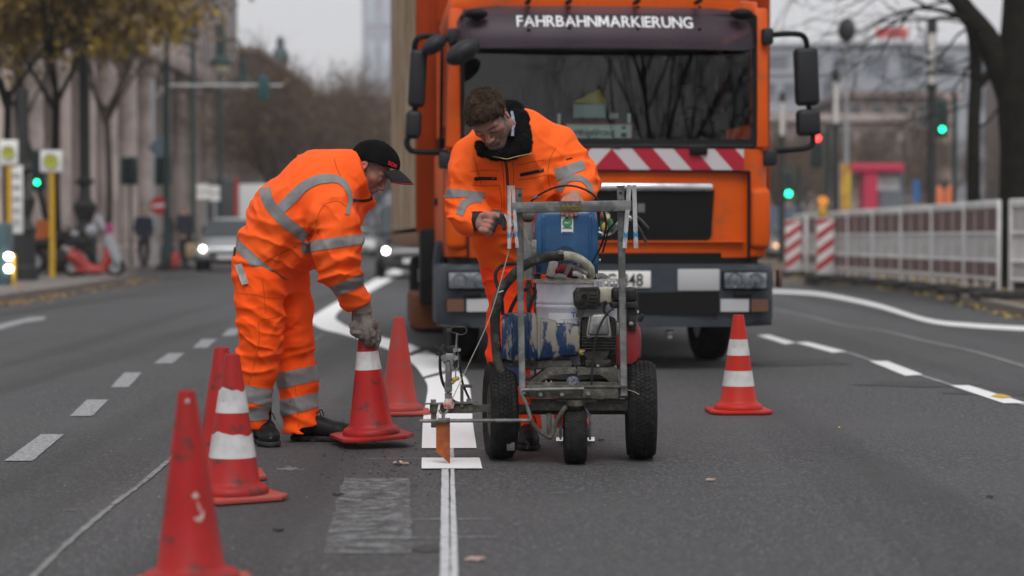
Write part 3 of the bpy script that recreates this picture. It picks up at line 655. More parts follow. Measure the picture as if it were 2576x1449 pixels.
# ornate iron posts by the kerb
def iron_post(label, px, Y, top=9.0, k=1.0):
    x = P(px, 600, Y).x; t = thing('ornate_lamp_post', label, 'street lamp', (x, Y, .118), 'ornate cast iron posts on the left pavement')
    MB().lathe([(.34*k, 0), (.34*k, .25), (.28*k, .3), (.27*k, .95), (.32*k, 1.0), (.20*k, 1.15), (.16*k, 1.3), (0, 1.31)], 12, Matrix.Translation((x, Y, .118))).build('base', m_iron, t)
    MB().lathe([(.15*k, 1.2), (.26*k, 1.5), (.28*k, 1.62), (.15*k, 1.8), (.13*k, 2.1), (.24*k, 2.2), (.13*k, 2.32), (.13*k, top), (0, top)], 12, Matrix.Translation((x, Y, .118))).build('shaft', m_iron, t)
iron_post('ornate cast iron post with a broad base at the left edge', 60, 39.5, 3.8, .85); iron_post('thick ornate cast iron post rising behind the red scooter', 214, 48, 9.5, 1.05)
# bus stop signs
def bus_sign(label, px, Y, ytop, ybot, w, panel=None):
    c = P(px, (ytop+ybot)/2, Y); h = P(px, ytop, Y).z-P(px, ybot, Y).z; t = thing('bus_stop_sign', label, 'bus stop', (c.x, Y, .118))
    MB().cyl((c.x, Y+.05, .1), (c.x, Y+.05, c.z), .062, n=12).build('pole', m_ypole, t)
    MB().box(c, (w, .06, h), bev=.02).build('sign_panel', m_wpl, t)
    MB().cyl((c.x, Y-.03, c.z), (c.x, Y-.045, c.z), min(w, h)*.30, n=24).build('disc', m_ydisc, t)
    text_obj('lettering', 'H', min(w, h)*.28, frame((c.x, Y-.05, c.z-min(w, h)*.14), (1, 0, 0), (0, -1, 0)), m_greenpaint, t, bold=.02)
    MB().lathe([(min(w, h)*.30, 0), (min(w, h)*.33, 0), (min(w, h)*.33, .02), (min(w, h)*.30, .02)], 24, frame((c.x, Y-.05, c.z), (1, 0, 0), (0, -1, 0)), closed=True).build('ring', m_greenpaint, t)
    if panel:
        a, b = P(panel[0], panel[1], Y), P(panel[2], panel[3], Y); MB().box(((a.x+b.x)/2, Y+.06, (a.z+b.z)/2), (b.x-a.x, .08, a.z-b.z), bev=.02).build('timetable', m_wpl, t)
        mb = MB()
        for k in range(5): mb.box(((a.x+b.x)/2, Y+.012, a.z+(b.z-a.z)*(.15+.17*k)), ((b.x-a.x)*.75, .006, (a.z-b.z)*.09))
        mb.build('timetable_print', mat('grey timetable print', (.45, .45, .47), .6, col2=(.25, .25, .27), scale=18), t)
bus_sign('bus stop sign on a yellow pole beside the parked scooter', 129, 42, 378, 433, .47)
bus_sign('bus stop sign with a long white timetable at the left edge', 22, 38, 352, 415, .36, (18, 416, 56, 588))
# traffic signals
e_green = emit('green signal light', (.015, 1.0, .40), 7.0); e_red = emit('red signal light', (1.0, .05, .04), 5.0); e_warm = emit('headlight', (1.0, .93, .80), 14.0); e_amber = emit('amber lamp', (1.0, .45, .12), 2.5); e_dim = emit('dim headlight', (1.0, .9, .85), 2.2)
def signal(label, x, Y, zc, lit, pole=True, gx=0, lens=.062, sm=m_green, grp=None, postx=.28, zt=None):
    """three lamp head; zc is the height of the lit lamp"""
    t = thing('traffic_signal', label, 'traffic light', (x, Y, .118), grp); zg = zc if lit != 'red' else zc-.56
    MB().box((x, Y+.12, zg+.28), (.30, .22, .95), bev=.05).build('housing', sm, t)
    for k, nm in ((0, 'green'), (.28, 'amber'), (.56, 'red')):
        on = nm == lit; MB().cyl((x, Y+.01, zg+k), (x, Y-.015, zg+k), lens, n=20).build('lens', (e_green if nm == 'green' else e_red) if on else m_blk, t, label=f'lit {nm} lamp' if on else None)
    if pole: MB().cyl((x+postx, Y+.15, .1), (x+postx, Y+.15, zt or zg+.9), .06, n=10).bar((x, Y+.14, zg+.1), (x+postx, Y+.15, zg+.1), .05).build('post', sm, t)
    return t
a = P(2370, 325, 50); signal('green traffic light in front of the slim dark trunk', a.x, 50, a.z, 'green', postx=.35)
a = P(1984, 487, 64); signal('green traffic light low beside the right edge of the truck', a.x, 64, a.z, 'green', lens=.085, postx=.35)
a = P(2057, 348, 52); signal('red traffic light half hidden by the truck mirror', a.x, 52, a.z, 'red', lens=.07, postx=.3)
a = P(93, 459, 46); signal('green traffic light on the ornate posts behind the bus stop', a.x, 46, a.z, 'green', lens=.05, postx=-.3, zt=2.6)
for lab, px, py, Y in (('unlit green signal head left of the no entry sign', 325, 430, 60), ('unlit green signal head below the blue grey diamond sign', 410, 430, 60)):
    a = P(px, py, Y); t = thing('traffic_signal', lab, 'traffic light', (a.x, Y, .118)); MB().box((a.x, Y, a.z), (.5, .3, .85), bev=.06).build('housing', m_green, t)
    MB().cyl((a.x, Y+.2, .1), (a.x, Y+.2, a.z+.3), .04).build('post', m_green, t)
    mb = MB()
    for k in (-.26, 0, .26): mb.lathe([(.10, 0), (.12, .12), (.10, .12)], 12, frame((a.x, Y-.14, a.z+k), (1, 0, 0), (0, -1, 0)))
    mb.build('visor', m_green, t)
a, b = P(455, 215, 64), P(712, 215, 64); t = thing('signal_gantry', 'pale mast arm with a teal signal head hanging over the road', 'traffic light', (a.x-.9, 64, .118))
MB().cyl((a.x-.9, 64, .1), (a.x-.9, 64, a.z+.2), .07, .06).tube([(a.x-.9, 64, a.z-.5), (a.x-.5, 64, a.z-.05), (a.x+.2, 64, a.z), (b.x, 64, b.z)], .035, 8).build('mast', m_galv, t)
c = P(663, 222, 63.7); MB().box(c, (.34, .25, .82), bev=.05).build('signal_head', mat('teal signal back', (.02, .07, .075), .5), t)
# signs
c = P(400, 517, 60); t = thing('no_entry_sign', 'round red no entry sign with a white bar', 'road sign', (c.x, 60, .118)); M = frame((c.x, 60, c.z), (1, 0, .12), (0, -1, 0))
MB().lathe([(0, .02), (.27, .02), (.27, 0), (0, 0)], 24, M).build('disc', m_red, t); MB().box(M @ Vector((0, 0, .026)), (.40, .012, .10), Matrix.Rotation(-.12, 3, 'Y')).build('bar', m_wpl, t); MB().cyl((c.x, 60.06, .1), (c.x, 60.06, c.z+.2), .035).build('post', m_galv, t)
c = P(400, 372, 60.6); t = thing('diamond_sign', 'blue grey back of a diamond shaped sign high on a post', 'road sign', (c.x+.15, 60.6, .118))
mb = MB(); s_ = .36; mb.prism([(c.x, 60.6, c.z-s_), (c.x+s_, 60.6, c.z), (c.x, 60.6, c.z+s_), (c.x-s_, 60.6, c.z)], (0, .03, 0)); mb.build('plate', m_slate, t); MB().cyl((c.x+.15, 60.68, .1), (c.x+.15, 60.68, c.z+1.6), .06).build('post', m_green, t)
for lab, px, py, w, h in (('pair of small white signs on a grey post beside the silver car', 512, 482, 34, 34), ('small white square sign on the second grey post by the silver car', 540, 486, 26, 30)):
    c = P(px, py, 66); t = thing('small_sign', lab, 'road sign', (c.x, 66, .118)); mb = MB()
    mb.box((c.x, 66, c.z+.13), (w/76, .03, .22)).box((c.x, 66, c.z-.14), (w/76, .03, .22)); mb.build('plate', m_wpl, t); MB().cyl((c.x, 66.05, .1), (c.x, 66.05, c.z+.3), .045).build('post', m_galv, t)
# barriers on the median
m_barw = mat('dirty white barrier plastic', (.68, .67, .66), .5, col2=(.53, .52, .505), scale=3)
m_bars = mat('pale grey barrier mesh', (.52, .51, .495), .6, col2=(.44, .43, .415), scale=4)
m_barr = mat('red brown reflective strip', (.17, .085, .08), .5, col2=(.13, .09, .085), scale=2)
m_rub = mat('dirty black rubber', (.028, .028, .028), .8, col2=(.06, .055, .05), scale=8)
def make_barrier(label):
    t = thing('barrier_fence', label, 'barrier', (0, 0, 0), 'white plastic barriers on the median'); L_ = 2.06
    for z0, z1, nm in ((1.37, 1.49, 'top_rail'), (.99, 1.05, 'rail'), (.61, .66, 'rail'), (.36, .41, 'rail')): MB().box((L_/2, 0, (z0+z1)/2-.12), (L_, .055, z1-z0), bev=.015).build(nm, m_barw, t)
    for x in (.025, L_-.025): MB().box((x, 0, .74), (.05, .06, 1.26), bev=.015).build('end_post', m_barw, t)
    for x in (.68, 1.37): MB().box((x, 0, .74), (.035, .045, 1.2)).build('upright', m_barw, t)
    MB().box((L_/2, .008, .70), (L_-.1, .012, .33)).build('mesh_panel', m_bars, t)
    for z, h in ((1.09, .32), (.39, .20)): MB().box((L_/2, .012, z), (L_-.1, .012, h)).build('reflective_strip', m_barr, t)
    mb = MB()
    for i in range(40):
        x = .07+i*.0492
        for z, h in ((1.09, .32), (.70, .33), (.39, .20)): mb.box((x, -.004, z), (.014, .016, h))
    tag(mb.build('grille_bars', m_barw, t), kind='stuff')
    for x in (.06, L_-.06): MB().box((x, 0, .055), (.34, .75, .11), bev=.03).build('foot', m_rub, t)
    return t
bw = ['nearest, cut by the frame edge', 'second from the right, ending at the gap', 'third from the right', 'fourth from the right', 'fifth from the right', 'sixth from the right', 'between the two striped beacons', 'left of the striped beacons beside the truck', 'farthest one beside the truck bumper']
b0 = make_barrier('white barrier on black feet, '+bw[0]); b0.location = (6.80, 27.15, .12); b0.rotation_euler.z = R(-66)
path = [(6.74, 27.5), (6.74, 29.6), (6.70, 31.7), (6.62, 33.8), (6.52, 35.9), (6.42, 38.0), (6.38, 40.6), (6.36, 43.0), (6.40, 46)]
for i in range(8):
    c = copy_tree(b0); c['label'] = 'white barrier on black feet, '+bw[i+1]; (x, y), (x2, y2) = path[i], path[i+1]
    c.location = (x, y, .12); c.rotation_euler.z = math.atan2(y2-y, x2-x)
m_bred = mat('red beacon stripe', (.42, .025, .035), .5); 
def beacon(label, px, Y, lamp=False):
    c = P(px, 600, Y); t = thing('striped_beacon', label, 'beacon', (c.x, Y, .12), 'red and white striped beacons before the barriers')
    MB().box((c.x, Y, .17), (.5, .5, .12), bev=.02).build('foot', m_rub, t); MB().box((c.x, Y, .80), (.34, .05, 1.10), bev=.02).build('board', m_barw, t)
    for k in range(4):
        z = .30+k*.30; pts = [(-.165, z), (.165, z+.24), (.165, z+.38), (-.165, z+.14)]; pts = [(x, min(zz, 1.33)) for x, zz in pts]
        MB().prism([(c.x+x, Y-.026, zz) for x, zz in pts], (0, -.004, 0)).build('stripe', m_bred, t)
    if lamp: MB().box((c.x-.05, Y, 1.47), (.16, .12, .2), bev=.03).build('lamp_box', m_ypole, t); MB().cyl((c.x-.05, Y-.07, 1.68), (c.x-.05, Y+.07, 1.68), .10).build('lamp', emit('amber beacon lamp', (.7, .25, .03), .35), t)
beacon('striped warning beacon in front of the barriers, nearer the truck', 1995, 42.5); beacon('striped warning beacon with a yellow lamp on top', 2076, 38.8, True)
# red kiosk and site boxes behind the barrier
m_mag = mat('crimson kiosk panel', (.50, .035, .085), .5); m_white2 = mat('white panel', (.62, .62, .64), .5); m_blue2 = mat('blue sign paint', (.03, .13, .34), .5)
kx = lambda px, Y: (px-CX)/FPX*Y
t = thing('ticket_kiosk', 'crimson kiosk with a white panel behind the barrier', 'kiosk', (kx(2200, 75), 75, .12))
a, b = P(2143, 411, 75), P(2273, 432, 75); MB().box(((a.x+b.x)/2, 75.8, (a.z+b.z)/2), (b.x-a.x, 1.8, a.z-b.z), bev=.03).build('canopy', m_mag, t)
a, b = P(2174, 432, 75), P(2207, 590, 75); MB().box(((a.x+b.x)/2, 75.6, (a.z+.1)/2), (b.x-a.x, 1.2, a.z-.1)).build('pillar', m_mag, t)
a, b = P(2210, 442, 75), P(2266, 478, 75); MB().box(((a.x+b.x)/2, 75.4, (a.z+b.z)/2), (b.x-a.x, .1, a.z-b.z)).build('white_panel', m_white2, t)
a = P(2240, 432, 75.6); MB().box((a.x, 75.8, a.z/2), (.9, .9, a.z)).build('cabin', m_greyd, t)
t = thing('yellow_banner', 'tall yellow banner pole left of the crimson kiosk', 'banner', (kx(2126, 72), 72, .12)); a, b = P(2114, 412, 72), P(2140, 600, 72); MB().box(((a.x+b.x)/2, 72, (a.z+.3)/2), (b.x-a.x, .08, a.z-.3)).build('cloth', mat('yellow banner', (.55, .38, .05), .7, col2=(.35, .12, .06), scale=2.5), t); MB().cyl((a.x, 72, .1), (a.x, 72, a.z+.1), .03).build('pole', m_galv, t)
a = P(2305, 480, 70); t = thing('blue_sign', 'small blue sign on a post right of the kiosk', 'sign', (a.x, 70, .12)); MB().box(a, (.22, .05, .75)).build('plate', m_blue2, t); MB().cyl((a.x, 70.06, .1), (a.x, 70.06, a.z+.4), .03).build('post', m_galv, t)
for lab, px, Y in (('orange traffic drum left of the slim dark trunk', 2390, 58), ('orange traffic drum nearer the lamp post', 2362, 60)):
    a = P(px, 498, Y); t = thing('traffic_drum', lab, 'drum', (a.x, Y, .12), 'orange drums behind the barrier'); MB().lathe([(0, 0), (.3, 0), (.3, .15), (.22, .2), (.2, a.z), (.05, a.z+.25), (0, a.z+.25)], 16, Matrix.Translation((a.x, Y, .12))).build('shell', mat('faded orange drum', (.55, .14, .06), .6), t)
t = thing('hoarding', 'grey site hoarding behind the barrier at the foot of the trees', 'hoarding', (14, 84, .12))
for i in range(7): MB().box((8.6+i*2.5, 84, 1.2), (2.42, .12, 2.2)).build('board', [m_grey, m_slate, m_stone3][i % 3], t)
# ================================================================== BACKGROUND VEHICLES
m_tyre = mat('black tyre rubber', (.009, .009, .009), .85, col2=(.018, .0175, .017), scale=14, bump=.3, bscale=90)
m_carglass = mat('dark car glass', (.03, .04, .045), .08, spec=.7)
m_trim = mat('black plastic trim', (.010, .0105, .011), .55, spec=.25)
m_alloy = mat('grey wheel rim', (.3, .3, .31), .4, metal=.7)
def loft(mb, st, n=20, p=3.2, mi=0):
    """rounded box sections (y, half width, z0, z1) strung along y"""
    rings = []
    for y, w, z0, z1 in st:
        ring = []
        for i in range(n):
            a = 2*math.pi*(i+.5)/n; c, s_ = math.cos(a), math.sin(a); k = (abs(c)**p+abs(s_)**p)**(-1/p)
            ring.append(mb.bm.verts.new((w*c*k, y, (z0+z1)/2+(z1-z0)/2*s_*k)))
        rings.append(ring)
    for A, B in zip(rings, rings[1:]):
        for i in range(n): mb.bm.faces.new((A[i], B[i], B[(i+1) % n], A[(i+1) % n]))
    mb.bm.faces.new(rings[0]); mb.bm.faces.new(rings[-1][::-1])
def place(mb, M):
    for v in mb.bm.verts: v.co = M @ v.co
    return mb
def car(label, x, Y, rz, paint, lights=None, h=1.5, L_=4.3, w=.88, van=False, group=None, cat='car', name='car', z=0):
    t = thing(name, label, cat, (x, Y, z), group); M = Matrix.Translation((x, Y, z)) @ Matrix.Rotation(rz, 4, 'Z')
    mb = MB(); b = .95 if not van else 1.05
    loft(mb, [(0, w*.82, .35, .68), (.06, w*.93, .26, .74), (.5, w, .22, .84), (1.2, w, .2, b), (3.0, w, .2, b+.03), (L_-.25, w*.97, .24, b+.02), (L_, w*.86, .34, b-.1)]); place(mb, M).build('body', paint, t, ang=60)
    mb = MB()
    if van: loft(mb, [(.75, w*.9, .9, 1.0), (1.35, w*.9, .9, h-.08), (1.8, w*.95, .9, h), (L_-.15, w*.95, .9, h), (L_-.02, w*.9, .9, h-.15)])
    else: loft(mb, [(1.05, w*.86, .88, .97), (1.75, w*.80, .88, h-.06), (2.2, w*.78, .88, h), (3.2, w*.78, .88, h-.02), (L_-.3, w*.82, .88, b)])
    place(mb, M).build('roof', paint, t, ang=60)
    mb = MB(); mb.face([M @ Vector(q) for q in ((-w*.80, 1.04, .99), (w*.80, 1.04, .99), (w*.72, 1.62, h-.12), (-w*.72, 1.62, h-.12))]) if not van else mb.face([M @ Vector(q) for q in ((-w*.86, .74, 1.04), (w*.86, .74, 1.04), (w*.84, 1.30, h-.2), (-w*.84, 1.30, h-.2))])
    place(mb, Matrix.Translation(M.to_3x3() @ Vector((0, -.035, .035)))).build('windscreen', m_carglass, t)
    for s_ in (-1, 1):
        mb = MB(); mb.box((s_*w*.84, 2.3, 1.17 if not van else 1.35), (.06, 1.5 if not van else .9, .30)); place(mb, M).build('side_window', m_carglass, t)
        for y in (.82, L_-.8):
            Mw = M @ Matrix.Translation((s_*(w-.1), y, .32)) @ Matrix.Rotation(math.pi/2, 4, 'Y')
            wl = MB().lathe([(.2, -.1), (.31, -.1), (.32, -.05), (.32, .05), (.31, .1), (.2, .1)], 18, Mw, closed=True).build('wheel', m_tyre, t); MB().lathe([(0, .08), (.2, .09), (.2, -.09), (0, -.08)], 14, Mw).build('rim', m_alloy, wl)
        if lights:
            c = M @ Vector((s_*w*.72, .05, .66)); d = M.to_3x3() @ Vector((0, -.03, 0)); mb = MB(); mb.cyl(c+d, c+d*4, .07, .06, n=16); mb.build('headlight', lights, t)
    mb = MB(); mb.box((0, .02, .50), (w*1.1, .06, .14), bev=.02).box((0, .02, .32), (w*1.5, .07, .12), bev=.02); place(mb, M).build('grille', m_trim, t)
    mb = MB(); mb.box((0, -.02, .42), (.5, .02, .11)); place(mb, M).build('number_plate', m_wpl, t); return t
p_silver = mat('silver car paint', (.36, .37, .38), .35, metal=.4, coat=.4); p_dark = mat('dark car paint', (.03, .032, .036), .3, coat=.5); p_white = mat('white car paint', (.62, .62, .62), .35, coat=.4)
x = lambda px, Y: (px-CX)/FPX*Y
car('silver car with its headlight on coming out behind the stooping worker', x(568, 57), 57, R(4), p_silver, e_warm, 1.58, 4.4, .92)
car('dark van with a bright headlight just left of the truck', x(1040, 47), 47, R(3), p_dark, e_warm, 1.9, 4.8, .9, van=True, cat='van', name='van')
car('white car far down the street left of the truck', x(900, 100), 100, R(3), p_white, None, 1.5)
car('dark car with small glowing headlights far down the street', x(930, 128), 128, R(3), p_dark, e_dim, 1.5)
car('grey car beside the far white one', x(962, 118), 118, R(3), p_silver, e_dim, 1.5)
for i, (px, Y, m_, e_) in enumerate(((2260, 58, p_silver, e_dim), (2350, 52, p_dark, e_warm), (2210, 66, p_white, e_dim), (2165, 74, p_dark, e_amber), (1990, 82, p_silver, e_amber), (2430, 60, p_dark, e_amber))):
    car(('silver car behind the barrier right of the beacon', 'dark car behind the barrier under the black lamp post', 'white car behind the barrier below the crimson kiosk', 'dark car with amber lights behind the beacon', 'grey car with amber lights beside the truck', 'dark car with amber lights behind the slimmer trunk')[i], x(px, Y), Y, R(2), m_, e_, 1.45, group='cars queuing behind the barriers', z=.0)
# box van and dark container behind the stooping worker
t = thing('box_van', 'white box van standing beyond the silver car', 'van', (x(668, 82), 82, 0)); a, b = P(597, 462, 82), P(735, 640, 82)
MB().box(((a.x+b.x)/2, 85, (a.z+.6)/2), (b.x-a.x, 5.2, a.z-.6), bev=.06).build('cargo_box', p_white, t); MB().box(((a.x+b.x)/2, 82.2, .75), (b.x-a.x-.1, 1.4, .9), bev=.1).build('cab', p_white, t)
for s_ in (-1, 1): MB().lathe([(.2, -.1), (.38, -.1), (.38, .1), (.2, .1)], 16, Matrix.Translation(((a.x+b.x)/2+s_*.85, 83.2, .38)) @ Matrix.Rotation(math.pi/2, 4, 'Y'), closed=True).build('wheel', m_tyre, t)
a, b = P(520, 452, 90), P(601, 640, 90); t = thing('dark_container', 'dark grey container beside the white box van', 'container', ((a.x+b.x)/2, 90, .0))
MB().box(((a.x+b.x)/2, 92, a.z/2), (b.x-a.x, 4, a.z), bev=.04).build('shell', mat('dark container paint', (.07, .072, .08), .6), t)
c, d = P(590, 448, 89.9), P(599, 545, 89.9); MB().box(((c.x+d.x)/2, 89.95, (c.z+d.z)/2), (d.x-c.x, .12, c.z-d.z)).build('red_edge', m_red, t)
# ================================================================== PEDESTRIANS, SCOOTER, CYCLES ON THE LEFT PAVEMENT
m_ped = attr_mat('pedestrian clothes and skin', .8)
def ped(label, px, Y, h, coat, legs, hair, ang, pose=0):
    X0 = x(px, Y); t = thing('person', label, 'person', (X0, Y, .118)); k = h/1.75; F_ = Field((-.5, -.4, -.02), (.5, .4, 1.9), .02)
    st = .13 if pose else .05
    for s_ in (-1, 1):
        F_.chain([((s_*.09, 0, .9), .10), ((s_*.10, -s_*st*.5, .5), .075), ((s_*.10, s_*st, .09), .055)], .03); F_.cap((s_*.10, s_*st+.02, .04), (s_*.11, s_*st-.16, .04), .05, .045, .03)
        F_.chain([((s_*.20, 0, 1.42), .075), ((s_*.26, .03, 1.12), .06), ((s_*.22, -.12, .92), .045)], .03); F_.ell((s_*.21, -.15, .86), (.045, .06, .06))
    F_.chain([((0, 0, .86), .17), ((0, 0, 1.1), .16), ((0, .01, 1.38), .17)], .05, sq=((0, 1, 0), 1.35)); F_.cap((0, .0, 1.45), (0, -.01, 1.56), .06)
    F_.ell((0, -.02, 1.64), (.078, .098, .12)).ell((0, -.115, 1.62), (.018, .025, .03), k=.02)
    V, Q = F_.mesh(); z = V[:, 2]; tint = np.tile(np.array(coat), (len(V), 1)); tint[z < .80] = legs; tint[z < .10] = (.03, .03, .03)
    tint[(z > 1.50)] = (.42, .27, .21); tint[(z > 1.66) | ((z > 1.56) & (V[:, 1] > .02))] = hair; tint[(z < .91) & (np.abs(V[:, 0]) > .16) & (z > .78)] = (.42, .27, .21)
    c, s_ = math.cos(ang), math.sin(ang); V = V*k; V = np.stack([V[:, 0]*c-V[:, 1]*s_, V[:, 0]*s_+V[:, 1]*c, V[:, 2]], 1)+np.array((X0, Y, .118)); np_mesh('body', V, Q, m_ped, t, tint); return t
ped('blond pedestrian in a long navy coat below the no entry sign', 362, 58, 1.72, (.018, .022, .045), (.02, .02, .03), (.36, .25, .13), R(30), 1)
ped('pedestrian in dark clothes with fair hair, left one of the pair', 424, 58.5, 1.70, (.035, .035, .04), (.02, .02, .025), (.30, .20, .11), R(-60), 1)
ped('pedestrian in a dark navy jacket, right one of the pair', 464, 58.2, 1.80, (.02, .022, .032), (.03, .03, .035), (.20, .13, .08), R(60))
t = thing('shopping_bag', 'tan paper bag carried beside the right hand pedestrian of the pair', 'bag', (x(482, 58), 58, .25)); MB().box((x(482, 58), 58, .60), (.32, .16, .42), bev=.02).build('bag_body', mat('tan paper', (.42, .30, .19), .8), t)
mb = MB(); mb.tube([(x(482, 58)-.08, 58, .8), (x(482, 58), 58, .98), (x(482, 58)+.08, 58, .8)], .008, 5); mb.build('handle', m_trim, t)
t = thing('red_bag', 'red bag standing between the pair of pedestrians', 'bag', (x(442, 57.6), 57.6, .13)); MB().box((x(442, 57.6), 57.6, .33), (.24, .18, .42), bev=.05).build('bag_body', mat('red bag cloth', (.42, .06, .06), .7), t)
m_scr = mat('red scooter plastic', (.33, .025, .02), .4, coat=.3); m_scw = mat('pale scooter plastic', (.30, .31, .34), .5)
def wheel(parent, c, r, w, axis='Y', n=22, tread=None):
    M = Matrix.Translation(c) @ (Matrix.Rotation(math.pi/2, 4, 'X') if axis == 'Y' else Matrix.Rotation(math.pi/2, 4, 'Y'))
    k = MB().lathe([(r*.6, -w*.45), (r*.9, -w*.5), (r*.985, -w*.36), (r, 0), (r*.985, w*.36), (r*.9, w*.5), (r*.6, w*.45)], n, M, closed=True).build('wheel', m_tyre, parent); MB().lathe([(0, -w*.2), (r*.6, -w*.35), (r*.6, w*.35), (0, w*.2)], 14, M).build('rim', m_alloy, k); return k
sx, sy, sz = x(232, 43.2), 43.2, .118
t = thing('motor_scooter', 'red motor scooter with a pale windshield parked on the left pavement', 'scooter', (sx, sy, sz)); v = lambda a, b, c=0: (sx+a, sy+c, sz+b)
wheel(t, v(-.42, .22), .22, .11); wheel(t, v(.50, .22), .22, .10)
MB().tube([v(-.5, .5), v(-.35, .42), v(-.1, .2), v(.2, .18), v(.36, .5), v(.28, .95)], [.14, .17, .12, .10, .12, .09], 10).build('body', m_scr, t)
MB().box(v(-.02, .14), (.7, .30, .09), bev=.03).build('footboard', m_scr, t); MB().box(v(-.32, .74), (.58, .28, .14), bev=.05).build('seat', m_trim, t)
MB().tube([v(.30, .9), v(.42, .62), v(.52, .40), v(.58, .28)], [.15, .13, .11, .09], 10).build('front_shield', m_scw, t); MB().tube([v(.50, .22), v(.40, .6), v(.30, 1.0)], .03, 8).tube([v(.28, 1.0, -.33), v(.30, 1.02), v(.28, 1.0, .33)], .02, 8).build('fork', m_trim, t)
MB().box(v(.22, 1.14), (.05, .42, .44), Matrix.Rotation(R(-25), 3, 'Y'), bev=.02).build('windshield', m_scw, t); MB().ball(v(.02, 1.0), (.17, .15, .15)).build('helmet', m_scw, t)
MB().box(v(.30, .98, .18), (.24, .10, .34), bev=.03).build('pannier', mat('magenta plastic', (.34, .03, .14), .5), t)
bx, by = x(140, 44.6), 44.6; w_ = lambda a, b, c=0: (bx+a, by+c, sz+b)
t = thing('motorcycle', 'dark motorcycle parked behind the yellow bus stop pole', 'motorcycle', (bx, by, sz)); wheel(t, w_(-.5, .32), .32, .13); wheel(t, w_(.55, .32), .32, .12)
MB().tube([w_(-.6, .75), w_(-.2, .7), w_(.2, .85), w_(.4, .7)], [.08, .14, .18, .1], 10).build('tank', m_trim, t); MB().box(w_(0, .42), (.5, .26, .34), bev=.08).build('engine', m_iron, t); MB().tube([w_(.55, .32), w_(.38, .8), w_(.3, 1.05)], .035, 8).tube([w_(.25, 1.08, -.35), w_(.32, 1.08), w_(.25, 1.08, .35)], .02, 8).build('fork', m_trim, t); MB().ball(w_(.42, .92), .11).build('headlamp', m_alloy, t)
c = P(112, 592, 45.5); t = thing('litter_bin', 'orange litter bin on a post beside the bus stop pole', 'bin', (c.x, 45.5, .118)); MB().lathe([(.17, -.36), (.20, 0), (.2, .3), (.21, .34), (0, .36)], 16, Matrix.Translation(c)).build('bin_body', mat('orange bin', (.52, .14, .03), .5), t); MB().cyl((c.x, 45.75, .1), (c.x, 45.75, c.z+.3), .04).build('post', m_iron, t)
a, b = P(-40, 568, 35), P(16, 725, 35); t = thing('display_cabinet', 'teal cabinet with two bright round lamps at the left edge', 'cabinet', ((a.x+b.x)/2, 35, .118)); MB().box(((a.x+b.x)/2, 35.3, (a.z+b.z)/2), (b.x-a.x, .5, a.z-b.z+.1), bev=.04).build('cabinet_body', mat('teal cabinet', (.05, .10, .115), .4), t)
for py in (645, 676): c = P(20, py, 35); MB().cyl(c, c+Vector((0, .1, 0)), .055, n=16).build('lamp', e_warm, t)
c = P(32, 660, 35); MB().cyl((c.x, 35.1, .1), (c.x, 35.1, P(32, 640, 35).z), .035).build('post', m_ypole, t)
# ================================================================== THE ORANGE TRUCK
TX, TY, TA = (1530-CX)/FPX*14.3, 14.3, R(5.2)
TM = Matrix.Translation((TX, TY, 0)) @ Matrix.Rotation(TA, 4, 'Z'); TI = TM.inverted(); T3 = TM.to_3x3()
def T(px, py, yl=0.0):
    """point of the truck's own plane y = yl (measured back from the bumper) seen at a pixel, in truck coordinates"""
    o = TI @ Vector((0, 0, CH)); d = (TI.to_3x3() @ ray(px, py)); return o+d*((yl-o.y)/d.y)
m_or = mat('orange truck paint', (.60, .082, .003), .45, spec=.18, col2=(.52, .068, .003), scale=1.6, col3=(.33, .075, .022), scale3=5, lo3=.50, hi3=.74, bump=.04, bscale=40)
m_orb = mat('orange box panel', (.27, .030, .0015), .6, spec=.12, col2=(.22, .025, .0015), scale=1.5)
m_bump = mat('slate grey bumper plastic', (.036, .044, .056), .5, spec=.35, col2=(.028, .034, .042), scale=6, bump=.1, bscale=200)
m_curt = mat('weathered beige curtain side', (.36, .28, .21), .7, col2=(.23, .165, .11), scale=2.2, stretch=(6, 1, .5), col3=(.42, .35, .29), scale3=5)
m_black = mat('matt black', (.005, .005, .0055), .6, spec=.2); m_mirror = mat('mirror housing', (.015, .016, .018), .5, spec=.3, bump=.15, bscale=150)
m_grey2 = mat('light grey plate', (.40, .40, .41), .6); m_chrome = mat('chrome trim', (.80, .81, .83), .22, metal=1., col2=(.62, .62, .64), scale=7)
m_stw = mat('retroreflective white', (.50, .46, .47), .5); m_str = mat('retroreflective red', (.36, .012, .03), .45)
m_visor = mat('smoked visor', (.055, .035, .048), .42, spec=.25, col2=(.04, .028, .04), scale=2); m_visor.node_tree.nodes['Principled BSDF'].inputs['Alpha'].default_value = .74
m_wind = glass('windscreen glass', (.52, .58, .57), 1.62, .0)
m_int = mat('dark cab interior', (.018, .018, .02), .85); m_seat = mat('cab seat cloth', (.012, .013, .016), .9); m_lens = glass('lamp lens', (.88, .9, .92), 1.3, .06); m_lens2 = mat('frosted headlamp glass', (.26, .265, .27), .18, col2=(.48, .48, .48), scale=16, lo=.40, hi=.66, col3=(.10, .105, .11), scale3=11, lo3=.55, hi3=.66, coat=.6); m_refl = mat('lamp reflector', (.6, .6, .62), .25, metal=1.); m_amb = mat('amber lens', (.12, .055, .035), .3)
TR = thing('truck', 'orange box truck with roof lettering and a red and white striped front facing the camera', 'truck', (TX, TY, 0))
def tb(mb, name, m, parent=None, **k): return place(mb, TM).build(name, m, parent or TR, **k)
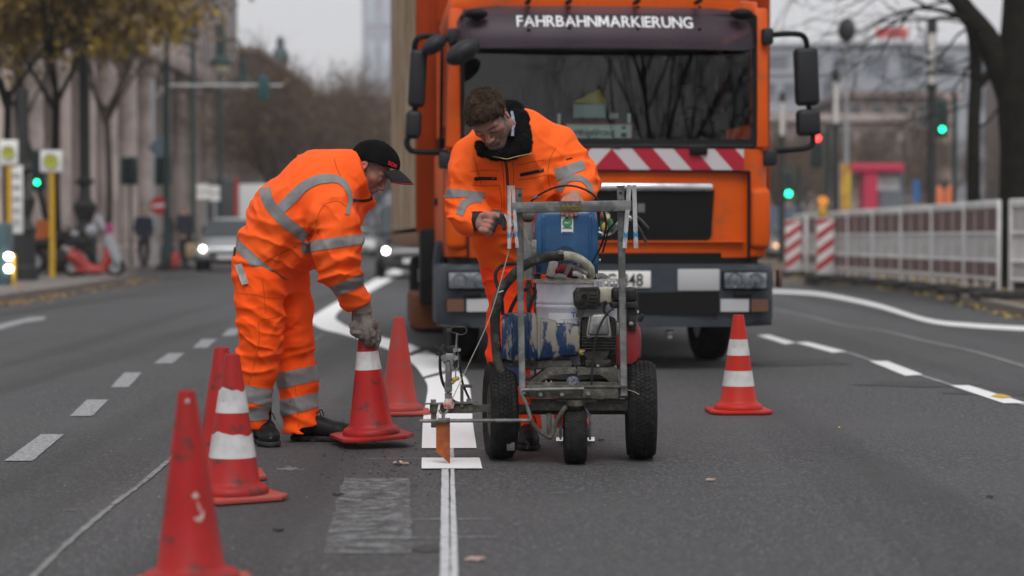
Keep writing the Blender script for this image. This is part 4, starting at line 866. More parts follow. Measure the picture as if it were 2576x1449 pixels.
def plan(w, d, r, y0, bow=.04, n=6):
    """outline seen from above of a front with rounded corners"""
    pts = [(-w/2, y0+d)]
    for i in range(n+1): a = math.pi+i/n*math.pi/2; pts.append((-w/2+r+r*math.cos(a), y0+r+r*math.sin(a)+bow))
    for i in range(1, 5): q = -1+i*.4; pts.append((q*(w/2-r), y0+bow*q*q))
    for i in range(n+1): a = 1.5*math.pi+i/n*math.pi/2; pts.append((w/2-r+r*math.cos(a), y0+r+r*math.sin(a)+bow))
    return pts+[(w/2, y0+d)]
zf = lambda py: T(1530, py, 0).z; xf = lambda px: T(px, 600, 0).x
WC = xf(1940)-xf(1125); xc = (xf(1940)+xf(1125))/2
cabp = [(px_+xc, y_) for px_, y_ in plan(WC, 1.75, .16, 0, .03)]
front = tb(MB().prism([(a, b, zf(648)) for a, b in cabp], (0, 0, zf(368)-zf(648)), bev=.025), 'cab_front', m_or)
# cab above the belt line: pillars, roof, doors, back wall
ztop = zf(-6)
for px0, px1, s_ in ((1122, 1168, -1), (1896, 1938, 1)):
    a0, a1, b0, b1 = T(px0, 372, .03), T(px1+s_*-4, 372, .03), T(px0+8*(s_ < 0), 20, .20), T(px1-6*(s_ > 0), 20, .20)
    mb = MB(); V = [mb.bm.verts.new(q) for q in (a0, a1, b1, b0)] + [mb.bm.verts.new(q+Vector((0, .16, 0))) for q in (a0, a1, b1, b0)]
    for f in ((0, 1, 2, 3), (7, 6, 5, 4), (0, 4, 5, 1), (1, 5, 6, 2), (2, 6, 7, 3), (3, 7, 4, 0)): mb.bm.faces.new([V[i] for i in f])
    bmesh.ops.bevel(mb.bm, geom=list(mb.bm.edges), offset=.02, segments=2, profile=.5, affect='EDGES'); tb(mb, 'pillar', m_or)
tb(MB().prism([(a*.97+xc*.03, b*.9+.16, ztop-.14) for a, b in cabp], (0, 0, .16), bev=.06), 'cab_roof', m_or)
for s_ in (-1, 1):
    xs_ = xc+s_*(WC/2-.02); d = tb(MB().box((xs_, .98, (zf(368)+zf(648))/2+.01), (.045, 1.5, zf(368)-zf(648)-.03), bev=.015), 'door', m_or)
    tb(MB().box((xs_+s_*.03, 1.35, zf(500)), (.03, .22, .06), bev=.012), 'handle', m_black, d); tb(MB().box((xs_+s_*.012, .30, (zf(368)+zf(648))/2), (.03, .016, .76)), 'door_seal', m_black, d)
    tb(MB().box((xs_-s_*.03, .95, (ztop+zf(368))/2), (.02, 1.2, .68)), 'side_window', m_carglass); tb(MB().box((xs_-s_*.02, 1.62, (ztop+zf(368))/2), (.05, .24, .8)), 'rear_pillar', m_or)
tb(MB().box((xc, 1.72, (ztop+zf(648))/2), (WC-.06, .05, ztop-zf(648))), 'back_wall', m_int)
tb(MB().box((xc, .9, zf(645)), (WC-.1, 1.6, .04)), 'cab_floor', m_int)
# windscreen and what shows behind it
wl, wr, wt_, wb = 1163, 1899, 40, 369
def wpt(u, v): px = wl+(wr-wl)*u; py = wb+(wt_-wb)*v; return T(px, py, .005+.12*v+.05*(2*u-1)**2-.012)
tb(MB().grid(wpt, 16, 8), 'windscreen', m_wind, ang=180)
mb = MB(); seal = []
for q in ((0, .0), (0, 1)): mb.tube([wpt(u/12, q[1]) for u in range(13)], .018, 6, 1)
for q in (0, 1): mb.tube([wpt(q, v_/6) for v_ in range(7)], .018, 6, 1)
tb(mb, 'window_seal', m_black)
mb = MB()
for c, s0, s1 in (((0, 1), 1, -1), ((1, 1), -1, -1), ((0, 0), 1, 1), ((1, 0), -1, 1)):   # rounded glass corners
    mb.face([wpt(c[0]+s0*.0, c[1])+Vector((0, -.006, 0)), wpt(c[0]+s0*.05, c[1])+Vector((0, -.006, 0)), wpt(c[0]+s0*.017, c[1]+s1*.045)+Vector((0, -.006, 0)), wpt(c[0], c[1]+s1*.13)+Vector((0, -.006, 0))])
tb(mb, 'glass_border', m_black, recalc=False)
mb = MB(); mb.face([wpt(0, .0)+Vector((0, -.004, 0)), wpt(1, .0)+Vector((0, -.004, 0)), wpt(1, .06)+Vector((0, -.004, 0)), wpt(0, .06)+Vector((0, -.004, 0))]) if False else mb.grid(lambda u, v_: wpt(u, v_*.055)+Vector((0, -.004, 0)), 16, 1); tb(mb, 'glass_border', m_black)
tb(MB().box((xc, .42, zf(372)), (WC-.2, .62, .16), bev=.06), 'dashboard', m_int)
for px in (1270, 1760):
    a = T(px, 330, .95); s0 = tb(MB().box((a.x, 1.15, zf(380)), (.5, .14, .75), bev=.06), 'seat', m_seat); tb(MB().box((a.x, 1.15, zf(215)), (.28, .1, .18), bev=.05), 'headrest', m_seat, s0)
a = T(1745, 352, .45); sw = Matrix.Translation(a) @ Matrix.Rotation(R(-55), 4, 'X'); mb = MB(); mb.lathe([(.205+.016*math.cos(q), .016*math.sin(q)) for q in [k*1.047 for k in range(6)]], 24, sw, closed=True); mb.box(sw @ Vector((0, 0, 0)), (.40, .05, .02), sw.to_3x3()); tb(mb, 'steering_wheel', m_black)
def tpanel(px0, py0, px1, py1, yl, th, m, name, parent=None, bev=.0):
    a, b = T(px0, py0, yl), T(px1, py1, yl); return tb(MB().box(((a.x+b.x)/2, yl+th/2, (a.z+b.z)/2), (b.x-a.x, th, a.z-b.z), bev=bev), name, m, parent)
# dashboard sign, things lying behind the glass
m_signw = mat('pale green white sign', (.50, .60, .56), .5)
sgn = tpanel(1425, 312, 1588, 350, .20, .012, m_signw, 'dash_sign'); tpanel(1422, 309, 1591, 312.6, .195, .016, m_str, 'sign_edge', sgn); tpanel(1588, 312, 1591, 350, .195, .016, m_str, 'sign_edge', sgn)
a = T(1440, 340, .197); text_obj('lettering', 'erbfolgefahrzeug', T(1530, 324, .197).z-a.z, TM @ frame(a, (1, 0, 0), (0, -1, 0)), m_blk, sgn, bold=.01, align='LEFT', sx=.66)
tpanel(1564, 318, 1574, 324, .194, .004, m_blk, 'pictogram', sgn); tpanel(1562, 334, 1576, 344, .194, .004, m_blk, 'pictogram', sgn)
for px in (1406, 1582): tpanel(px-3, 286, px+4, 318, .22, .02, m_signw, 'sign_post', sgn)
yp = T(1482, 300, .42); mb = MB(); mb.prism([T(1440, 258, .42), T(1526, 262, .42), T(1508, 224, .42)], (0, .015, 0)); ypp = tb(mb, 'yellow_paper', mat('yellow paper', (.55, .44, .06), .7)); tpanel(1443, 262, 1524, 296, .41, .015, m_signw, 'white_paper')
tpanel(1534, 285, 1556, 298, .3, .05, m_grey2, 'dash_box')
# sun visor with the lettering
v0, v1 = T(1155, 118, -.10), T(1912, 118, -.10); zt_, zb_ = T(1530, 6, -.10).z, T(1530, 119, -.10).z
def vis(u, v): 
    q = 2*u-1; edge = max(0, abs(q)-.94)/.06; return Vector((v0.x+(v1.x-v0.x)*u, -.045+.10*q*q+.17*(v**2)+edge*.05, zb_+(zt_-zb_)*v*(1-.10*edge*edge)+.02*edge*(1-v)))
vs = tb(MB().grid(vis, 40, 8), 'sun_visor', m_visor, ang=180)
tb(MB().grid(lambda u, v: vis(.01+.98*u, .0+.10*v)+Vector((0, .012, 0)), 24, 2), 'visor_edge', mat('deep blue visor edge', (.02, .02, .05), .4), vs, ang=180)
mtxt = mat('white lettering', (.72, .72, .74), .5)
hx = T(1307, 62, -.13), T(1755, 62, -.13); zc0 = T(1530, 62.5, -.13).z; ht = T(1530, 33.5, -.13).z-zc0
V_, F_ = text_mesh('FAHRBAHNMARKIERUNG', ht, bold=.012); wid = max(q.x for q in V_)-min(q.x for q in V_); sx_ = (hx[1].x-hx[0].x)/wid; mid = (hx[0].x+hx[1].x)/2
def vtext(X_, Y_):
    u = (mid+X_-v0.x)/(v1.x-v0.x); v = (zc0+Y_-zb_)/(zt_-zb_); p = vis(u, v); return TM @ Vector((p.x, p.y-.006, zc0+Y_))
text_obj('lettering', 'FAHRBAHNMARKIERUNG', ht, None, mtxt, vs, bold=.012, sx=sx_, fn=vtext)
for px in (1197, 1866):
    c = T(px, 35, .05); tb(MB().ball(c, (.085, .06, .04)), 'marker_lamp', m_black)
for px in (1433, 1605, 1760, 1330):
    a = T(px, 2, -.02); tb(MB().box(a+Vector((0, .06, .0)), (.03, .2, .02)).cyl(T(px, 18, -.12), T(px, 18, -.16), .012), 'visor_bracket', m_black, vs)
mb = MB()
for px, py in ((1330, 76), (1605, 72), (1433, 70), (1760, 74)): c = T(px, py, -.13); mb.ball(c, .014, u=8, v=6)
tb(mb, 'bolt', m_black, vs)
# warning stripes
z0, z1 = zf(427), zf(374); x0, x1 = xf(1204), xf(1869); cx0 = xf(1537); sw_ = xf(1589)-xf(1537); sl = (xf(1584)-xf(1537))
pan = tb(MB().box(((x0+x1)/2, -.012, (z0+z1)/2), (x1-x0, .02, z1-z0)), 'warning_panel', m_stw)
def clipx(poly, xa, xb):
    for lim, sg in ((xa, 1), (xb, -1)):
        out = []
        for p, q in zip(poly, poly[1:]+poly[:1]):
            ip, iq = (p[0]-lim)*sg >= 0, (q[0]-lim)*sg >= 0
            if ip: out.append(p)
            if ip != iq: t_ = (lim-p[0])/(q[0]-p[0]); out.append((lim, p[1]+(q[1]-p[1])*t_))
        poly = out
        if not poly: break
    return poly
reds = [[(cx0, z1), (cx0+sl, z0), (cx0-sl, z0)]]
for s_ in (-1, 1):
    for k in range(1, 6): a = sw_*(2*k-1); reds.append([(cx0+s_*q, w) for q, w in ((a, z1), (a+sw_, z1), (a+sw_+sl, z0), (a+sl, z0))])
for r_ in reds:
    p = clipx(r_, x0, x1)
    if len(p) > 2: tb(MB().prism([(q[0], -.0225, q[1]) for q in p], (0, -.002, 0)), 'red_stripe', m_str, pan)
c = T(1757, 378, -.03); tb(MB().box(c, (.13, .05, .07), bev=.015), 'wiper_arm', m_black); mb = MB()
for s_, a, b in ((1, 1757, 1500), (1, 1560, 1300)): mb.tube([T(a, 372, -.02), T((a+b)/2, 365, .0), T(b, 361, .01)], .012, 6)
tb(mb, 'wiper', m_black)
# grille, chrome bar, seams, corner panels
gp = [T(q[0], q[1], -.004) for q in ((1262, 478), (1796, 478), (1788, 596), (1776, 607), (1284, 607), (1272, 596))]
gr = tb(MB().prism(gp, (0, -.02, 0)), 'grille', mat('gloss black grille', (.004, .004, .0045), .4, spec=.2)); mb = MB()
for py in (505, 530, 555, 580): a = T(1530, py, -.03); mb.box(a+Vector((0, .010, 0)), (xf(1778)-xf(1282), .004, .012))
tb(mb, 'grille_slat', m_black, gr)
a, b = T(1266, 459, -.03), T(1794, 482, -.03); tb(MB().box(((a.x+b.x)/2, -.035, (a.z+b.z)/2), (b.x-a.x, .05, a.z-b.z), bev=.022, seg=3), 'chrome_bar', m_chrome, gr)
for q in ((1604, 512, 18, 22),): tpanel(q[0], q[1], q[0]+q[2], q[1]+q[3], -.035, .008, mat('grey grille badge', (.12, .12, .125), .4), 'badge', gr)
for px in (1177, 1884): tb(MB().box((xf(px), -.001, (zf(430)+zf(648))/2), (.014, .05, zf(430)-zf(648))), 'panel_seam', m_black)
tb(MB().box((xc, .0, zf(430)), (WC-.34, .062, .008)), 'panel_seam', m_black)
tb(MB().box((xc, .002, zf(608)), (WC-.4, .07, .012), bev=.004), 'panel_crease', m_or)
for s_, px in ((1, 1912), (-1, 1152)):
    a = T(px, 540, .0); tb(MB().box((a.x, .10, (zf(470)+zf(628))/2), (.17, .2, zf(470)-zf(628)), bev=.05, seg=3), 'corner_panel', m_or)
# bumper
WB = xf(1957)-xf(1100); xb = (xf(1957)+xf(1100))/2
bmp = tb(MB().prism([(a+xb, b, zf(822)) for a, b in plan(WB, .75, .24, -.09, .05)], (0, 0, zf(664)-zf(822)), bev=.05), 'bumper', m_bump)
tb(MB().prism([(a+xb, b, zf(664)-.01) for a, b in plan(WB-.2, .6, .2, -.02, .05)], (0, 0, .09)), 'bumper_gap', m_black)
tpanel(1252, 736, 1808, 792, -.088, .03, m_black, 'bumper_opening', bmp); tpanel(1705, 677, 1811, 732, -.094, .02, m_grey2, 'bumper_plate', bmp, .01); tpanel(1254, 677, 1360, 732, -.094, .02, m_bump, 'bumper_plate', bmp, .01)
for s_ in (1, -1):
    mx = lambda px: px if s_ > 0 else 2*1529-px
    lo, hi = sorted((mx(1818), mx(1934))); hl = tpanel(lo, 681, hi, 730, -.075 if s_ > 0 else -.075, .06, m_black, 'headlight', bmp, .015)
    for px, r_ in ((1848, .056), (1901, .050)): c = T(mx(px), 705, -.08); tb(MB().lathe([(r_, 0), (r_*.7, -.03), (.015, -.055), (0, -.055)][::-1], 18, Matrix.Translation(c+Vector((0, -.012, 0))) @ Matrix.Rotation(math.pi/2, 4, 'X')), 'reflector', m_refl, hl)
    tpanel(lo+5, 686, hi-5, 725, -.079, .006, m_lens2, 'lamp_bed', hl, .002); tpanel(lo+3, 684, hi-3, 727, -.106, .004, m_lens, 'lens', hl)
    lo, hi = sorted((mx(1812), mx(1938))); fl = tpanel(lo, 750, hi, 786, -.078, .05, m_black, 'fog_lamp', bmp, .012)
    lo, hi = sorted((mx(1813), mx(1884))); tpanel(lo, 752, hi, 784, -.086, .02, m_grey2, 'white_lens', fl); lo, hi = sorted((mx(1890), mx(1934))); tpanel(lo, 752, hi, 784, -.082, .02, m_amb, 'amber_lens', fl)
    c = T(mx(1870), 741, -.09); tb(MB().box(c, (.13, .03, .03), bev=.01), 'step_slot', m_black, bmp)
tb(MB().box(T(1960, 700, .2), (.03, .10, .13), bev=.01), 'side_marker', m_amb, bmp)
pl = tpanel(1441, 682, 1637, 724, -.10, .012, m_wpl, 'number_plate', bmp, .004); tpanel(1441, 682, 1455, 724, -.102, .004, m_blue2, 'blue_strip', pl)
a = T(1545, 719.5, -.104); text_obj('lettering', 'B BC 848', T(1545, 689, -.104).z-a.z, TM @ frame(a, (1, 0, 0), (0, -1, 0)), m_blk, pl, bold=.012, sx=.86)
# chassis and wheels
tb(MB().box((0, 2.6, .62), (.95, 5.0, .34)).box((0, 1.25, .45), (1.7, .16, .14), bev=.03).box((-.75, 2.7, .55), (.55, .9, .5), bev=.04).box((.75, 2.6, .55), (.55, .8, .5), bev=.04).box((0, .5, .42), (1.6, .6, .22)), 'chassis', m_black)
tb(MB().cyl(T(1685, 826, .2), T(1685, 850, .2), .02).ball(T(1685, 836, .2), .03), 'tow_pin', m_refl)
def twheel(xl, yl, dual=False):
    c = TM @ Vector((xl, yl, .39)); w = .24 if not dual else .52; M = Matrix.Translation(c) @ Matrix.Rotation(TA, 4, 'Z') @ Matrix.Rotation(math.pi/2, 4, 'Y'); r = .39
    k = MB().lathe([(.22, -w*.42), (r*.88, -w*.5), (r*.97, -w*.42), (r, -w*.2), (r, w*.2), (r*.97, w*.42), (r*.88, w*.5), (.22, w*.42)], 28, M, closed=True).build('wheel', m_tyre, TR); MB().lathe([(0, -w*.3), (.22, -w*.4), (.22, w*.4), (0, w*.3)], 18, M).build('rim', m_alloy, k)
for s_ in (-1, 1):
    twheel(s_*.98, 1.28); twheel(s_*.92, 6.1, True)
    tb(MB().grid(lambda u, v: Vector((s_*(.82+.36*v), 1.28+.56*math.cos(math.pi*u), .42+.50*math.sin(math.pi*u))), 14, 1), 'wheel_arch', m_black, thick=.03)
tb(MB().tube([T(1112, 610, .55), T(1104, 680, .6), T(1112, 760, .6)], .05, 8).box(T(1110, 800, .7), (.10, .5, .06)), 'cab_step', m_bump)
# mirrors
def mirror(name, px0, py0, px1, py1, yl, d=.10, tilt=0): 
    a, b = T(px0, py0, yl), T(px1, py1, yl); return tb(MB().box(((a.x+b.x)/2, yl, (a.z+b.z)/2), (b.x-a.x, d, a.z-b.z), Matrix.Rotation(R(tilt), 3, 'Y'), bev=.035, seg=3), name, m_mirror)
mirror('mirror', 1029, 124, 1072, 270, .12, .13, 3); mirror('mirror', 1020, 278, 1060, 349, .12, .12, 3); mirror('mirror', 2000, 120, 2057, 266, .12, .13, -2.5); mirror('mirror', 2004, 275, 2062, 342, .12, .12, -2)
c = T(1164, 131, -.18); tb(MB().ball(c, (.135, .10, .075), Matrix.Rotation(R(-32), 3, 'Y')), 'mirror', m_mirror); c = T(1092, 113, .0); tb(MB().ball(c, (.10, .08, .06), Matrix.Rotation(R(-36), 3, 'Y')), 'mirror', m_mirror)
for pts in ([T(1152, 100, .12), T(1100, 92, .10), T(1062, 92, .08), T(1046, 104, .08), T(1042, 130, .1)], [T(1026, 345, .1), T(1024, 362, .1), T(1034, 378, .1), T(1060, 382, .1), T(1128, 384, .14)], [T(1150, 98, .1), T(1166, 112, -.1)], [T(1918, 92, .14), T(1960, 86, .10), T(2008, 86, .08), T(2026, 98, .08), T(2031, 124, .1)], [T(2046, 340, .1), T(2044, 362, .1), T(2030, 372, .1), T(2000, 376, .1), T(1945, 380, .14)], [T(1046, 268, .12), T(1042, 280, .12)], [T(2034, 264, .12), T(2036, 277, .12)]): tb(MB().tube(pts, .021, 8), 'mirror_arm', m_black)
for q, d in ((T(1122, 404, .12), (.11, .10, .115)), (T(1140, 92, .14), (.08, .1, .12)), (T(1934, 397, .12), (.11, .10, .115)), (T(1930, 92, .14), (.08, .1, .12))): tb(MB().box(q, d, bev=.02), 'mirror_bracket', m_mirror)
tb(MB().tube([T(1112, 120, .32), T(1110, 300, .32), T(1108, 420, .32)], .014, 6), 'side_seal', m_black)
# the box behind the cab
BY = 1.98; bl_, br_ = T(1047, 600, BY).x, T(1937, 600, BY).x; zb0 = T(1047, 604, BY).z; zb1 = 3.75; BL = 6.6
tb(MB().box(((bl_+br_)/2, BY+.03, (zb0+zb1)/2), (br_-bl_, .06, zb1-zb0), bev=.02), 'front_wall', m_orb)
for px in (1090, 1530, 1912): a = T(px, 600, BY); tb(MB().box((a.x, BY-.006, (zb0+zb1)/2), (.035, .03, zb1-zb0-.05)), 'wall_rib', m_orb)
for s_, xx in ((-1, bl_), (1, br_)):
    cs = tb(MB().box((xx-s_*.02, BY+BL/2, (zb0+zb1)/2+.05), (.03, BL-.1, zb1-zb0-.1)), 'side_curtain', m_curt)
    for k in range(22): tb(MB().box((xx-s_*.001, BY+.25+k*.29, (zb0+zb1)/2+.05), (.012, .03, zb1-zb0-.14)), 'strap', m_curt, cs)
    tb(MB().box((xx-s_*.05, BY+BL/2, zb0), (.10, BL, .13), bev=.015).box((xx-s_*.05, BY+BL-.04, (zb0+zb1)/2), (.11, .08, zb1-zb0)), 'side_rail', mat('brown side rail', (.16, .085, .05), .6), cs)
    tb(MB().box((xx-s_*.16, BY+1.9, .60), (.04, 1.9, .13), bev=.01).box((xx-s_*.16, BY+1.9, .36), (.04, 1.9, .10), bev=.01), 'underrun_bar', m_grey2)
tb(MB().box(((bl_+br_)/2, BY+BL/2, zb1), (br_-bl_, BL, .06)), 'box_roof', m_orb); tb(MB().box(((bl_+br_)/2, BY+BL/2, zb0+.02), (br_-bl_-.1, BL-.05, .10)), 'box_floor', m_black); tb(MB().box(((bl_+br_)/2, BY+BL, (zb0+zb1)/2), (br_-bl_, .06, zb1-zb0)), 'rear_wall', m_orb)
tb(MB().box((bl_+.22, 1.85, .72), (.40, .28, .62), bev=.03), 'mudguard', m_black); tb(MB().box((bl_+.12, 2.5, .36), (.3, 1.3, .28), bev=.03), 'tool_box', mat('rust brown tool box', (.10, .035, .015), .7))
# ================================================================== THE LINE MARKING MACHINE
m_steel = mat('dull galvanised frame', (.12, .12, .118), .45, metal=.55, col2=(.23, .23, .225), scale=14, col3=(.07, .085, .075), scale3=30, lo3=.56, hi3=.7, bump=.15, bscale=120, rough2=.6)
m_dirty = mat('paint splashed grimy steel', (.075, .071, .061), .75, metal=.1, col2=(.15, .14, .12), scale=22, lo=.45, hi=.68, col3=(.045, .042, .038), scale3=9, bump=.4, bscale=90)
m_grime = mat('oily engine black', (.015, .0145, .0135), .6, metal=.1, col2=(.038, .035, .03), scale=16, col3=(.12, .11, .09), scale3=60, lo3=.64, hi3=.72, bump=.4, bscale=80)
m_plast = mat('black engine plastic', (.008, .008, .0085), .45, spec=.3, col2=(.03, .03, .03), scale=20, col3=(.4, .39, .36), scale3=26, lo3=.74, hi3=.77, stretch=(1, 1, .5))
m_alu = mat('cast aluminium cover', (.27, .27, .265), .42, metal=.75, col2=(.16, .155, .145), scale=18, lo=.5, hi=.75, bump=.2, bscale=150)
m_cream = mat('cream fuel tank', (.52, .49, .38), .4, col2=(.38, .35, .27), scale=12)
m_redeng = mat('dusty red engine cover', (.27, .018, .022), .5, col2=(.17, .03, .03), scale=18)
m_gear = mat('blue gear case with dried paint drips', (.007, .026, .075), .5, col2=(.20, .18, .15), scale=19, lo=.46, hi=.52, detail=6, stretch=(1, 1, .28), col3=(.42, .40, .36), scale3=70, lo3=.66, hi3=.70, bump=.5, bscale=50)
m_tank = mat('blue plastic tank', (.008, .062, .165), .32, col2=(.02, .095, .21), scale=5, coat=.1, col3=(.35, .40, .45), scale3=60, lo3=.73, hi3=.75)
m_tankshade = mat('tank recess shade blue', (.008, .03, .075), .4)
m_bucket = mat('white lilac tin bucket', (.60, .59, .66), .35, col2=(.53, .52, .58), scale=6, col3=(.70, .70, .70), scale3=50, lo3=.72, hi3=.75)
m_lid = mat('bucket lid rim with paint', (.36, .35, .29), .5, col2=(.55, .53, .44), scale=24, bump=.5, bscale=60)
m_hose = mat('splashed rubber hose', (.026, .025, .023), .7, col2=(.085, .08, .07), scale=15, col3=(.34, .32, .27), scale3=70, lo3=.66, hi3=.72, bump=.2, bscale=100)
m_hose2 = mat('hose crusted with paint', (.30, .29, .20), .7, col2=(.50, .48, .40), scale=20, bump=.6, bscale=50)
m_cable = mat('black cable', (.014, .014, .015), .5)
m_mtyre = mat('machine tyre rubber', (.011, .011, .011), .8, col2=(.024, .023, .022), scale=20, col3=(.16, .15, .13), scale3=130, lo3=.68, hi3=.74, bump=.2, bscale=120)
m_orust = mat('rusty orange plate', (.34, .085, .018), .6, col2=(.20, .05, .02), scale=12, col3=(.40, .16, .06), scale3=50)
m_tip = mat('red spray tip guard', (.40, .10, .10), .5, col2=(.60, .55, .52), scale=40)
m_string = mat('cord', (.40, .36, .30), .8); m_tie = mat('white cable tie', (.66, .65, .62), .5)
m_ymet = mat('brass nut with yellow paint', (.42, .30, .04), .5, col2=(.30, .22, .10), scale=60)
m_bolt = mat('zinc bolt', (.30, .295, .28), .45, metal=.7, col2=(.18, .17, .15), scale=60)
MR = thing('line_marking_machine', 'three wheeled line marking machine with engine, blue tank and galvanised frame', 'marking machine', P(1435, 1155, 8.56))
def rect(mb, a, b, c, d, Y, dep, bev=0, mi=0, seg=2):
    p, q = P(a, b, Y), P(c, d, Y); return mb.box(((p.x+q.x)/2, Y+dep/2, (p.z+q.z)/2), (abs(q.x-p.x), dep, abs(p.z-q.z)), bev=bev, mi=mi, seg=seg)
def M_(name, m, parent=None): return lambda mb, **k: mb.build(name, m, parent or MR, **k)
FY = 8.36
def beam(mb, a, b, w, d, Y): return mb.bar(P(*a, Y), P(*b, Y), w, d, bev=.004)
# frame: posts, crossbar with its plate
M_('post', m_steel)(beam(MB(), (1305, 474), (1314, 990), .028, .028, FY)); M_('post', m_steel)(beam(MB(), (1561, 468), (1569.5, 994), .029, .028, FY))
cb = M_('crossbar', m_steel)(beam(MB(), (1286, 523), (1588, 517.5), .046, .03, FY-.031))
rect(MB(), 1407, 506, 1463, 530, FY-.0485, .002).build('warning_label', mat('dark warning label', (.06, .06, .058), .5, col2=(.13, .13, .125), scale=90), cb); lb = rect(MB(), 1408, 517.5, 1462, 529, FY-.0500, .001).build('warning_strip', mat('yellow warning strip', (.22, .15, .025), .5, col2=(.14, .10, .03), scale=40), cb)
text_obj('lettering', 'CAUTION', .0125, frame(P(1434, 520, FY-.0515), (-1, 0, .01), (0, -1, 0)), m_blk, cb, bold=.01)
for q in ((1307, 491), (1561, 486)): MB().cyl(P(*q, FY-.0145), P(*q, FY-.0165), .0065, n=12).build('bolt_hole', m_blk, MR)
# rails and axle beam
fr = rect(MB(), 1330, 976, 1556, 1003, FY-.03, .05, bev=.004); rect(fr, 1326, 970, 1578, 976, FY-.035, .09, bev=.003); rect(fr, 1556, 976, 1580, 1000, FY-.01, .03, bev=.003); M_('front_rail', m_dirty)(fr)
for q in ((1360, 992), (1414, 992), (1480, 990)): M_('bolt', m_bolt)(MB().cyl(P(*q, FY-.03), P(*q, FY-.045), .009, n=6))
rect(MB(), 1464, 979, 1482, 1002, FY-.034, .004, bev=.002).build('rail_plate', m_dirty, MR); rect(MB(), 1352, 984, 1370, 1002, FY-.034, .004, bev=.002).build('rail_plate', m_dirty, MR)
M_('axle_beam', m_dirty)(rect(rect(MB(), 1335, 1006, 1582, 1033, 8.40, .05, bev=.003), 1262, 1026, 1600, 1043, 8.53, .06, bev=.004))
rect(rect(MB(), 1400, 1003, 1500, 1012, FY, .1, bev=.003), 1520, 1003, 1560, 1014, 8.39, .06, bev=.003).build('bracket', m_dirty, MR)
M_('side_rail', m_dirty)(MB().bar(P(1320, 985, FY), P(1330, 985, 8.80), .03, .04, bev=.003)); M_('side_rail', m_dirty)(MB().bar(P(1568, 988, FY), P(1560, 985, 8.80), .03, .04, bev=.003))
M_('base_plate', m_dirty)(rect(MB(), 1318, 962, 1562, 968, 8.40, .46, bev=.003))
# arched engine mounts
for (xa, xb_, Y) in ((1322, 1452, 8.41), (1452, 1556, 8.412)):
    w = xb_-xa; pts = [(xa, 964), (xa+w*.12, 958), (xa+w*.42, 926), (xb_-w*.03, 925), (xb_, 931), (xb_-w*.02, 941), (xa+w*.5, 942), (xa+w*.28, 962), (xa+w*.2, 968)] if xa < 1400 else [(xa, 925), (xb_-w*.10, 925), (xb_-w*.02, 931), (xb_, 962), (xb_-w*.18, 966), (xb_-w*.30, 950), (xb_-w*.45, 941), (xa+w*.12, 941), (xa, 948)]
    M_('engine_mount', m_dirty)(MB().prism([P(a, b, Y) for a, b in pts], (0, .16, 0), bev=.003))
cap_ = MB().cyl(P(1441, 969, 8.40), P(1441, 953, 8.40), .030, .026, n=18).cyl(P(1441, 953, 8.40), P(1441, 948, 8.40), .024, .016, n=18).box(P(1441, 953, 8.38), (.018, .02, .02), bev=.003); M_('blue_cap', mat('small blue cap', (.03, .06, .12), .4, col2=(.2, .2, .2), scale=40))(cap_)
for q in (1380, 1441): M_('wing_nut', m_bolt)(MB().cyl(P(q, 974, FY-.01), P(q, 966, FY-.01), .009, n=10).box(P(q-5, 962, FY-.01), (.006, .006, .018), Matrix.Rotation(R(-35), 3, 'Y'), bev=.002).box(P(q+5, 962, FY-.01), (.006, .006, .018), Matrix.Rotation(R(35), 3, 'Y'), bev=.002))
# wheels with zigzag tread
def mwheel(px, py0, py1, w, Y, turn=0.0, blocks=64, name='wheel', tilt=0):
    a, b = P(px, py0, Y), P(px, py1, Y); r = (a.z-b.z)/2; c = Vector((a.x, Y, r+.001)); M = Matrix.Translation(c) @ Matrix.Rotation(turn, 4, 'Z') @ Matrix.Rotation(math.pi/2, 4, 'Y')
    k = MB().lathe([(r*.52, -w*.36), (r*.80, -w*.5), (r*.915, -w*.485), (r*.972, -w*.36), (r*.985, 0), (r*.972, w*.36), (r*.915, w*.485), (r*.80, w*.5), (r*.52, w*.36)], 44, M, closed=True).build(name, m_mtyre, MR, ang=50)
    mb = MB(); rows = [-.30, -.15, 0, .15, .30] if w > .11 else [-.33, -.11, .11, .33]
    for j, v in enumerate(rows):
        for i in range(blocks):
            t = 2*math.pi*(i+.5*(j % 2))/blocks; rr_ = r*(.992 if abs(v) < .29 else .978); A = M @ Matrix.Rotation(t, 4, 'Z') @ Matrix.Translation((rr_-.0032, 0, v*w)) @ Matrix.Rotation((.5 if j % 2 else -.5), 4, 'X')
            mb.box(A.translation, (.009, 2*math.pi*r/blocks*.80, w*.135), A.to_3x3())
    tag(mb.build('tread_blocks', m_mtyre, k), kind='stuff')
    MB().lathe([(0, -w*.20), (r*.5, -w*.34), (r*.54, -w*.38), (r*.54, w*.38), (r*.5, w*.34), (0, w*.20)], 20, M).lathe([(.022, -w*.46), (.022, w*.46)], 12, M).build('rim', m_dirty, k); return k
mwheel(1612.5, 908, 1154, .125, 8.56, R(-1)); mwheel(1258, 913, 1158, .118, 8.56, R(7)); 
M_('axle', m_dirty)(MB().cyl(P(1250, 1034, 8.56), P(1625, 1034, 8.56), .012))
mwheel(1447, 1039, 1172, .095, 8.37, R(1), 40, 'front_wheel')
fk = MB()
for s_ in (-1, 1):
    q = 1447+s_*37; fk.bar(P(q, 1124, 8.37), P(q, 1045, 8.37), .010, .03, bev=.002).bar(P(q, 1047, 8.37), P(1447+s_*20, 1016, 8.39), .010, .03, bev=.002)
M_('fork', mat('dark blue fork', (.03, .04, .07), .6, col2=(.10, .10, .09), scale=30))(fk)
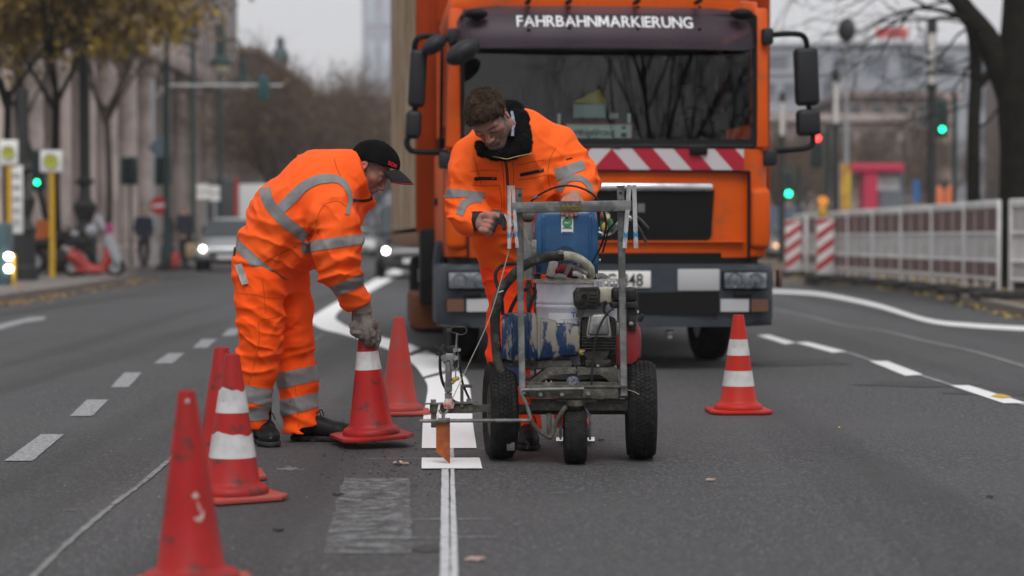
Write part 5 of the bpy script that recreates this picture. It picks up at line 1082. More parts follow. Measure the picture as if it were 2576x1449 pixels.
for s_ in (-1, 1): M_('axle_nut', m_bolt)(MB().cyl(P(1447+s_*31, 1108, 8.37), P(1447+s_*48, 1108, 8.37), .017, n=6))
M_('caster_pivot', m_dirty)(MB().cyl(P(1447, 1020, 8.38), P(1447, 1004, 8.38), .045, .05, n=18).cyl(P(1447, 1026, 8.37), P(1447, 1019, 8.37), .02, n=6))
# steering and lifting rods
M_('rod', m_steel)(MB().tube([P(*q, 8.31) for q in ((1469, 978), (1400, 979), (1330, 980.5), (1314, 981), (1311, 986), (1316, 1000), (1325, 1019), (1332, 1043), (1334, 1053), (1331, 1057), (1320, 1057.5), (1200, 1058), (1056, 1059))], .0082, 10, 4))
M_('rod', m_dirty)(MB().tube([P(*q, 8.34) for q in ((1334, 1060), (1352, 1080), (1373, 1096), (1383, 1101), (1389, 1094), (1396, 1070), (1410, 1042), (1424, 1022))], .010, 8, 4)); M_('rod', m_dirty)(MB().tube([P(*q, 8.36) for q in ((1381, 1040), (1382, 1070), (1383, 1100))], .011, 8, 3))
M_('rod', m_cable)(MB().tube([P(*q, 8.40) for q in ((1306, 1060), (1310, 1085), (1320, 1110), (1330, 1118), (1325, 1130))], .007, 6, 4))
# ------------------------------------------------ gear case, pump
gc = MB(); prof = [(1262, 800, 903), (1266, 789, 909), (1290, 785, 914), (1346, 787, 913), (1350, 798, 908), (1378, 802, 905), (1398, 806, 904), (1402, 813, 901), (1430, 813, 898), (1454, 815, 895), (1456, 822, 888)]
rings = []
for px, y0, y1 in prof:
    a, b = P(px, y0, 8.50), P(px, y1, 8.50); h = (a.z-b.z)/2; ring = []
    for i in range(20):
        t = 2*math.pi*(i+.5)/20; c, s_ = math.cos(t), math.sin(t); k = (abs(c)**4+abs(s_)**4)**-.25; ring.append(gc.bm.verts.new((a.x, 8.50+.085*c*k*(1 if px < 1360 else .8), (a.z+b.z)/2+h*s_*k)))
    rings.append(ring)
for A, B in zip(rings, rings[1:]):
    for i in range(20): gc.bm.faces.new((A[i], A[(i+1) % 20], B[(i+1) % 20], B[i]))
gc.bm.faces.new(rings[0]); gc.bm.faces.new(rings[-1]); gcase = M_('gear_case', m_gear)(gc)
for q, h_ in ((1283, 3), (1330, 3), (1352, 6)): M_('case_rib', m_gear, gcase)(rect(MB(), q, 790, q+7, 905, 8.405, .02, bev=.004))
M_('case_flange', m_dirty)(rect(MB(), 1264, 905, 1440, 930, 8.46, .10, bev=.012)); M_('pump_bracket', mat('blue pump bracket', (.015, .06, .18), .45, col2=(.02, .03, .06), scale=20))(rect(rect(MB(), 1273, 918, 1306, 972, 8.46, .08, bev=.006), 1262, 922, 1275, 962, 8.47, .05, bev=.003))
M_('bolt', m_bolt)(MB().cyl(P(1263, 947, 8.46), P(1263, 947, 8.44), .009, n=6))
M_('pump_cylinder', m_alu)(MB().cyl(P(1329, 703, 8.56), P(1329, 593, 8.56), .0245, n=18).cyl(P(1329, 592, 8.56), P(1329, 560, 8.56), .0225, n=18).cyl(P(1329, 594, 8.56), P(1329, 589, 8.56), .027, n=18)); M_('pump_rod', m_dirty)(MB().cyl(P(1330, 705, 8.56), P(1330, 790, 8.56), .010, n=10).cyl(P(1330, 712, 8.56), P(1330, 724, 8.56), .016, n=6).cyl(P(1331, 740, 8.56), P(1331, 752, 8.56), .014, n=6))
M_('pump_gauge', m_dirty)(MB().ball(P(1328, 546, 8.56), (.028, .028, .024)).bar(P(1341, 690, 8.55), P(1343, 600, 8.55), .014, .012)); M_('hose_connector', m_bolt)(rect(MB(), 1336, 603, 1350, 650, 8.54, .02, bev=.003))
# suction cup below the arm clamp
M_('lower_pump', m_dirty)(MB().cyl(P(1283, 1037, 8.42), P(1283, 1062, 8.42), .039, n=18).cyl(P(1283, 1062, 8.42), P(1284, 1092, 8.42), .036, .026, n=18).cyl(P(1284, 1092, 8.42), P(1284, 1114, 8.42), .023, .021, n=18)); M_('suction_foot', m_steel)(rect(MB(), 1275, 1113, 1295, 1134, 8.40, .035, bev=.002))
# ------------------------------------------------ petrol engine
M_('engine_block', m_grime)(rect(rect(rect(MB(), 1462, 800, 1550, 922, 8.48, .22, bev=.012), 1470, 845, 1548, 880, 8.44, .1, bev=.012), 1472, 905, 1537, 924, 8.42, .1, bev=.006).cyl(P(1500, 880, 8.48), P(1500, 880, 8.44), .055, n=20))
fn = MB()
for k in range(5): rect(fn, 1463, 846+k*7.5, 1552, 849+k*7.5, 8.432, .03, bev=.001)
M_('cooling_fins', m_grime)(fn); M_('bolt', m_bolt)(MB().cyl(P(1504, 920, 8.42), P(1504, 920, 8.41), .007, n=6)); M_('drain_screw', m_ymet)(MB().cyl(P(1464, 885, 8.47), P(1464, 885, 8.445), .014, n=8).bar(P(1458, 886, 8.44), P(1471, 880, 8.44), .010))
vc = MB().prism([P(a, b, 8.40) for a, b in ((1479, 838), (1486, 795), (1494, 790), (1520, 789.5), (1528, 795), (1533, 838), (1527, 843), (1484, 843))], (0, .06, 0), bev=.013); vcov = M_('valve_cover', m_alu)(vc)
M_('cover_flange', m_alu, vcov)(MB().prism([P(a, b, 8.43) for a, b in ((1476, 850), (1475, 838), (1482, 796), (1532, 796), (1538, 838), (1538, 850), (1530, 852), (1522, 846), (1490, 846), (1484, 852))], (0, .012, 0), bev=.003))
for q in ((1481, 843), (1532, 843)): M_('bolt', m_bolt)(MB().cyl(P(*q, 8.43), P(*q, 8.418), .007, n=6))
text_obj('lettering', 'OHV', .0115, frame(P(1505, 823, 8.3975), (1, 0, 0), (0, -1, 0)), m_steel, vcov, bold=.02, sx=1.35)
mf = M_('muffler_cover', m_grime)(MB().prism([P(a, b, 8.43) for a, b in ((1443, 738), (1452, 725), (1507, 723), (1511, 734), (1508, 768), (1500, 777), (1452, 777), (1445, 768))], (0, .13, 0), bev=.010)); hl = MB()
for k in range(7): rect(hl, 1459+k*6.3, 725.5, 1462.4+k*6.3, 731, 8.427, .006)
for k in range(3): rect(hl, 1483, 741+k*9, 1502, 744+k*9, 8.427, .006)
rect(hl, 1456, 763, 1465, 765.5, 8.427, .006); rect(hl, 1475, 767, 1497, 770, 8.427, .006); M_('vent_slots', m_black, mf)(hl)
M_('exhaust_hole', m_black, mf)(MB().cyl(P(1470, 747.5, 8.431), P(1470, 747.5, 8.424), .0125, n=18)); M_('exhaust_ring', m_grime, mf)(MB().lathe([(.0125, -.002), (.016, -.002), (.016, .008), (.0125, .008)], 18, frame(P(1470, 747.5, 8.428), (1, 0, 0), (0, -1, 0)), closed=True))
M_('exhaust_guard', mat('rusty exhaust sheet', (.10, .09, .08), .6, metal=.4, col2=(.16, .12, .09), scale=30))(MB().prism([P(a, b, 8.47) for a, b in ((1452, 777), (1472, 777), (1470, 790), (1457, 806), (1452, 795))], (0, .03, 0)))
ft = M_('fuel_tank', m_cream)(rect(MB(), 1503, 722.5, 1548, 763, 8.52, .2, bev=.012)); cp = MB().cyl(P(1524, 721.5, 8.60), P(1524, 707, 8.60), .046, n=22)
for k in range(12): a = k*math.pi/6; c = P(1524, 714, 8.60); cp.box(c+Vector((.046*math.cos(a), .046*math.sin(a), 0)), (.008, .012, .022), Matrix.Rotation(a, 3, 'Z'), bev=.002)
M_('fuel_cap', m_chrome, ft)(cp)
ac = M_('air_cleaner', m_plast)(rect(MB(), 1539, 724, 1602, 759, 8.46, .16, bev=.014, seg=3)); M_('cleaner_base', m_plast, ac)(rect(rect(MB(), 1538, 759, 1603, 776, 8.452, .17, bev=.006), 1579, 776, 1601, 832, 8.48, .1, bev=.006)); rb = MB()
for k in range(3): rect(rb, 1579, 779+k*4, 1603, 781+k*4, 8.474, .11)
M_('cleaner_ribs', m_plast, ac)(rb); M_('choke_knob', m_bolt, ac)(MB().cyl(P(1602, 786, 8.5), P(1607, 786, 8.5), .010, n=10).ball(P(1587, 815, 8.475), .012))
rcv = MB().lathe([(0, .0), (.06, .0), (.085, -.012), (.094, -.03), (.094, -.11), (0, -.11)], 28, Matrix.Translation(P(1611, 862, 8.60)) @ Matrix.Rotation(math.pi/2, 4, 'Y')); recoil = M_('recoil_starter', m_redeng)(rcv); sl_ = MB()
for k in range(3):
    for yy, hh in ((829, 15), (847, 15), (880, 10), (893, 11)): rect(sl_, 1594.5+k*5.6, yy, 1597.5+k*5.6, yy+hh, 8.508-(.0 if abs(yy-860) > 25 else .006)+k*.022, .006)
M_('starter_slots', m_black, recoil)(sl_); M_('starter_side', m_redeng, recoil)(MB().prism([P(a, b, 8.50) for a, b in ((1543, 850), (1575, 818), (1592, 820), (1608, 829), (1612, 850), (1611, 890), (1600, 910), (1590, 916), (1543, 920))], (0, .14, 0), bev=.006)); M_('pull_handle', m_plast, recoil)(MB().bar(P(1608, 808, 8.55), P(1618, 791, 8.55), .020, .014, bev=.005))
M_('throttle_knob', m_plast)(MB().ball(P(1522, 761, 8.47), .009).cyl(P(1522, 762, 8.47), P(1520, 778, 8.48), .005, n=8)); M_('spark_cable', m_cable)(MB().tube([P(*q, 8.44) for q in ((1518, 770), (1521, 785), (1530, 797), (1540, 806))], .006, 8))
M_('bowden_cable', m_cable)(MB().tube([P(*q, 8.36) for q in ((1545, 778), (1538, 779), (1522, 796), (1507, 825), (1498, 856), (1491, 907), (1488, 972))], .0045, 8)); M_('carburettor', m_alu)(rect(MB(), 1548, 812, 1566, 845, 8.5, .08, bev=.006))
# ------------------------------------------------ blue tank, bucket, hoses
tk = MB(); TF = 8.64
tpts = [(1347, 690), (1346, 660), (1345, 560), (1348, 536), (1358, 524), (1372, 520), (1478, 520), (1494, 524), (1502, 536), (1504, 560), (1506, 660), (1506, 690)]
tank = M_('water_tank', m_tank)(tk.prism([P(a, b, TF-.012) for a, b in tpts], (0, .22, 0), bev=.042, seg=5), ang=60)
for a, b in ((1360, 1374), (1478, 1492)): M_('tank_ridge', m_tank, tank)(rect(MB(), a, 540, b, 676, TF-.0165, .03, bev=.012, seg=3))
ap = [P(1376+90*(k/12), 656-38*math.sin(math.pi*k/12), TF-.0135) for k in range(13)]; M_('tank_recess', m_tankshade, tank)(MB().prism(ap+[P(1490, 690, TF-.0135), P(1360, 690, TF-.0135), P(1362, 672, TF-.0135)], (0, -.003, 0)))  # shade of the arched recess put into the colour of a flat plate
st_ = rect(MB(), 1412, 543, 1442, 587, TF-.015, .002).build('sticker', m_wpl, tank); cc = P(1427, 560, TF-.0165)
mb = MB().lathe([(.0145, 0), (.0215, 0), (.0215, .001), (.0145, .001)], 30, frame(cc, (1, 0, 0), (0, -1, 0)), closed=True).lathe([(0, 0), (.0125, 0), (.0125, .001), (0, .001)], 24, frame(cc, (1, 0, 0), (0, -1, 0))); mb.build('sticker_ring', mat('green sticker print', (.03, .24, .10), .5), st_)
text_obj('lettering', '2021', .007, frame(cc+Vector((0, -.0015, -.0035)), (1, 0, 0), (0, -1, 0)), m_wpl, st_, bold=.02); text_obj('lettering', 'KÖHLER', .0062, frame(P(1427, 575.5, TF-.0165), (1, 0, 0), (0, -1, 0)), m_blk, st_, bold=.03, sx=1.25); rect(MB(), 1413, 583, 1441, 586.4, TF-.017, .001).build('sticker_strip', m_blue2, st_)
M_('tank_bolts', m_bolt)(MB().cyl(P(1507, 655, TF+.02), P(1511, 655, TF+.02), .008, n=6)); M_('tank_bolts', m_bolt)(MB().cyl(P(1506, 577, TF+.02), P(1512, 577, TF+.02), .011, n=10))
M_('tank_support', m_dirty)(MB().bar(P(1500, 690, 8.74), P(1500, 965, 8.80), .03, .03).bar(P(1352, 690, 8.74), P(1352, 965, 8.80), .03, .03))
bk = thing('paint_bucket', 'white lilac paint bucket with blue lettering standing behind the engine on the machine', 'bucket', P(1450, 962, 8.77)); bc = P(1450, 962, 8.77); bz = lambda py: P(1450, py, 8.77).z-bc.z
br_ = .184; MB().lathe([(0, .0), (br_*.96, .0), (br_*.97, bz(800)), (br_*.975, bz(776)), (br_*.99, bz(773)), (br_*.99, bz(768)), (br_*.972, bz(764)), (br_*.99, bz(760)), (br_*.99, bz(755)), (br_*.975, bz(751)), (br_, bz(712))], 40, Matrix.Translation(bc)).build('bucket_body', m_bucket, bk)
MB().lathe([(0, bz(706)), (br_*.95, bz(706)), (br_*.97, bz(702)), (br_*1.03, bz(701)), (br_*1.04, bz(706)), (br_*1.03, bz(711)), (br_*.99, bz(712))], 40, Matrix.Translation(bc)).build('lid', m_lid, bk)
def cyl_text(px, py, dr=.0015):
    p = P(px, py, 8.77-br_); s0 = (p.x-bc.x)/br_; return lambda X_, Y_: Vector((bc.x+(br_+dr)*math.sin(s0+X_/br_), bc.y-(br_+dr)*math.cos(s0+X_/br_), p.z+Y_))
MB().grid(lambda u, v: Vector((bc.x+(br_+.0005)*math.sin(-.75+1.5*u), bc.y-(br_+.0005)*math.cos(-.75+1.5*u), P(1450, 860-72*v, 8.586).z)), 24, 1).build('bucket_label', mat('white bucket label', (.66, .66, .70), .5), bk)
text_obj('lettering', 'Tris', .021, None, mat('blue bucket print', (.01, .20, .48), .5), bk, bold=.035, align='LEFT', fn=cyl_text(1437.5, 798)); text_obj('lettering', 'Line 300', .020, None, m_blk, bk, bold=.02, align='LEFT', fn=cyl_text(1417, 820)); text_obj('lettering', 'Markierung | Marking | Markering', .004, None, m_blk, bk, align='LEFT', fn=cyl_text(1411, 805.5))
M_('thick_hose', m_hose)(MB().tube([P(*q) for q in ((1412, 645, 8.50), (1385, 645, 8.47), (1345, 655, 8.44), (1313, 672, 8.42), (1288, 696, 8.42), (1266, 722, 8.42), (1252, 756, 8.42), (1245, 800, 8.43), (1247, 850, 8.44), (1252, 905, 8.45), (1262, 950, 8.46))], .0215, 14))
M_('crusted_hose', m_hose2)(MB().tube([P(*q) for q in ((1405, 645, 8.50), (1428, 644, 8.52), (1452, 650, 8.54), (1472, 662, 8.56), (1484, 678, 8.58), (1486, 695, 8.6))], [.022, .021, .020, .021, .019], 12)); M_('hose_clamp', m_bolt)(MB().lathe([(.0225, -.008), (.025, -.008), (.025, .008), (.0225, .008)], 18, frame(P(1407, 645, 8.50), (0, .3, .95), (1, .0, .03)), closed=True).box(P(1412, 635, 8.48), (.012, .02, .022), Matrix.Rotation(R(-30), 3, 'Y'), bev=.003).cyl(P(1405, 640, 8.475), P(1417, 631, 8.475), .005, n=8))
M_('thin_hose', m_hose)(MB().tube([P(*q, 8.47) for q in ((1310, 664, ), (1285, 663), (1262, 668), (1248, 684), (1247, 704), (1254, 728), (1262, 756), (1265, 792))], .0085, 10)); M_('thin_hose', m_cable)(MB().tube([P(*q, 8.50) for q in ((1328, 726), (1312, 734), (1298, 752), (1285, 778), (1278, 800))], .009, 10)); M_('thin_hose', m_cable)(MB().tube([P(*q, 8.52) for q in ((1342, 722), (1346, 736), (1336, 760), (1330, 785))], .0085, 10)); M_('hose_tie', m_tie)(MB().lathe([(.0222, -.002), (.0232, -.002), (.0232, .002), (.0222, .002)], 16, frame(P(1260, 733, 8.42), (0, 1, 0), (-.35, 0, .93)), closed=True))
M_('top_cable', m_cable)(MB().tube([P(*q) for q in ((1336, 506, 8.40), (1363, 486, 8.36), (1402, 470, 8.33), (1441, 467.5, 8.32), (1480, 481, 8.32), (1504, 503, 8.33), (1521, 540, 8.42), (1524, 575, 8.50), (1512, 618, 8.56), (1486, 668, 8.58))], .0046, 8)); M_('cable_sleeve', m_bolt)(MB().cyl(P(1345, 500, 8.385), P(1354, 493, 8.372), .007, n=8))
M_('thin_cable', m_cable)(MB().tube([P(*q) for q in ((1558, 548, 8.44), (1545, 562, 8.48), (1530, 580, 8.5), (1526, 600, 8.54), (1516, 635, 8.58))], .004, 8))
# handles
HG = [P(1222, 564, 8.70), P(1246, 556, 8.69), P(1275, 546, 8.68)]
M_('grip', m_plast)(MB().tube([HG[0]-Vector((.015, 0, -.003)), HG[1], HG[2]], .0145, 12)); M_('grip_clamp', m_plast)(MB().box(P(1262, 552, 8.66), (.030, .045, .05), Matrix.Rotation(R(15), 3, 'Y'), bev=.006).box(P(1268, 566, 8.65), (.016, .03, .05), bev=.004).bar(P(1242, 585, 8.655), P(1250, 545, 8.655), .012, .02, bev=.003)); M_('brake_lever', m_steel)(MB().bar(P(1241, 538, 8.66), P(1243, 585, 8.66), .012, .022, bev=.003).bar(P(1238, 532, 8.66), P(1262, 534, 8.66), .016, .02, bev=.003))
M_('handlebar', m_steel)(MB().tube([P(1268, 548, 8.68), P(1284, 556, 8.66), P(1300, 576, 8.62), P(1318, 610, 8.60), P(1330, 650, 8.60)], .012, 10)); M_('lever_plate', m_chrome)(MB().prism([P(a, b, 8.62) for a, b in ((1267, 537), (1276, 541), (1290, 566), (1287, 571), (1276, 560))], (0, .004, 0)))
M_('handlebar', m_chrome)(MB().tube([P(1506, 585, 8.66), P(1524, 588, 8.65), P(1543, 578, 8.63), P(1556, 560, 8.62), P(1572, 548, 8.64), P(1590, 550, 8.68)], .0125, 10)); M_('grip', m_plast)(MB().tube([P(1584, 546, 8.67), P(1604, 556, 8.70), P(1626, 577, 8.74)], [.014, .019, .018, .015], 12)); M_('brake_lever', m_plast)(MB().tube([P(1596, 556, 8.64), P(1608, 574, 8.63), P(1618, 594, 8.63), P(1626, 609, 8.63)], [.006, .007, .006, .009], 8))
# ------------------------------------------------ spray arm
GY = 8.44
M_('spray_arm', m_dirty)(rect(MB(), 1170, 1019, 1341, 1037, GY, .03, bev=.002)); M_('arm_sleeve', m_dirty)(rect(MB(), 1258, 1013, 1306, 1040, GY-.006, .042, bev=.003)); M_('gun_bar', m_dirty)(rect(MB(), 1081, 1017, 1190, 1040, GY-.010, .05, bev=.003)); M_('drop_plate', m_dirty)(rect(MB(), 1084, 1036, 1098, 1076, GY-.005, .02, bev=.002))
def knob(px, py, Y, r_, name='star_knob'):
    c = P(px, py, Y); mb = MB().cyl(c, c+Vector((0, .03, 0)), r_*.55, r_*.4, n=12)
    for k in range(4): a = R(45+90*k+8); mb.ball(c+Vector((math.cos(a)*r_*.75, .004, math.sin(a)*r_*.75)), (r_*.34, r_*.3, r_*.22), Matrix.Rotation(-a, 3, 'Y'), 10, 8); mb.bar(c, c+Vector((math.cos(a)*r_*.8, .004, math.sin(a)*r_*.8)), r_*.36, r_*.4, up=(0, 1, 0))
    return M_(name, m_plast)(mb)
knob(1278, 995, GY-.03, .024); M_('knob_stud', m_dirty)(MB().cyl(P(1280, 1000, GY), P(1280, 1014, GY), .011).bar(P(1252, 1009, GY), P(1300, 1010, GY), .006, .02)); knob(1108, 880, GY-.05, .026)
M_('flat_strip', m_steel)(MB().bar(P(1067, 1016, GY-.014), P(1203, 1011, GY-.014), .006, .02))
for q in ((1090, 1011), (1180, 1009)): M_('bolt', m_bolt)(MB().cyl(P(q[0], q[1]+6, GY), P(q[0], q[1]-6, GY), .013, n=6))
gun = M_('spray_gun', m_alu)(rect(rect(MB(), 1120, 908, 1136, 975, GY-.03, .05, bev=.008), 1118, 960, 1137, 987, GY-.025, .04, bev=.006).cyl(P(1128, 1004, GY), P(1128, 988, GY), .0175, n=6)); M_('gun_clamp', m_alu)(MB().prism([P(a, b, GY-.035) for a, b in ((1110, 906), (1108, 897), (1117, 889), (1140, 889), (1142, 897), (1140, 918), (1136, 930), (1133, 930), (1134, 905), (1120, 905), (1118, 916))], (0, .06, 0), bev=.003)); M_('gun_trigger', m_steel)(MB().prism([P(a, b, GY-.045) for a, b in ((1122, 912), (1131, 910), (1134, 930), (1130, 960), (1127, 962), (1122, 940))], (0, .014, 0), bev=.003))
M_('tip_guard', m_tip)(MB().prism([P(a, b, GY-.03) for a, b in ((1119, 1004), (1137, 1004), (1143, 1018), (1140, 1028), (1130, 1030), (1118, 1028), (1114, 1018))], (0, .03, 0), bev=.004))
M_('spring_post', m_cable)(MB().cyl(P(1130, 880, GY), P(1130, 830, GY), .0095).box(P(1138, 880, GY), (.05, .04, .035), bev=.004)); sp_ = MB()
for k in range(3): sp_.lathe([(.010+.0022*math.cos(q), .0022*math.sin(q)) for q in (0, 1.57, 3.14, 4.71)], 14, Matrix.Translation(P(1130, 828+k*3, GY)), closed=True)
sp_.tube([P(*q, GY-.01) for q in ((1136, 826), (1137, 823), (1150, 822.5), (1166, 822.5), (1174, 830), (1170, 839), (1158, 842), (1146, 838), (1136, 836.5))], .0022, 6); M_('spring_wire', m_dirty)(sp_)
M_('trigger_rod', m_steel)(MB().tube([P(1150, 838, GY-.02), P(1147, 876, GY-.03)], .004, 8, 1).tube([P(*q, GY-.03) for q in ((1151, 876), (1153, 900), (1153, 924), (1147, 930), (1146, 952))], .003, 6)); M_('trigger_link', m_bolt)(MB().cyl(P(1145, 880, GY-.02), P(1145, 880, GY-.04), .010, n=8).cyl(P(1155, 880, GY-.02), P(1155, 880, GY-.04), .008, n=8).cyl(P(1146, 900, GY-.02), P(1146, 900, GY-.045), .011, n=12).bar(P(1143, 876, GY-.02), P(1143, 910, GY-.02), .008)); M_('brass_nut', m_ymet)(MB().ball(P(1143, 955, GY-.03), .011).ball(P(1151, 952, GY-.03), .009).ball(P(1139, 962, GY-.03), .008))
M_('gun_hose', m_cable)(MB().tube([P(*q, GY+.02) for q in ((1118, 884), (1109, 892), (1107, 923), (1113, 960), (1126, 985), (1140, 1008), (1160, 1016))], .0065, 8)); M_('gun_hose', m_cable)(MB().tube([P(*q, GY+.01) for q in ((1152, 890), (1157, 905), (1159, 933), (1164, 964), (1173, 987), (1182, 1006))], .005, 8))
M_('arm_bracket', m_dirty)(MB().bar(P(1162, 1024, GY-.012), P(1162, 971, GY-.012), .014, .014).cyl(P(1158, 971, GY-.012), P(1187, 971, GY-.012), .0075, n=10))
M_('wing_nut', m_bolt)(MB().cyl(P(1115, 1056, 8.31), P(1115, 1040, 8.31), .008, n=10).box(P(1107, 1036, 8.31), (.010, .008, .022), Matrix.Rotation(R(-35), 3, 'Y'), bev=.003).box(P(1123, 1036, 8.31), (.010, .008, .022), Matrix.Rotation(R(35), 3, 'Y'), bev=.003)); M_('cable_tie', m_tie)(MB().tube([P(1106, 1014, GY-.018), P(1103, 1034, GY-.03), P(1100, 1056, 8.30)], .005, 6))
M_('marker_plate', m_orust)(MB().prism([P(a, b, 8.315) for a, b in ((1097, 1061), (1132, 1061), (1132, 1168), (1097, 1135))], (0, .004, 0))); M_('plate_sleeve', m_dirty)(MB().cyl(P(1097, 1058.6, 8.31), P(1132, 1058.3, 8.31), .012, n=12))
M_('guide_cord', m_string)(MB().tube([P(*q) for q in ((1298, 560, 8.36), (1293, 575, 8.34), (1273, 657, 8.33), (1250, 740, 8.33), (1225, 817, 8.34), (1178, 918, 8.36), (1130, 1020, 8.39))], .0020, 5)); M_('loose_wire', m_string)(MB().tube([P(*q, 8.35) for q in ((1300, 545), (1305, 562), (1318, 578), (1328, 606), (1336, 614))], .0013, 5)); M_('loose_wire', m_string)(MB().tube([P(1578, 980, 8.36), P(1594, 985, 8.30), P(1608, 992, 8.25)], .0014, 5))
# ------------------------------------------------ things lying on or hanging from the machine
m_rule = mat('white folding rule', (.56, .55, .54), .55, col2=(.34, .34, .35), scale=60, stretch=(1, 1, .4)); m_mark = mat('blue rule mark', (.015, .20, .42), .5)
def rule(label, a, b, w, n):
    t = thing('folding_rule', label, 'folding rule', P(*a, 8.32), 'folding rules hung on the crossbar'); A, B = P(*a, 8.325), P(*b, 8.315); u = (B-A).cross(Vector((0, 1, 0))).normalized(); ww = w/n
    for k in range(n): MB().bar(A+u*(ww*(k-(n-1)/2)), B+u*(ww*(k-(n-1)/2)), ww*.78, .014, bev=.001).build('rule_leg', m_rule, t)
    c = A.lerp(B, .78); q = (B-A).normalized(); fy = Vector((0, -.009, 0))
    for s_ in (-1, 1): MB().face([c+fy+u*s_*w*.5+q*.016, c+fy+u*s_*w*.5-q*.016, c+fy+u*s_*w*.05-q*.002, c+fy+u*s_*w*.05+q*.006]).build('blue_mark', m_mark, t)
    return t
rule('white folding rule hung outermost at the left end of the crossbar', (1281, 467), (1281.5, 625), .016, 3); rule('white folding rule hung slightly tilted beside the left post', (1290, 467), (1301, 623), .014, 3); rule('white folding rule leaning inwards at the right end of the crossbar', (1583, 466), (1571, 624), .018, 4); rule('white folding rule hung outermost at the right end of the crossbar', (1595, 466), (1600, 624), .018, 4)
m_glred = mat('red glove fabric', (.20, .02, .022), .85, col2=(.12, .02, .02), scale=40, bump=.4, bscale=150); m_glgrey = mat('grey glove leather', (.21, .20, .20), .8, col2=(.40, .39, .38), scale=30, lo=.55, hi=.68, bump=.4, bscale=120); m_glcuff = mat('beige glove cuff', (.36, .32, .28), .85, col2=(.26, .23, .20), scale=30); m_navy = mat('navy piping', (.02, .03, .08), .8)
gt = thing('work_gloves', 'red and grey work gloves lying on the lid of the paint bucket', 'gloves', P(1435, 701, 8.62)); lidz = bc.z+bz(701)
MB().prism([P(a, b, 8.60) for a, b in ((1373, 694), (1381, 660), (1386, 656), (1407, 659), (1398, 697), (1392, 700))], (0, .07, 0), bev=.008).build('cuff', m_glcuff, gt); MB().tube([P(*q, 8.60) for q in ((1373, 694), (1384, 700), (1395, 698), (1403, 680), (1407, 659))], .004, 6).build('piping', m_navy, gt)
F_ = Field(P(1395, 706, 8.52), P(1510, 648, 8.78), .003); F_.ell(P(1420, 681, 8.62), (.045, .05, .03), k=.01).ell(P(1445, 684, 8.60), (.04, .045, .028), k=.012)
V, Q = F_.fold(lambda a, b, c: .003*pnoise(a*45, b*45, c*45)).mesh(); np_mesh('back_panel', V, Q, m_glred, gt); fg = MB()
for a, b in (((1440, 672, 8.57), (1478, 690, 8.55)), ((1452, 667, 8.60), (1492, 680, 8.60)), ((1440, 688, 8.54), (1468, 698, 8.53)), ((1456, 664, 8.64), (1500, 690, 8.66)), ((1395, 697, 8.54), (1425, 699, 8.54)), ((1500, 697, 8.62), (1526, 697, 8.60))): fg.tube([P(*a), P((a[0]+b[0])/2, (a[1]+b[1])/2-3, a[2]), P(*b)], [.012, .0135, .012, .008], 10)
tag(fg.build('fingers', m_glgrey, gt), kind='stuff'); MB().grid(lambda u, v: P(1412+18*u+12*v, 699-34*u-2*math.sin(3*v)+0*v, 8.566-.012*math.sin(3.14*u)+.0*v), 6, 4).build('strap', m_glgrey, gt, thick=.004)
m_par = [mat('parrot green', (.03, .12, .06), .5), mat('parrot yellow', (.40, .28, .06), .5), mat('parrot red', (.34, .04, .03), .5), mat('parrot beak', (.46, .27, .16), .4)]
pt = thing('parrot_figurine', 'small painted parrot figurine perched on the right handlebar', 'figurine', P(1527, 586, 8.63)); c = P(1526, 562, 8.60)
MB().ball(P(1526, 566, 8.61), (.024, .024, .038)).ball(P(1524, 545, 8.60), (.022, .022, .021)).build('body', m_par[0], pt); MB().ball(P(1521, 572, 8.592), (.014, .014, .022)).build('breast', m_par[1], pt); MB().ball(P(1515, 543, 8.60), (.010, .012, .018)).build('crest', m_par[2], pt); MB().tube([P(1528, 543, 8.582), P(1529, 550, 8.567), P(1528, 558, 8.572)], [.011, .009, .003], 10).build('beak', m_par[3], pt)
for s_ in (-1, 1): MB().ball(P(1526+s_*12, 567, 8.62), (.008, .018, .030)).build('wing', m_par[0], pt)
# ================================================================== THE TWO WORKERS
from mathutils.bvhtree import BVHTree
def fabric(name, c, c2, c3=None, rough=.75, fine=900., sc=5.):
    m = mat(name, c, rough, col2=c2, scale=sc, lo=.45, hi=.75, spec=.2, col3=c3, scale3=11, lo3=.66, hi3=.74, bump=.25, bscale=fine, bdist=.002); return m
m_jack = fabric('fluorescent orange jacket cloth', (.94, .112, .012), (.90, .094, .010)); m_jackb = fabric('fluorescent orange jacket cloth, lighter', (.95, .128, .013), (.91, .106, .011))
m_trou = mat('worn orange trousers with paint stains', (.92, .092, .008), .75, spec=.12, col2=(.44, .055, .014), scale=5.5, lo=.52, hi=.80, detail=7, col3=(.60, .42, .34), scale3=42, lo3=.735, hi3=.75, bump=.25, bscale=900, bdist=.002); m_troub = fabric('red orange trousers', (.92, .055, .005), (.84, .045, .005))
m_reflb = mat('grey reflective tape', (.20, .195, .195), .5, col2=(.155, .15, .15), scale=14, lo=.45, hi=.7, col3=(.10, .095, .09), scale3=45, lo3=.62, hi3=.72, bump=.2, bscale=70, bdist=.003)
m_fur = mat('black fleece collar', (.0045, .0045, .005), .95, bump=1., bscale=320, bdist=.006); m_capm = mat('black cap cotton', (.0045, .0045, .005), .9, spec=.06, col2=(.008, .008, .0085), scale=12, bump=.3, bscale=700, bdist=.002); m_visorc = mat('charcoal cap visor', (.022, .022, .024), .85, bump=.3, bscale=600, bdist=.002)
m_capred = mat('red cap piping', (.30, .012, .02), .7); m_emb = mat('red embroidery', (.62, .02, .03), .7)
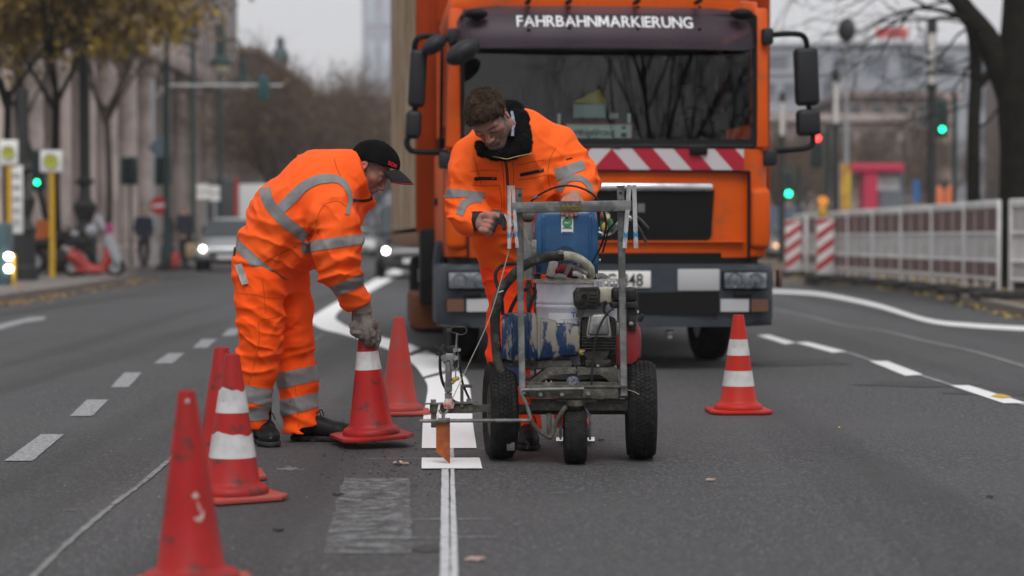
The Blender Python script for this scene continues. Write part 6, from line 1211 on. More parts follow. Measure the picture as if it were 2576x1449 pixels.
m_skin = attr_mat('skin', .50, bump=.28, bscale=330, spec=.35, bdist=.0025); m_hair = mat('short brown hair', (.026, .016, .0105), .7, spec=.08, col2=(.048, .031, .020), scale=60, bump=.6, bscale=260, bdist=.004); m_hair2 = mat('brown hair strands', (.045, .028, .018), .6, spec=.12, col2=(.085, .056, .037), scale=30)
m_stitch = mat('dark orange seam stitching', (.52, .085, .008), .85); m_zip = mat('black zip tape', (.010, .010, .010), .6); m_zipm = mat('brass zip teeth', (.16, .12, .05), .4, metal=.7)  # seam lines are thin strips of a darker orange than the cloth
m_boot = mat('black work boot leather', (.006, .0058, .0056), .5, spec=.16, col2=(.014, .0135, .013), scale=18, col3=(.20, .195, .19), scale3=30, lo3=.63, hi3=.74, bump=.3, bscale=60); m_sole = mat('boot sole rubber', (.014, .014, .014), .8, col2=(.04, .04, .04), scale=30)
m_glove = mat('dirty grey leather glove', (.165, .145, .13), .8, col2=(.075, .066, .06), scale=16, lo=.42, hi=.66, col3=(.30, .28, .26), scale3=40, lo3=.62, hi3=.70, bump=.5, bscale=70); m_gcuff = mat('pale glove cuff', (.31, .27, .23), .85, col2=(.22, .19, .165), scale=26, bump=.3, bscale=120)
m_plaid = mat('blue plaid shirt', (.20, .30, .42), .8, col2=(.45, .46, .48), scale=70, lo=.48, hi=.54, col3=(.03, .05, .12), scale3=90, lo3=.55, hi3=.6)
def ridge(seed, d, fa, fb, amp, c=None, s=.2, warp=.35):
    """folds lying across direction d, fading away from point c"""
    d = np.array(Vector(d).normalized(), np.float32); u, w = [np.array(q, np.float32) for q in axes(Vector(d))]
    def fn(x_, y_, z_):
        A = x_*d[0]+y_*d[1]+z_*d[2]; B = x_*u[0]+y_*u[1]+z_*u[2]; C = x_*w[0]+y_*w[1]+z_*w[2]
        A = A+warp*.1*pnoise(x_*6+seed, y_*6, z_*6)
        n = pnoise(A*fa+seed*3.7, B*fb, C*fb); r = amp*(1-2.4*np.abs(n))
        if c is not None: r = r*np.exp(-((x_-c[0])**2+(y_-c[1])**2+(z_-c[2])**2)/(2*s*s))
        return -r
    return fn
def crease(seed, d, fa, fb, amp, c=None, s=.2, sharp=.11):
    """narrow raised creases running across direction d, soft hollows between them"""
    d = np.array(Vector(d).normalized(), np.float32); u, w = [np.array(q, np.float32) for q in axes(Vector(d))]
    def fn(x_, y_, z_):
        A = x_*d[0]+y_*d[1]+z_*d[2]; B = x_*u[0]+y_*u[1]+z_*u[2]; C = x_*w[0]+y_*w[1]+z_*w[2]
        A = A+.05*pnoise(x_*5+seed, y_*5, z_*5)+.012*pnoise(x_*17, y_*17+seed, z_*17)
        n = pnoise(A*fa+seed*5.1, B*fb, C*fb); h = np.exp(-np.abs(n)/sharp); r = amp*(h-.30)*np.clip(.5+1.6*pnoise(x_*4.5, y_*4.5, z_*4.5+seed), 0, 1.3)
        if c is not None: r = r*np.exp(-((x_-c[0])**2+(y_-c[1])**2+(z_-c[2])**2)/(2*s*s))
        return -r
    return fn
class Cloth:
    """a garment: field -> mesh, plus bands and trims that lie on its surface"""
    def __init__(s, name, F_, m, parent):
        s.V, s.F = F_.mesh(); s.o = np_mesh(name, s.V, s.F, m, parent); s.bvh = BVHTree.FromPolygons([tuple(v) for v in s.V.tolist()], s.F.tolist())
    def hit(s, px, py):
        d = ray(px, py).normalized(); q = s.bvh.ray_cast(Vector((0, 0, CH)), d); return (q[0], q[1]) if q[0] else (None, None)
    def trim(s, name, pts, hw, m, off=.0025, na=2, k=6, label=None, z=None):
        """strip laid on the cloth along a path (measured where the photo shows it)"""
        P2 = smooth_path([Vector((a, b, 0)) for a, b in pts], k) if k > 1 else [Vector((a, b, 0)) for a, b in pts]; rows = []; N = len(P2)
        for i, p in enumerate(P2):
            t = (P2[min(i+1, N-1)]-P2[max(i-1, 0)]).normalized(); n = Vector((-t.y, t.x, 0)); w = hw if not isinstance(hw, (list, tuple)) else hw[min(int(i/max(1, N-1)*(len(hw)-1)), len(hw)-2)]+(hw[min(int(i/max(1, N-1)*(len(hw)-1)), len(hw)-2)+1]-hw[min(int(i/max(1, N-1)*(len(hw)-1)), len(hw)-2)])*((i/max(1, N-1)*(len(hw)-1)) % 1 if i < N-1 else 1); row = []
            for j in range(na+1):
                q = p+n*w*(2*j/na-1); h, nn = s.hit(q.x, q.y); row.append(h+nn*off if h else None)
            rows.append(row)
        mb = MB(); vs = [[mb.bm.verts.new(q) if q else None for q in r] for r in rows]
        for A, B in zip(vs, vs[1:]):
            for j in range(na):
                f = [A[j], A[j+1], B[j+1], B[j]]
                if all(f): mb.bm.faces.new(f)
        bmesh.ops.delete(mb.bm, geom=[v for v in mb.bm.verts if not v.link_faces], context='VERTS')
        return mb.build(name, m, s.o, ang=180, label=label, recalc=False)
    def ring(s, name, mask, planes, m, off=.003):
        """the part of the cloth between planes, lifted off it: a band that runs all the way round"""
        bm = bmesh.new(); keep = mask(s.V); fs = s.F[keep[s.F].all(1)]; ids = np.unique(fs); mp = {int(i): bm.verts.new(s.V[i]) for i in ids}
        for f in fs: bm.faces.new([mp[int(i)] for i in f])
        bm.normal_update()
        for p, n in planes: bmesh.ops.bisect_plane(bm, geom=list(bm.verts)+list(bm.edges)+list(bm.faces), plane_co=p, plane_no=n, clear_outer=True)
        bm.normal_update()
        for v, n in [(v, v.normal.copy()) for v in bm.verts]: v.co += n*off
        left = set(bm.faces); isl = []
        while left:                                            # keep the band itself, drop stray scraps
            st = [left.pop()]; cur = list(st)
            while st:
                for e in st.pop().edges:
                    for f in e.link_faces:
                        if f in left: left.discard(f); st.append(f); cur.append(f)
            isl.append(cur)
        big = max((len(q) for q in isl), default=0); bmesh.ops.delete(bm, geom=[f for q in isl if len(q) < big for f in q], context='FACES')
        mb = MB(); mb.bm.free(); mb.bm = bm; return mb.build(name, m, s.o, ang=180, recalc=False)
def edge(a, b, Y, side, tilt=0.0):
    """plane through two measured points and the depth axis; side=+1 keeps what lies above it in the frame"""
    A, B = P(*a, Y), P(*b, Y); n = (B-A).cross(Vector((tilt, 1, 0))).normalized()
    if n.z < 0: n = -n
    return (A, -n if side > 0 else n)
# ------------------------------------------------ head
def head_field(M, o, beard=1.0, h=.003, neck_to=None, mous=0):
    Mn = np.array(M); oo = np.array(o); L = lambda x_, y_, z_: oo+Mn @ np.array((x_, y_, z_)); E = lambda c, r, k=.012, op='add': F_.ell(L(*c), r, Mn, k, op)
    nk = np.array(neck_to) if neck_to is not None else L(0, -.06, -.22)
    F_ = Field(np.minimum(oo-.165, nk-.08), np.maximum(oo+.165, nk+.08), h); C = lambda a, b, ra, rb=None, k=.010, op='add': F_.cap(L(*a), L(*b), ra, rb, k, op)
    E((0, -.010, .032), (.074, .095, .086)); E((0, .034, -.030), (.061, .058, .078), .03); E((0, .070, -.098), (.026, .022, .022), .028)
    for s_ in (-1, 1):
        C((s_*.052, .012, -.060), (s_*.018, .074, -.103), .020, .018, .03); E((s_*.046, .056, -.014), (.019, .020, .017), .022)
        C((s_*.012, .090, .024), (s_*.046, .074, .026), .011, .010, .016)
    for s_ in (-1, 1): E((s_*.031, .096, .002), (.019, .0155, .0135), .012, 'sub')
    for s_ in (-1, 1):
        E((s_*.031, .080, .001), (.0145, .0135, .0125), .006); C((s_*.019, .088, -.0075), (s_*.043, .081, -.0065), .004, .004, .006); C((s_*.017, .093, .009), (s_*.045, .083, .008), .0045, .004, .006)
    C((0, .090, .020), (0, .111, -.026), .0080, .0105, .012); E((0, .112, -.030), (.0115, .012, .0105), .008)
    for s_ in (-1, 1): E((s_*.0135, .102, -.034), (.0085, .011, .008), .007); E((s_*.007, .110, -.0405), (.0035, .005, .003), .003, 'sub')
    C((-.020, .088, -.062), (.020, .088, -.062), .0078, .0078, .010); E((0, .093, -.0625), (.020, .010, .0055), .007); E((0, .0905, -.0735), (.015, .010, .006), .006)
    C((-.021, .092, -.0722), (0, .098, -.0670), .0016, .0016, .003, 'sub'); C((.021, .092, -.0722), (0, .098, -.0670), .0016, .0016, .003, 'sub'); E((0, .094, -.084), (.018, .007, .004), .008, 'sub')
    if mous: E((0, .093, -.052), (.026, .012, .009), .008)
    for s_ in (-1, 1):
        A = np.array(Matrix(M) @ Matrix.Rotation(R(-14*s_), 3, 'Z') @ Matrix.Rotation(R(-10), 3, 'X'))
        F_.ell(L(s_*.079, -.014, -.004), (.0085, .0195, .033), A, .008); F_.ell(L(s_*.087, -.009, .0), (.006, .011, .019), A, .005, 'sub'); F_.ell(L(s_*.082, -.006, -.004), (.005, .006, .008), A, .004); F_.ell(L(s_*.080, -.010, -.034), (.007, .009, .009), A, .006)
    F_.cap(L(0, -.022, -.055), nk, .056, .064, .03)
    F_.fold(lambda a, b, c: .0007*pnoise(a*70, b*70, c*70), .01)
    V, Q = F_.mesh(); l = (V-oo) @ Mn; ax, y_, z_ = np.abs(l[:, 0]), l[:, 1], l[:, 2]; n1 = pnoise(V[:, 0]*60, V[:, 1]*60, V[:, 2]*60)[:, None]
    t = np.tile(np.array((.29, .142, .104)), (len(V), 1))*(1+.10*n1)
    def paint(w, c): 
        nonlocal t; w = np.clip(w, 0, 1)[:, None]; t = t*(1-w)+np.array(c)*w
    g = lambda a, c, s_: np.exp(-((a-c)/s_)**2)
    paint(.5*g(y_, .108, .02)*g(z_, -.03, .02)*g(ax, 0, .02), (.46, .18, .14)); paint(.45*g(ax, .045, .02)*g(y_, .07, .03)*g(z_, -.02, .022), (.46, .19, .15))
    paint(np.where(ax > .076, .75, 0)*np.where(np.abs(z_) < .045, 1, 0), (.48, .165, .135))
    bz = np.clip((-.038-z_)/.02, 0, 1)*np.clip((y_+.012)/.03, 0, 1)*(1-g(z_, -.068, .011)*g(ax, 0, .022)*(y_ > .08)); bz = np.maximum(bz, np.clip((ax-.055)/.012, 0, 1)*np.clip((.02-z_)/.03, 0, 1)*np.clip((y_-.0)/.02, 0, 1)*np.clip((.05-y_)/.02, 0, 1)); paint(beard*bz*(.72+.35*n1[:, 0]), (.10, .080, .070))
    paint(.45*g(z_, -.068, .0075)*g(ax, 0, .021)*(y_ > .08), (.36, .135, .115)); paint(.9*g(z_, .0255, .006)*np.clip((ax-.010)/.006, 0, 1)*np.clip((.050-ax)/.008, 0, 1)*(y_ > .06), (.10, .07, .05)); paint(.9*g(z_, -.0045, .0028)*g(ax, .031, .0125)*(y_ > .074), (.05, .03, .028)); paint(.35*g(z_, -.001, .014)*g(ax, .031, .018)*(y_ > .06), (.30, .14, .11))
    return V, Q, t, L, (lambda v: (v-oo) @ Mn)
def flat_tint(V, c): return np.tile(np.array(c), (len(V), 1))
# ------------------------------------------------ boots
def boot(parent, heel, ang, L_=.30, roll=0.0):
    F_ = Field((-.08, -.09, 0), (L_+.07, .09, .24), .004); F_.chain([((.05, 0, .062), .044), ((.13, 0, .072), .045), ((L_-.07, 0, .044), .045), ((L_-.035, 0, .040), .038)], .02); F_.cap((.05, 0, .06), (.055, 0, .16), .047, .050, .03); F_.half((0, 0, .024), (0, 0, -1), .003)
    F_.fold(ridge(3, (1, 0, .3), 30, 8, .0018, (L_*.6, 0, .08), .06)); V, Q = F_.mesh()
    G_ = Field((-.08, -.09, -.03), (L_+.07, .09, .06), .004); G_.chain([((.045, 0, .015), .046), ((.12, 0, .015), .039), ((L_-.08, 0, .015), .052), ((L_-.035, 0, .015), .043)], .02); G_.half((0, 0, .026), (0, 0, 1), .003); G_.half((0, 0, .004), (0, 0, -1), .003); G_.cap((.115, -.09, -.014), (.115, .09, -.014), .026, .026, .004, 'sub'); V2, Q2 = G_.mesh()
    c, s_ = math.cos(ang), math.sin(ang); Rm = np.array(((c, -s_, 0), (s_, c, 0), (0, 0, 1))); hp = np.array(heel); f = lambda v: v @ Rm.T+hp
    b = np_mesh('boot', f(V), Q, m_boot, parent); np_mesh('sole', f(V2), Q2, m_sole, b); mb = MB()
    for k in range(4):
        x_ = .115+k*.026; z_ = .122-k*.014; mb.tube([Vector(f(np.array(q))) for q in ((x_, -.030, z_-.012), (x_+.006, 0, z_+.004), (x_, .030, z_-.012))], .0032, 5)
    mb.tube([Vector(f(np.array(q))) for q in ((.115, 0, .125), (.14, .03, .145), (.15, .045, .115))], .003, 5).tube([Vector(f(np.array(q))) for q in ((.115, 0, .125), (.145, -.03, .14), (.16, -.045, .11))], .003, 5); tag(mb.build('laces', m_sole, b), kind='stuff'); return b
# ================================================================== worker A: stooping in profile, setting down a cone
YA = 9.22
WA = thing('person', 'worker in black cap and orange jacket with grey bands, stooping to set down a cone', 'person', P(700, 1115, YA)); pa = lambda px, py, dy=0.0: P(px, py, YA+dy)
MA = Matrix.Rotation(R(-90-6), 3, 'Z') @ Matrix.Rotation(R(-41), 3, 'X'); oA = P(926, 423, YA-.02)
V, Q, t, LA, toA = head_field(MA, oA, .6, neck_to=pa(862, 452), mous=1)
l = toA(V); w = np.clip((-.012-l[:, 1]+.02)/.02, 0, 1)*np.clip((l[:, 2]+.06)/.02, 0, 1)*(np.abs(l[:, 0]) < .077); side = np.clip((.045-l[:, 1])/.02, 0, 1)*np.clip((l[:, 2]-.002)/.015, 0, 1)*(np.abs(l[:, 0]) < .078); w = np.maximum(w, side)[:, None]*.8; t = t*(1-w)+np.array((.085, .068, .055))*w
B_ = Field(P(560, 900, YA-.45), P(960, 380, YA+.45), .016); B_.chain([(pa(660, 690), .12), (pa(745, 560), .13), (pa(820, 480), .13), (pa(862, 452), .075)], .05).chain([(pa(825, 510, -.18), .07), (pa(850, 640, -.24), .055), (pa(898, 752, -.16), .035)], .03).chain([(pa(835, 505, .18), .07), (pa(815, 640, .26), .05), (pa(808, 640, .26), .04)], .03); V2, Q2 = B_.mesh()
Vb, Qb = joinVF((V, Q), (V2, Q2)); tA = np.concatenate([t, flat_tint(V2, (.4, .2, .15))]); np_mesh('body', Vb, Qb, m_skin, WA, tA)
# jacket
J = Field(P(545, 815, YA-.55), P(965, 345, YA+.5), .0065); LAT = ((0, 1, 0), .80)
J.chain([(pa(668, 640), .150), (pa(742, 552), .185), (pa(812, 480), .175), (pa(858, 440), .120)], .06, sq=LAT); J.cap(pa(700, 640), pa(775, 600), .12, .12, .05, sq=LAT).cap(pa(775, 615), pa(862, 545), .085, .10, .05, sq=LAT)
J.half(pa(660, 682), P(575, 652, YA)-P(575, 652, YA)+Vector((-.36, 0, -1)), .01)
J.chain([(pa(858, 448), .118), (pa(896, 440, -.01), .118)], .03, sq=((0, 1, 0), .9)); J.cap(pa(885, 480), pa(915, 500), .085, .055, .03)
J.chain([(pa(828, 508, -.16), .125), (pa(842, 560, -.235), .105), (pa(845, 625, -.25), .095), (pa(862, 690, -.235), .083), (pa(888, 742, -.18), .058), (pa(906, 775, -.15), .044)], .035)
J.chain([(pa(832, 500, .18), .115), (pa(815, 620, .26), .09), (pa(806, 648, .26), .06)], .03)
J.half(pa(903, 374), (P(945, 508, YA)-P(903, 374, YA)).cross(Vector((0, 1, 0)))*(1 if (P(945, 508, YA)-P(903, 374, YA)).cross(Vector((0, 1, 0))).x > 0 else -1), .006) if False else None
# collar opening: cut by a slanted plane at the head only, then hollowed
cn = Vector((.93, 0, .30)).normalized(); cp_ = P(917, 440, YA)
sl, X_, Y_, Z_ = J.sub(np.array(pa(850, 540, -.25)), np.array(pa(965, 345, .25))); lo_ = (X_-cp_.x)*cn.x+(Z_-cp_.z)*cn.z
armd = np.sqrt((X_-pa(905, 770).x)**2+(Z_-pa(905, 770).z)**2); J.f[sl] = np.maximum(J.f[sl], lo_+0*Y_)
J.cap(pa(890, 442), pa(960, 432), .088, .098, .004, 'sub', sq=((0, 1, 0), .9))
J.half(pa(902, 768, -.15), P(918, 790, YA)-P(893, 742, YA), .006)
J.fold(ridge(1, P(858, 440, YA)-P(668, 640, YA), 12.6, 3.2, 0.0216, pa(640, 610), .16)).fold(ridge(2, P(906, 775, YA)-P(842, 560, YA), 14.9, 3.5, 0.0198, pa(850, 640, -.3), .13)).fold(ridge(4, (1, 0, -.4), 10.3, 3.0, 0.0162, pa(790, 560, -.2), .14)).fold(ridge(5, (0, 0, 1), 16.1, 4, 0.0108, pa(880, 740, -.2), .07)).fold(ridge(8, (1, .2, -1), 8.0, 2.5, 0.0108)).fold(lambda a, b, c: .004*pnoise(a*9, b*9, c*9))
J.fold(crease(61, P(906, 775, YA)-P(842, 560, YA)+Vector((.10, 0, .05)), 9, 2.6, 0.0290, pa(850, 590, -.3), .12)).fold(crease(62, P(906, 775, YA)-P(862, 690, YA), 12, 3, 0.0217, pa(875, 700, -.25), .09)).fold(crease(63, (.35, 0, 1), 9, 2.2, 0.0247, pa(650, 640, -.1), .15)).fold(crease(64, (1, 0, -.5), 8, 2.4, 0.0188, pa(745, 530, -.15), .16)).fold(crease(65, (.8, 0, 1), 10, 3, 0.0116))
JA = Cloth('jacket', J, m_jack, WA)
# cut away collar tip below the chin stays; reflective bands
arm = lambda V: (V[:, 1] < YA-.02) & (V[:, 0] > pa(768, 600).x) & (V[:, 2] < pa(800, 560).z)
torso = lambda V: ~((V[:, 0] > pa(775, 600).x) & (V[:, 1] < YA-.14) & (V[:, 2] < pa(800, 535).z))
JA.ring('reflective_band', arm, [edge((774, 609), (876, 594), YA-.25, -1, .1), edge((785, 634), (877, 620), YA-.25, 1, .1)], m_reflb); JA.ring('reflective_band', arm, [edge((838, 719), (901, 693), YA-.2, -1), edge((851, 745), (913, 719), YA-.2, 1)], m_reflb)
JA.ring('reflective_band', lambda V: torso(V) & (V[:, 0] < pa(760, 600).x), [edge((575, 572), (712, 688), YA, -1), edge((575, 601), (690, 706), YA, 1)], m_reflb)
JA.trim('reflective_band', [(667, 473), (672, 500), (690, 530), (716, 556), (744, 578), (770, 600)], 14, m_reflb, na=4, off=.003); JA.trim('reflective_band', [(706, 526), (735, 498), (762, 472), (794, 455), (826, 450), (853, 454), (871, 472), (880, 503), (872, 540)], [13, 13, 12.5, 12, 11, 9, 7, 5.5, 5], m_reflb, na=4, off=.0045)
for pts in ([(804, 560), (780, 590), (766, 620)], [(800, 590), (796, 560), (812, 520), (846, 506), (872, 520)], [(840, 398), (850, 430), (868, 462), (884, 500)], [(660, 664), (700, 640), (745, 620)]): JA.trim('seam', pts, 1.3, m_stitch, off=.001, na=1)
JA.trim('collar_tape', [(882, 503), (905, 505), (926, 503), (936, 498)], 3.5, m_zip, off=.004, na=2); JA.trim('snap', [(930, 494), (935, 494)], 2.6, m_zip, off=.004, na=2, k=2)
cl = MB().grid(lambda u, v: Vector(pa(890+24*u, 443-3*u, 0))+Vector((cn.x*0, 0, 0))+(Vector((0, math.cos(6.283*v)*.099, 0))+Vector((-.34, 0, .94))*math.sin(6.283*v)*.088), 3, 28).build('collar_lining', m_fur, JA.o, ang=180)
# trousers
U = Field(P(560, 1115, YA-.35), P(860, 640, YA+.4), .006); U.chain([(pa(655, 668), .135), (pa(668, 700), .135)], .05, sq=LAT)
U.chain([(pa(655, 700, -.09), .115), (pa(655, 800, -.11), .097), (pa(655, 860, -.11), .088), (pa(646, 935, -.10), .080), (pa(640, 1000, -.09), .066), (pa(640, 1066, -.08), .052)], .03)
U.chain([(pa(715, 695, .09), .115), (pa(735, 780, .11), .098), (pa(741, 860, .11), .092), (pa(746, 950, .11), .090), (pa(753, 1030, .10), .086), (pa(762, 1085, .09), .092)], .03)
U.half(pa(640, 1072, -.08), (0, 0, -1), .006) if False else None
sl, X_, Y_, Z_ = U.sub(np.array(pa(690, 1115, 0)), np.array(pa(860, 1030, .35))); A, B = P(712, 1092, YA+.09), P(814, 1056, YA+.09); n = (B-A).cross(Vector((0, 1, 0))).normalized(); n = n if n.z < 0 else -n; U.f[sl] = np.maximum(U.f[sl], (X_-A.x)*n.x+(Z_-A.z)*n.z+0*Y_)
sl, X_, Y_, Z_ = U.sub(np.array(pa(560, 1115, -.35)), np.array(pa(690, 1040, 0.0))); U.f[sl] = np.maximum(U.f[sl], (pa(640, 1074, -.08).z-Z_)+0*X_+0*Y_)
U.fold(ridge(11, (0, 0, 1), 13.8, 3.5, 0.0112, pa(640, 900, -.15), .10)).fold(ridge(12, (.4, 0, 1), 11.5, 3, 0.0162, pa(650, 760, -.15), .13)).fold(ridge(13, (-.3, 0, 1), 12.6, 3.5, 0.0100, pa(745, 880, 0), .13)).fold(ridge(14, (0, 0, 1), 17.2, 4, 0.0078, pa(640, 1030, -.1), .08)).fold(ridge(15, (.2, 0, 1), 16.1, 4, 0.0089, pa(760, 1070, .05), .07)).fold(ridge(16, (1, .3, .5), 10.3, 2.0, 0.0090)).fold(lambda a, b, c: .004*pnoise(a*10, b*10, c*10))
U.fold(crease(81, (.5, 0, 1), 9, 2.4, .014, pa(645, 900, -.15), .16)).fold(crease(82, (.6, 0, 1), 8, 2.2, .012, pa(655, 780, -.15), .12)).fold(crease(83, (-.5, 0, 1), 9, 2.6, .013, pa(740, 880, 0), .18)).fold(crease(84, (1, 0, .4), 8, 2.0, .007))
UA = Cloth('trousers', U, m_trou, WA); lg = lambda s_: (lambda V: (V[:, 1] < YA) if s_ < 0 else (V[:, 1] > YA-.02) & (V[:, 0] > pa(684, 900).x))
for s_, bands in ((-1, (((602, 961), (677, 976), (609, 1004), (663, 1016)), ((612, 1028), (660, 1020), (616, 1058), (664, 1055)))), (1, (((696, 938), (788, 919), (701, 977), (792, 957)), ((704, 1006), (797, 985), (708, 1046), (798, 1023))))):
    for a, b, c, d in bands: UA.ring('reflective_band', lg(s_), [edge(a, b, YA+.1*s_, -1, .05), edge(c, d, YA+.1*s_, 1, .05)], m_reflb)
for pts in ([(660, 700), (664, 740), (668, 790)], [(600, 738), (640, 742), (664, 748), (714, 752)], [(655, 805), (690, 800), (714, 790)], [(650, 810), (651, 860), (636, 930), (622, 975)], [(740, 925), (744, 990), (752, 1075)], [(602, 690), (612, 715), (632, 722)]): UA.trim('seam', pts, 1.2, m_stitch, off=.001, na=1)
U2 = Field(P(560, 720, YA-.25), P(790, 620, YA+.25), .008); U2.cap(pa(660, 640), pa(668, 668), .134, .137, .03, sq=LAT); sl = None; U2.half(pa(600, 682), Vector((-.3, 0, -1)), .005); V, Q = U2.mesh(); np_mesh('sweater_hem', V, Q, m_zip, WA)
boot(WA, pa(652, 1112, .10)*1 if False else Vector((pa(646, 1118, 0).x, YA+.06, 0)), R(-70), .29); boot(WA, Vector((pa(725, 1110, 0).x, YA+.10, 0)), R(-8), .305)
# glove holding the cone
gb = thing('work_glove', 'dirty grey glove', 'glove') if False else None
F_ = Field(P(868, 890, YA-.36), P(968, 745, YA+.12), .0028); gp_ = lambda a, b, c: P(a, b, YA+c); k_ = .008
F_.chain([(gp_(906, 782, -.15), .034), (gp_(910, 800, -.15), .041), (gp_(926, 820, -.15), .038)], .02, sq=((0, 1, 0), 1.0)); F_.ell(gp_(922, 815, -.16), (.046, .045, .030), None, .02)
for pts in (((900, 806, -.19), (888, 820, -.20), (889, 836, -.20), (898, 845, -.19)), ((916, 824, -.195), (921, 838, -.205), (925, 852, -.20), (924, 866, -.19)), ((930, 824, -.19), (938, 842, -.185), (938, 858, -.18), (933, 866, -.178)), ((941, 820, -.16), (949, 838, -.15), (950, 856, -.15), (946, 872, -.15)), ((945, 815, -.12), (953, 834, -.11), (953, 850, -.11), (948, 862, -.11)), ((903, 822, -.20), (903, 838, -.205), (908, 846, -.20))):
    F_.chain([(gp_(*q), r_) for q, r_ in zip(pts, (.0165, .0150, .0145, .0125))], .007)
F_.fold(ridge(21, (0, 0, 1), 38, 14, .0016)).fold(lambda a, b, c: .0018*pnoise(a*60, b*60, c*60)); V, Q = F_.mesh(); glv = np_mesh('glove', V, Q, m_glove, WA)
MB().tube([gp_(903, 751, -.158), gp_(906, 763, -.155), gp_(910, 778, -.15), gp_(913, 792, -.15)], [.050, .050, .048, .041], 20, 3).build('glove_cuff', m_gcuff, glv, ang=180); MB().lathe([(.050+.004*math.cos(q), .004*math.sin(q)) for q in (0, 1.57, 3.14, 4.71)], 22, frame(gp_(903, 751, -.158), (0, 1, 0), (-.15, 0, .98)), closed=True).build('piping', m_navy, glv)
# cap
capo = Vector(oA); MC = MA @ Matrix.Rotation(R(16), 3, 'X'); CM = lambda x_, y_, z_: capo+MC @ Vector((x_, y_, z_)); cc0 = Vector((0, .017, .036)); cr = Vector((.0885, .116, .102)); rim = lambda y_: .020+.16*(y_+.05)-.0*y_
def dome(u, v):
    a = 2*math.pi*u; lo = 0.0; el = None
    for it in range(14):
        e = lo+it*.07-.45; y_ = cc0.y+cr.y*math.cos(e)*math.cos(a); z_ = cc0.z+cr.z*math.sin(e)
        if z_ >= rim(y_): el = e; break
    el = el or 0; e = el+(math.pi/2-el)*v; n = 1+.012*math.sin(3*a)*math.cos(e)+(.05*max(0, math.cos(a))**2*math.sin(2*max(0, e)))
    return CM(cc0.x+cr.x*math.cos(e)*math.sin(a), cc0.y+cr.y*n*math.cos(e)*math.cos(a), cc0.z+cr.z*math.sin(e))
cap = MB().grid(dome, 48, 14, closed_u=True).build('cap', m_capm, WA, ang=180, thick=-.003); MB().ball(CM(0, .014, .1385), (.008, .008, .005)).build('cap_button', m_capm, cap)
def visr(u, v): q = 2*u-1; root = cc0.y+cr.y*1.0*math.sqrt(max(0, 1-(q*.80)**2)); return CM(.078*q*(1-.10*v), root-.003+v*(.094*(1-.42*q*q)), .054-.034*q*q-.016*v-.016*v*v)
vz = MB().grid(visr, 24, 8).build('visor', m_visorc, cap, ang=180, thick=.004); MB().tube([visr(i/24, 1) for i in range(25)], .0028, 6, 1).build('visor_piping', m_capred, vz); MB().tube([CM(.050, -.058, .030), CM(.066, -.040, .028), CM(.067, -.038, .048), CM(.054, -.058, .052)], .0026, 6).build('buckle', m_chrome, cap)
def emb(X_, Y_): a = .96-X_/.112; e = .20+Y_/.104; return CM(cc0.x+(cr.x+.006)*math.cos(e)*math.sin(a), cc0.y+(cr.y+.011)*math.cos(e)*math.cos(a), cc0.z+(cr.z+.003)*math.sin(e))
text_obj('embroidery', 'SOM', .018, None, m_emb, cap, bold=.03, align='LEFT', fn=emb)
# folding rule in the trouser pocket
t_ = thing('folding_rule', 'grey folding rule sticking out of the stooping worker\'s trouser pocket', 'folding rule', pa(600, 690, -.2))
q0, _ = UA.hit(612, 712); yr = (q0.y if q0 else YA-.2)-.012
for k in range(4): MB().bar(P(592+k*4.4, 666-k*1.0, yr), P(611+k*4.4, 716-k*1.0, yr), .0062, .016, bev=.001).build('rule_leg', m_rule, t_)
# ================================================================== worker B: bareheaded operator bent over the machine
YB = 9.05
WB_ = thing('person', 'bareheaded worker with black fleece collar bending over the line marking machine', 'person', P(1310, 1125, YB)); pb = lambda px, py, dy=0.0: P(px, py, YB+dy)
MBm = Matrix.Rotation(R(-13), 3, 'Y') @ Matrix.Rotation(R(-20), 3, 'Z') @ Matrix.Rotation(math.pi, 3, 'Z') @ Matrix.Rotation(R(-48), 3, 'X'); oB = P(1229, 297, YB-.30)
V, Q, t, LB, toB = head_field(MBm, oB, .95, neck_to=pb(1290, 340, -.10))
B_ = Field(P(1140, 760, YB-.4), P(1510, 290, YB+.4), .016); B_.chain([(pb(1304, 640, .13), .085), (pb(1300, 540, .05), .13), (pb(1300, 400, -.03), .14), (pb(1290, 345, -.08), .075)], .05, sq=((1, 0, 0), .75)).chain([(pb(1195, 395, -.05), .07), (pb(1172, 515, -.08), .05), (pb(1205, 556, -.3), .033)], .03).chain([(pb(1410, 365, -.02), .07), (pb(1455, 455, -.05), .05), (pb(1445, 494, -.25), .034)], .03); V2, Q2 = B_.mesh()
# bare hands
def hand(prims, lo, hi):
    H = Field(lo, hi, .0022)
    for pts, k in prims: H.chain([(P(*q[:3]), q[3]) for q in pts], k)
    H.fold(lambda a, b, c: .0005*pnoise(a*120, b*120, c*120), .01); return H.mesh()
hY = 8.69
R1 = [([(1200, 551, 8.76, .031), (1212, 556, 8.73, .034), (1224, 556, 8.71, .032)], .02), ([(1213, 566, 8.715, .030), (1228, 570, 8.70, .026)], .02)]
for i, (a, b) in enumerate(((1243, 549), (1239, 560), (1234, 571), (1228, 581))): R1.append(([(a-16, b-3, 8.672, .0155), (a-4, b-1, 8.655, .0140), (a+5, b+5, 8.668, .0125), (a+3, b+10, 8.69, .0105)], .006))
R1.append(([(1214, 544, 8.70, .017), (1228, 540, 8.668, .0150), (1244, 541, 8.650, .0125), (1254, 545, 8.648, .0105)], .008))
h1 = hand(R1, P(1180, 605, 8.60), P(1268, 520, 8.82))
R2 = [([(1447, 490, 8.80, .030), (1443, 500, 8.74, .033), (1438, 506, 8.70, .030)], .02), ([(1424, 506, 8.69, .022), (1450, 506, 8.69, .022)], .02)]
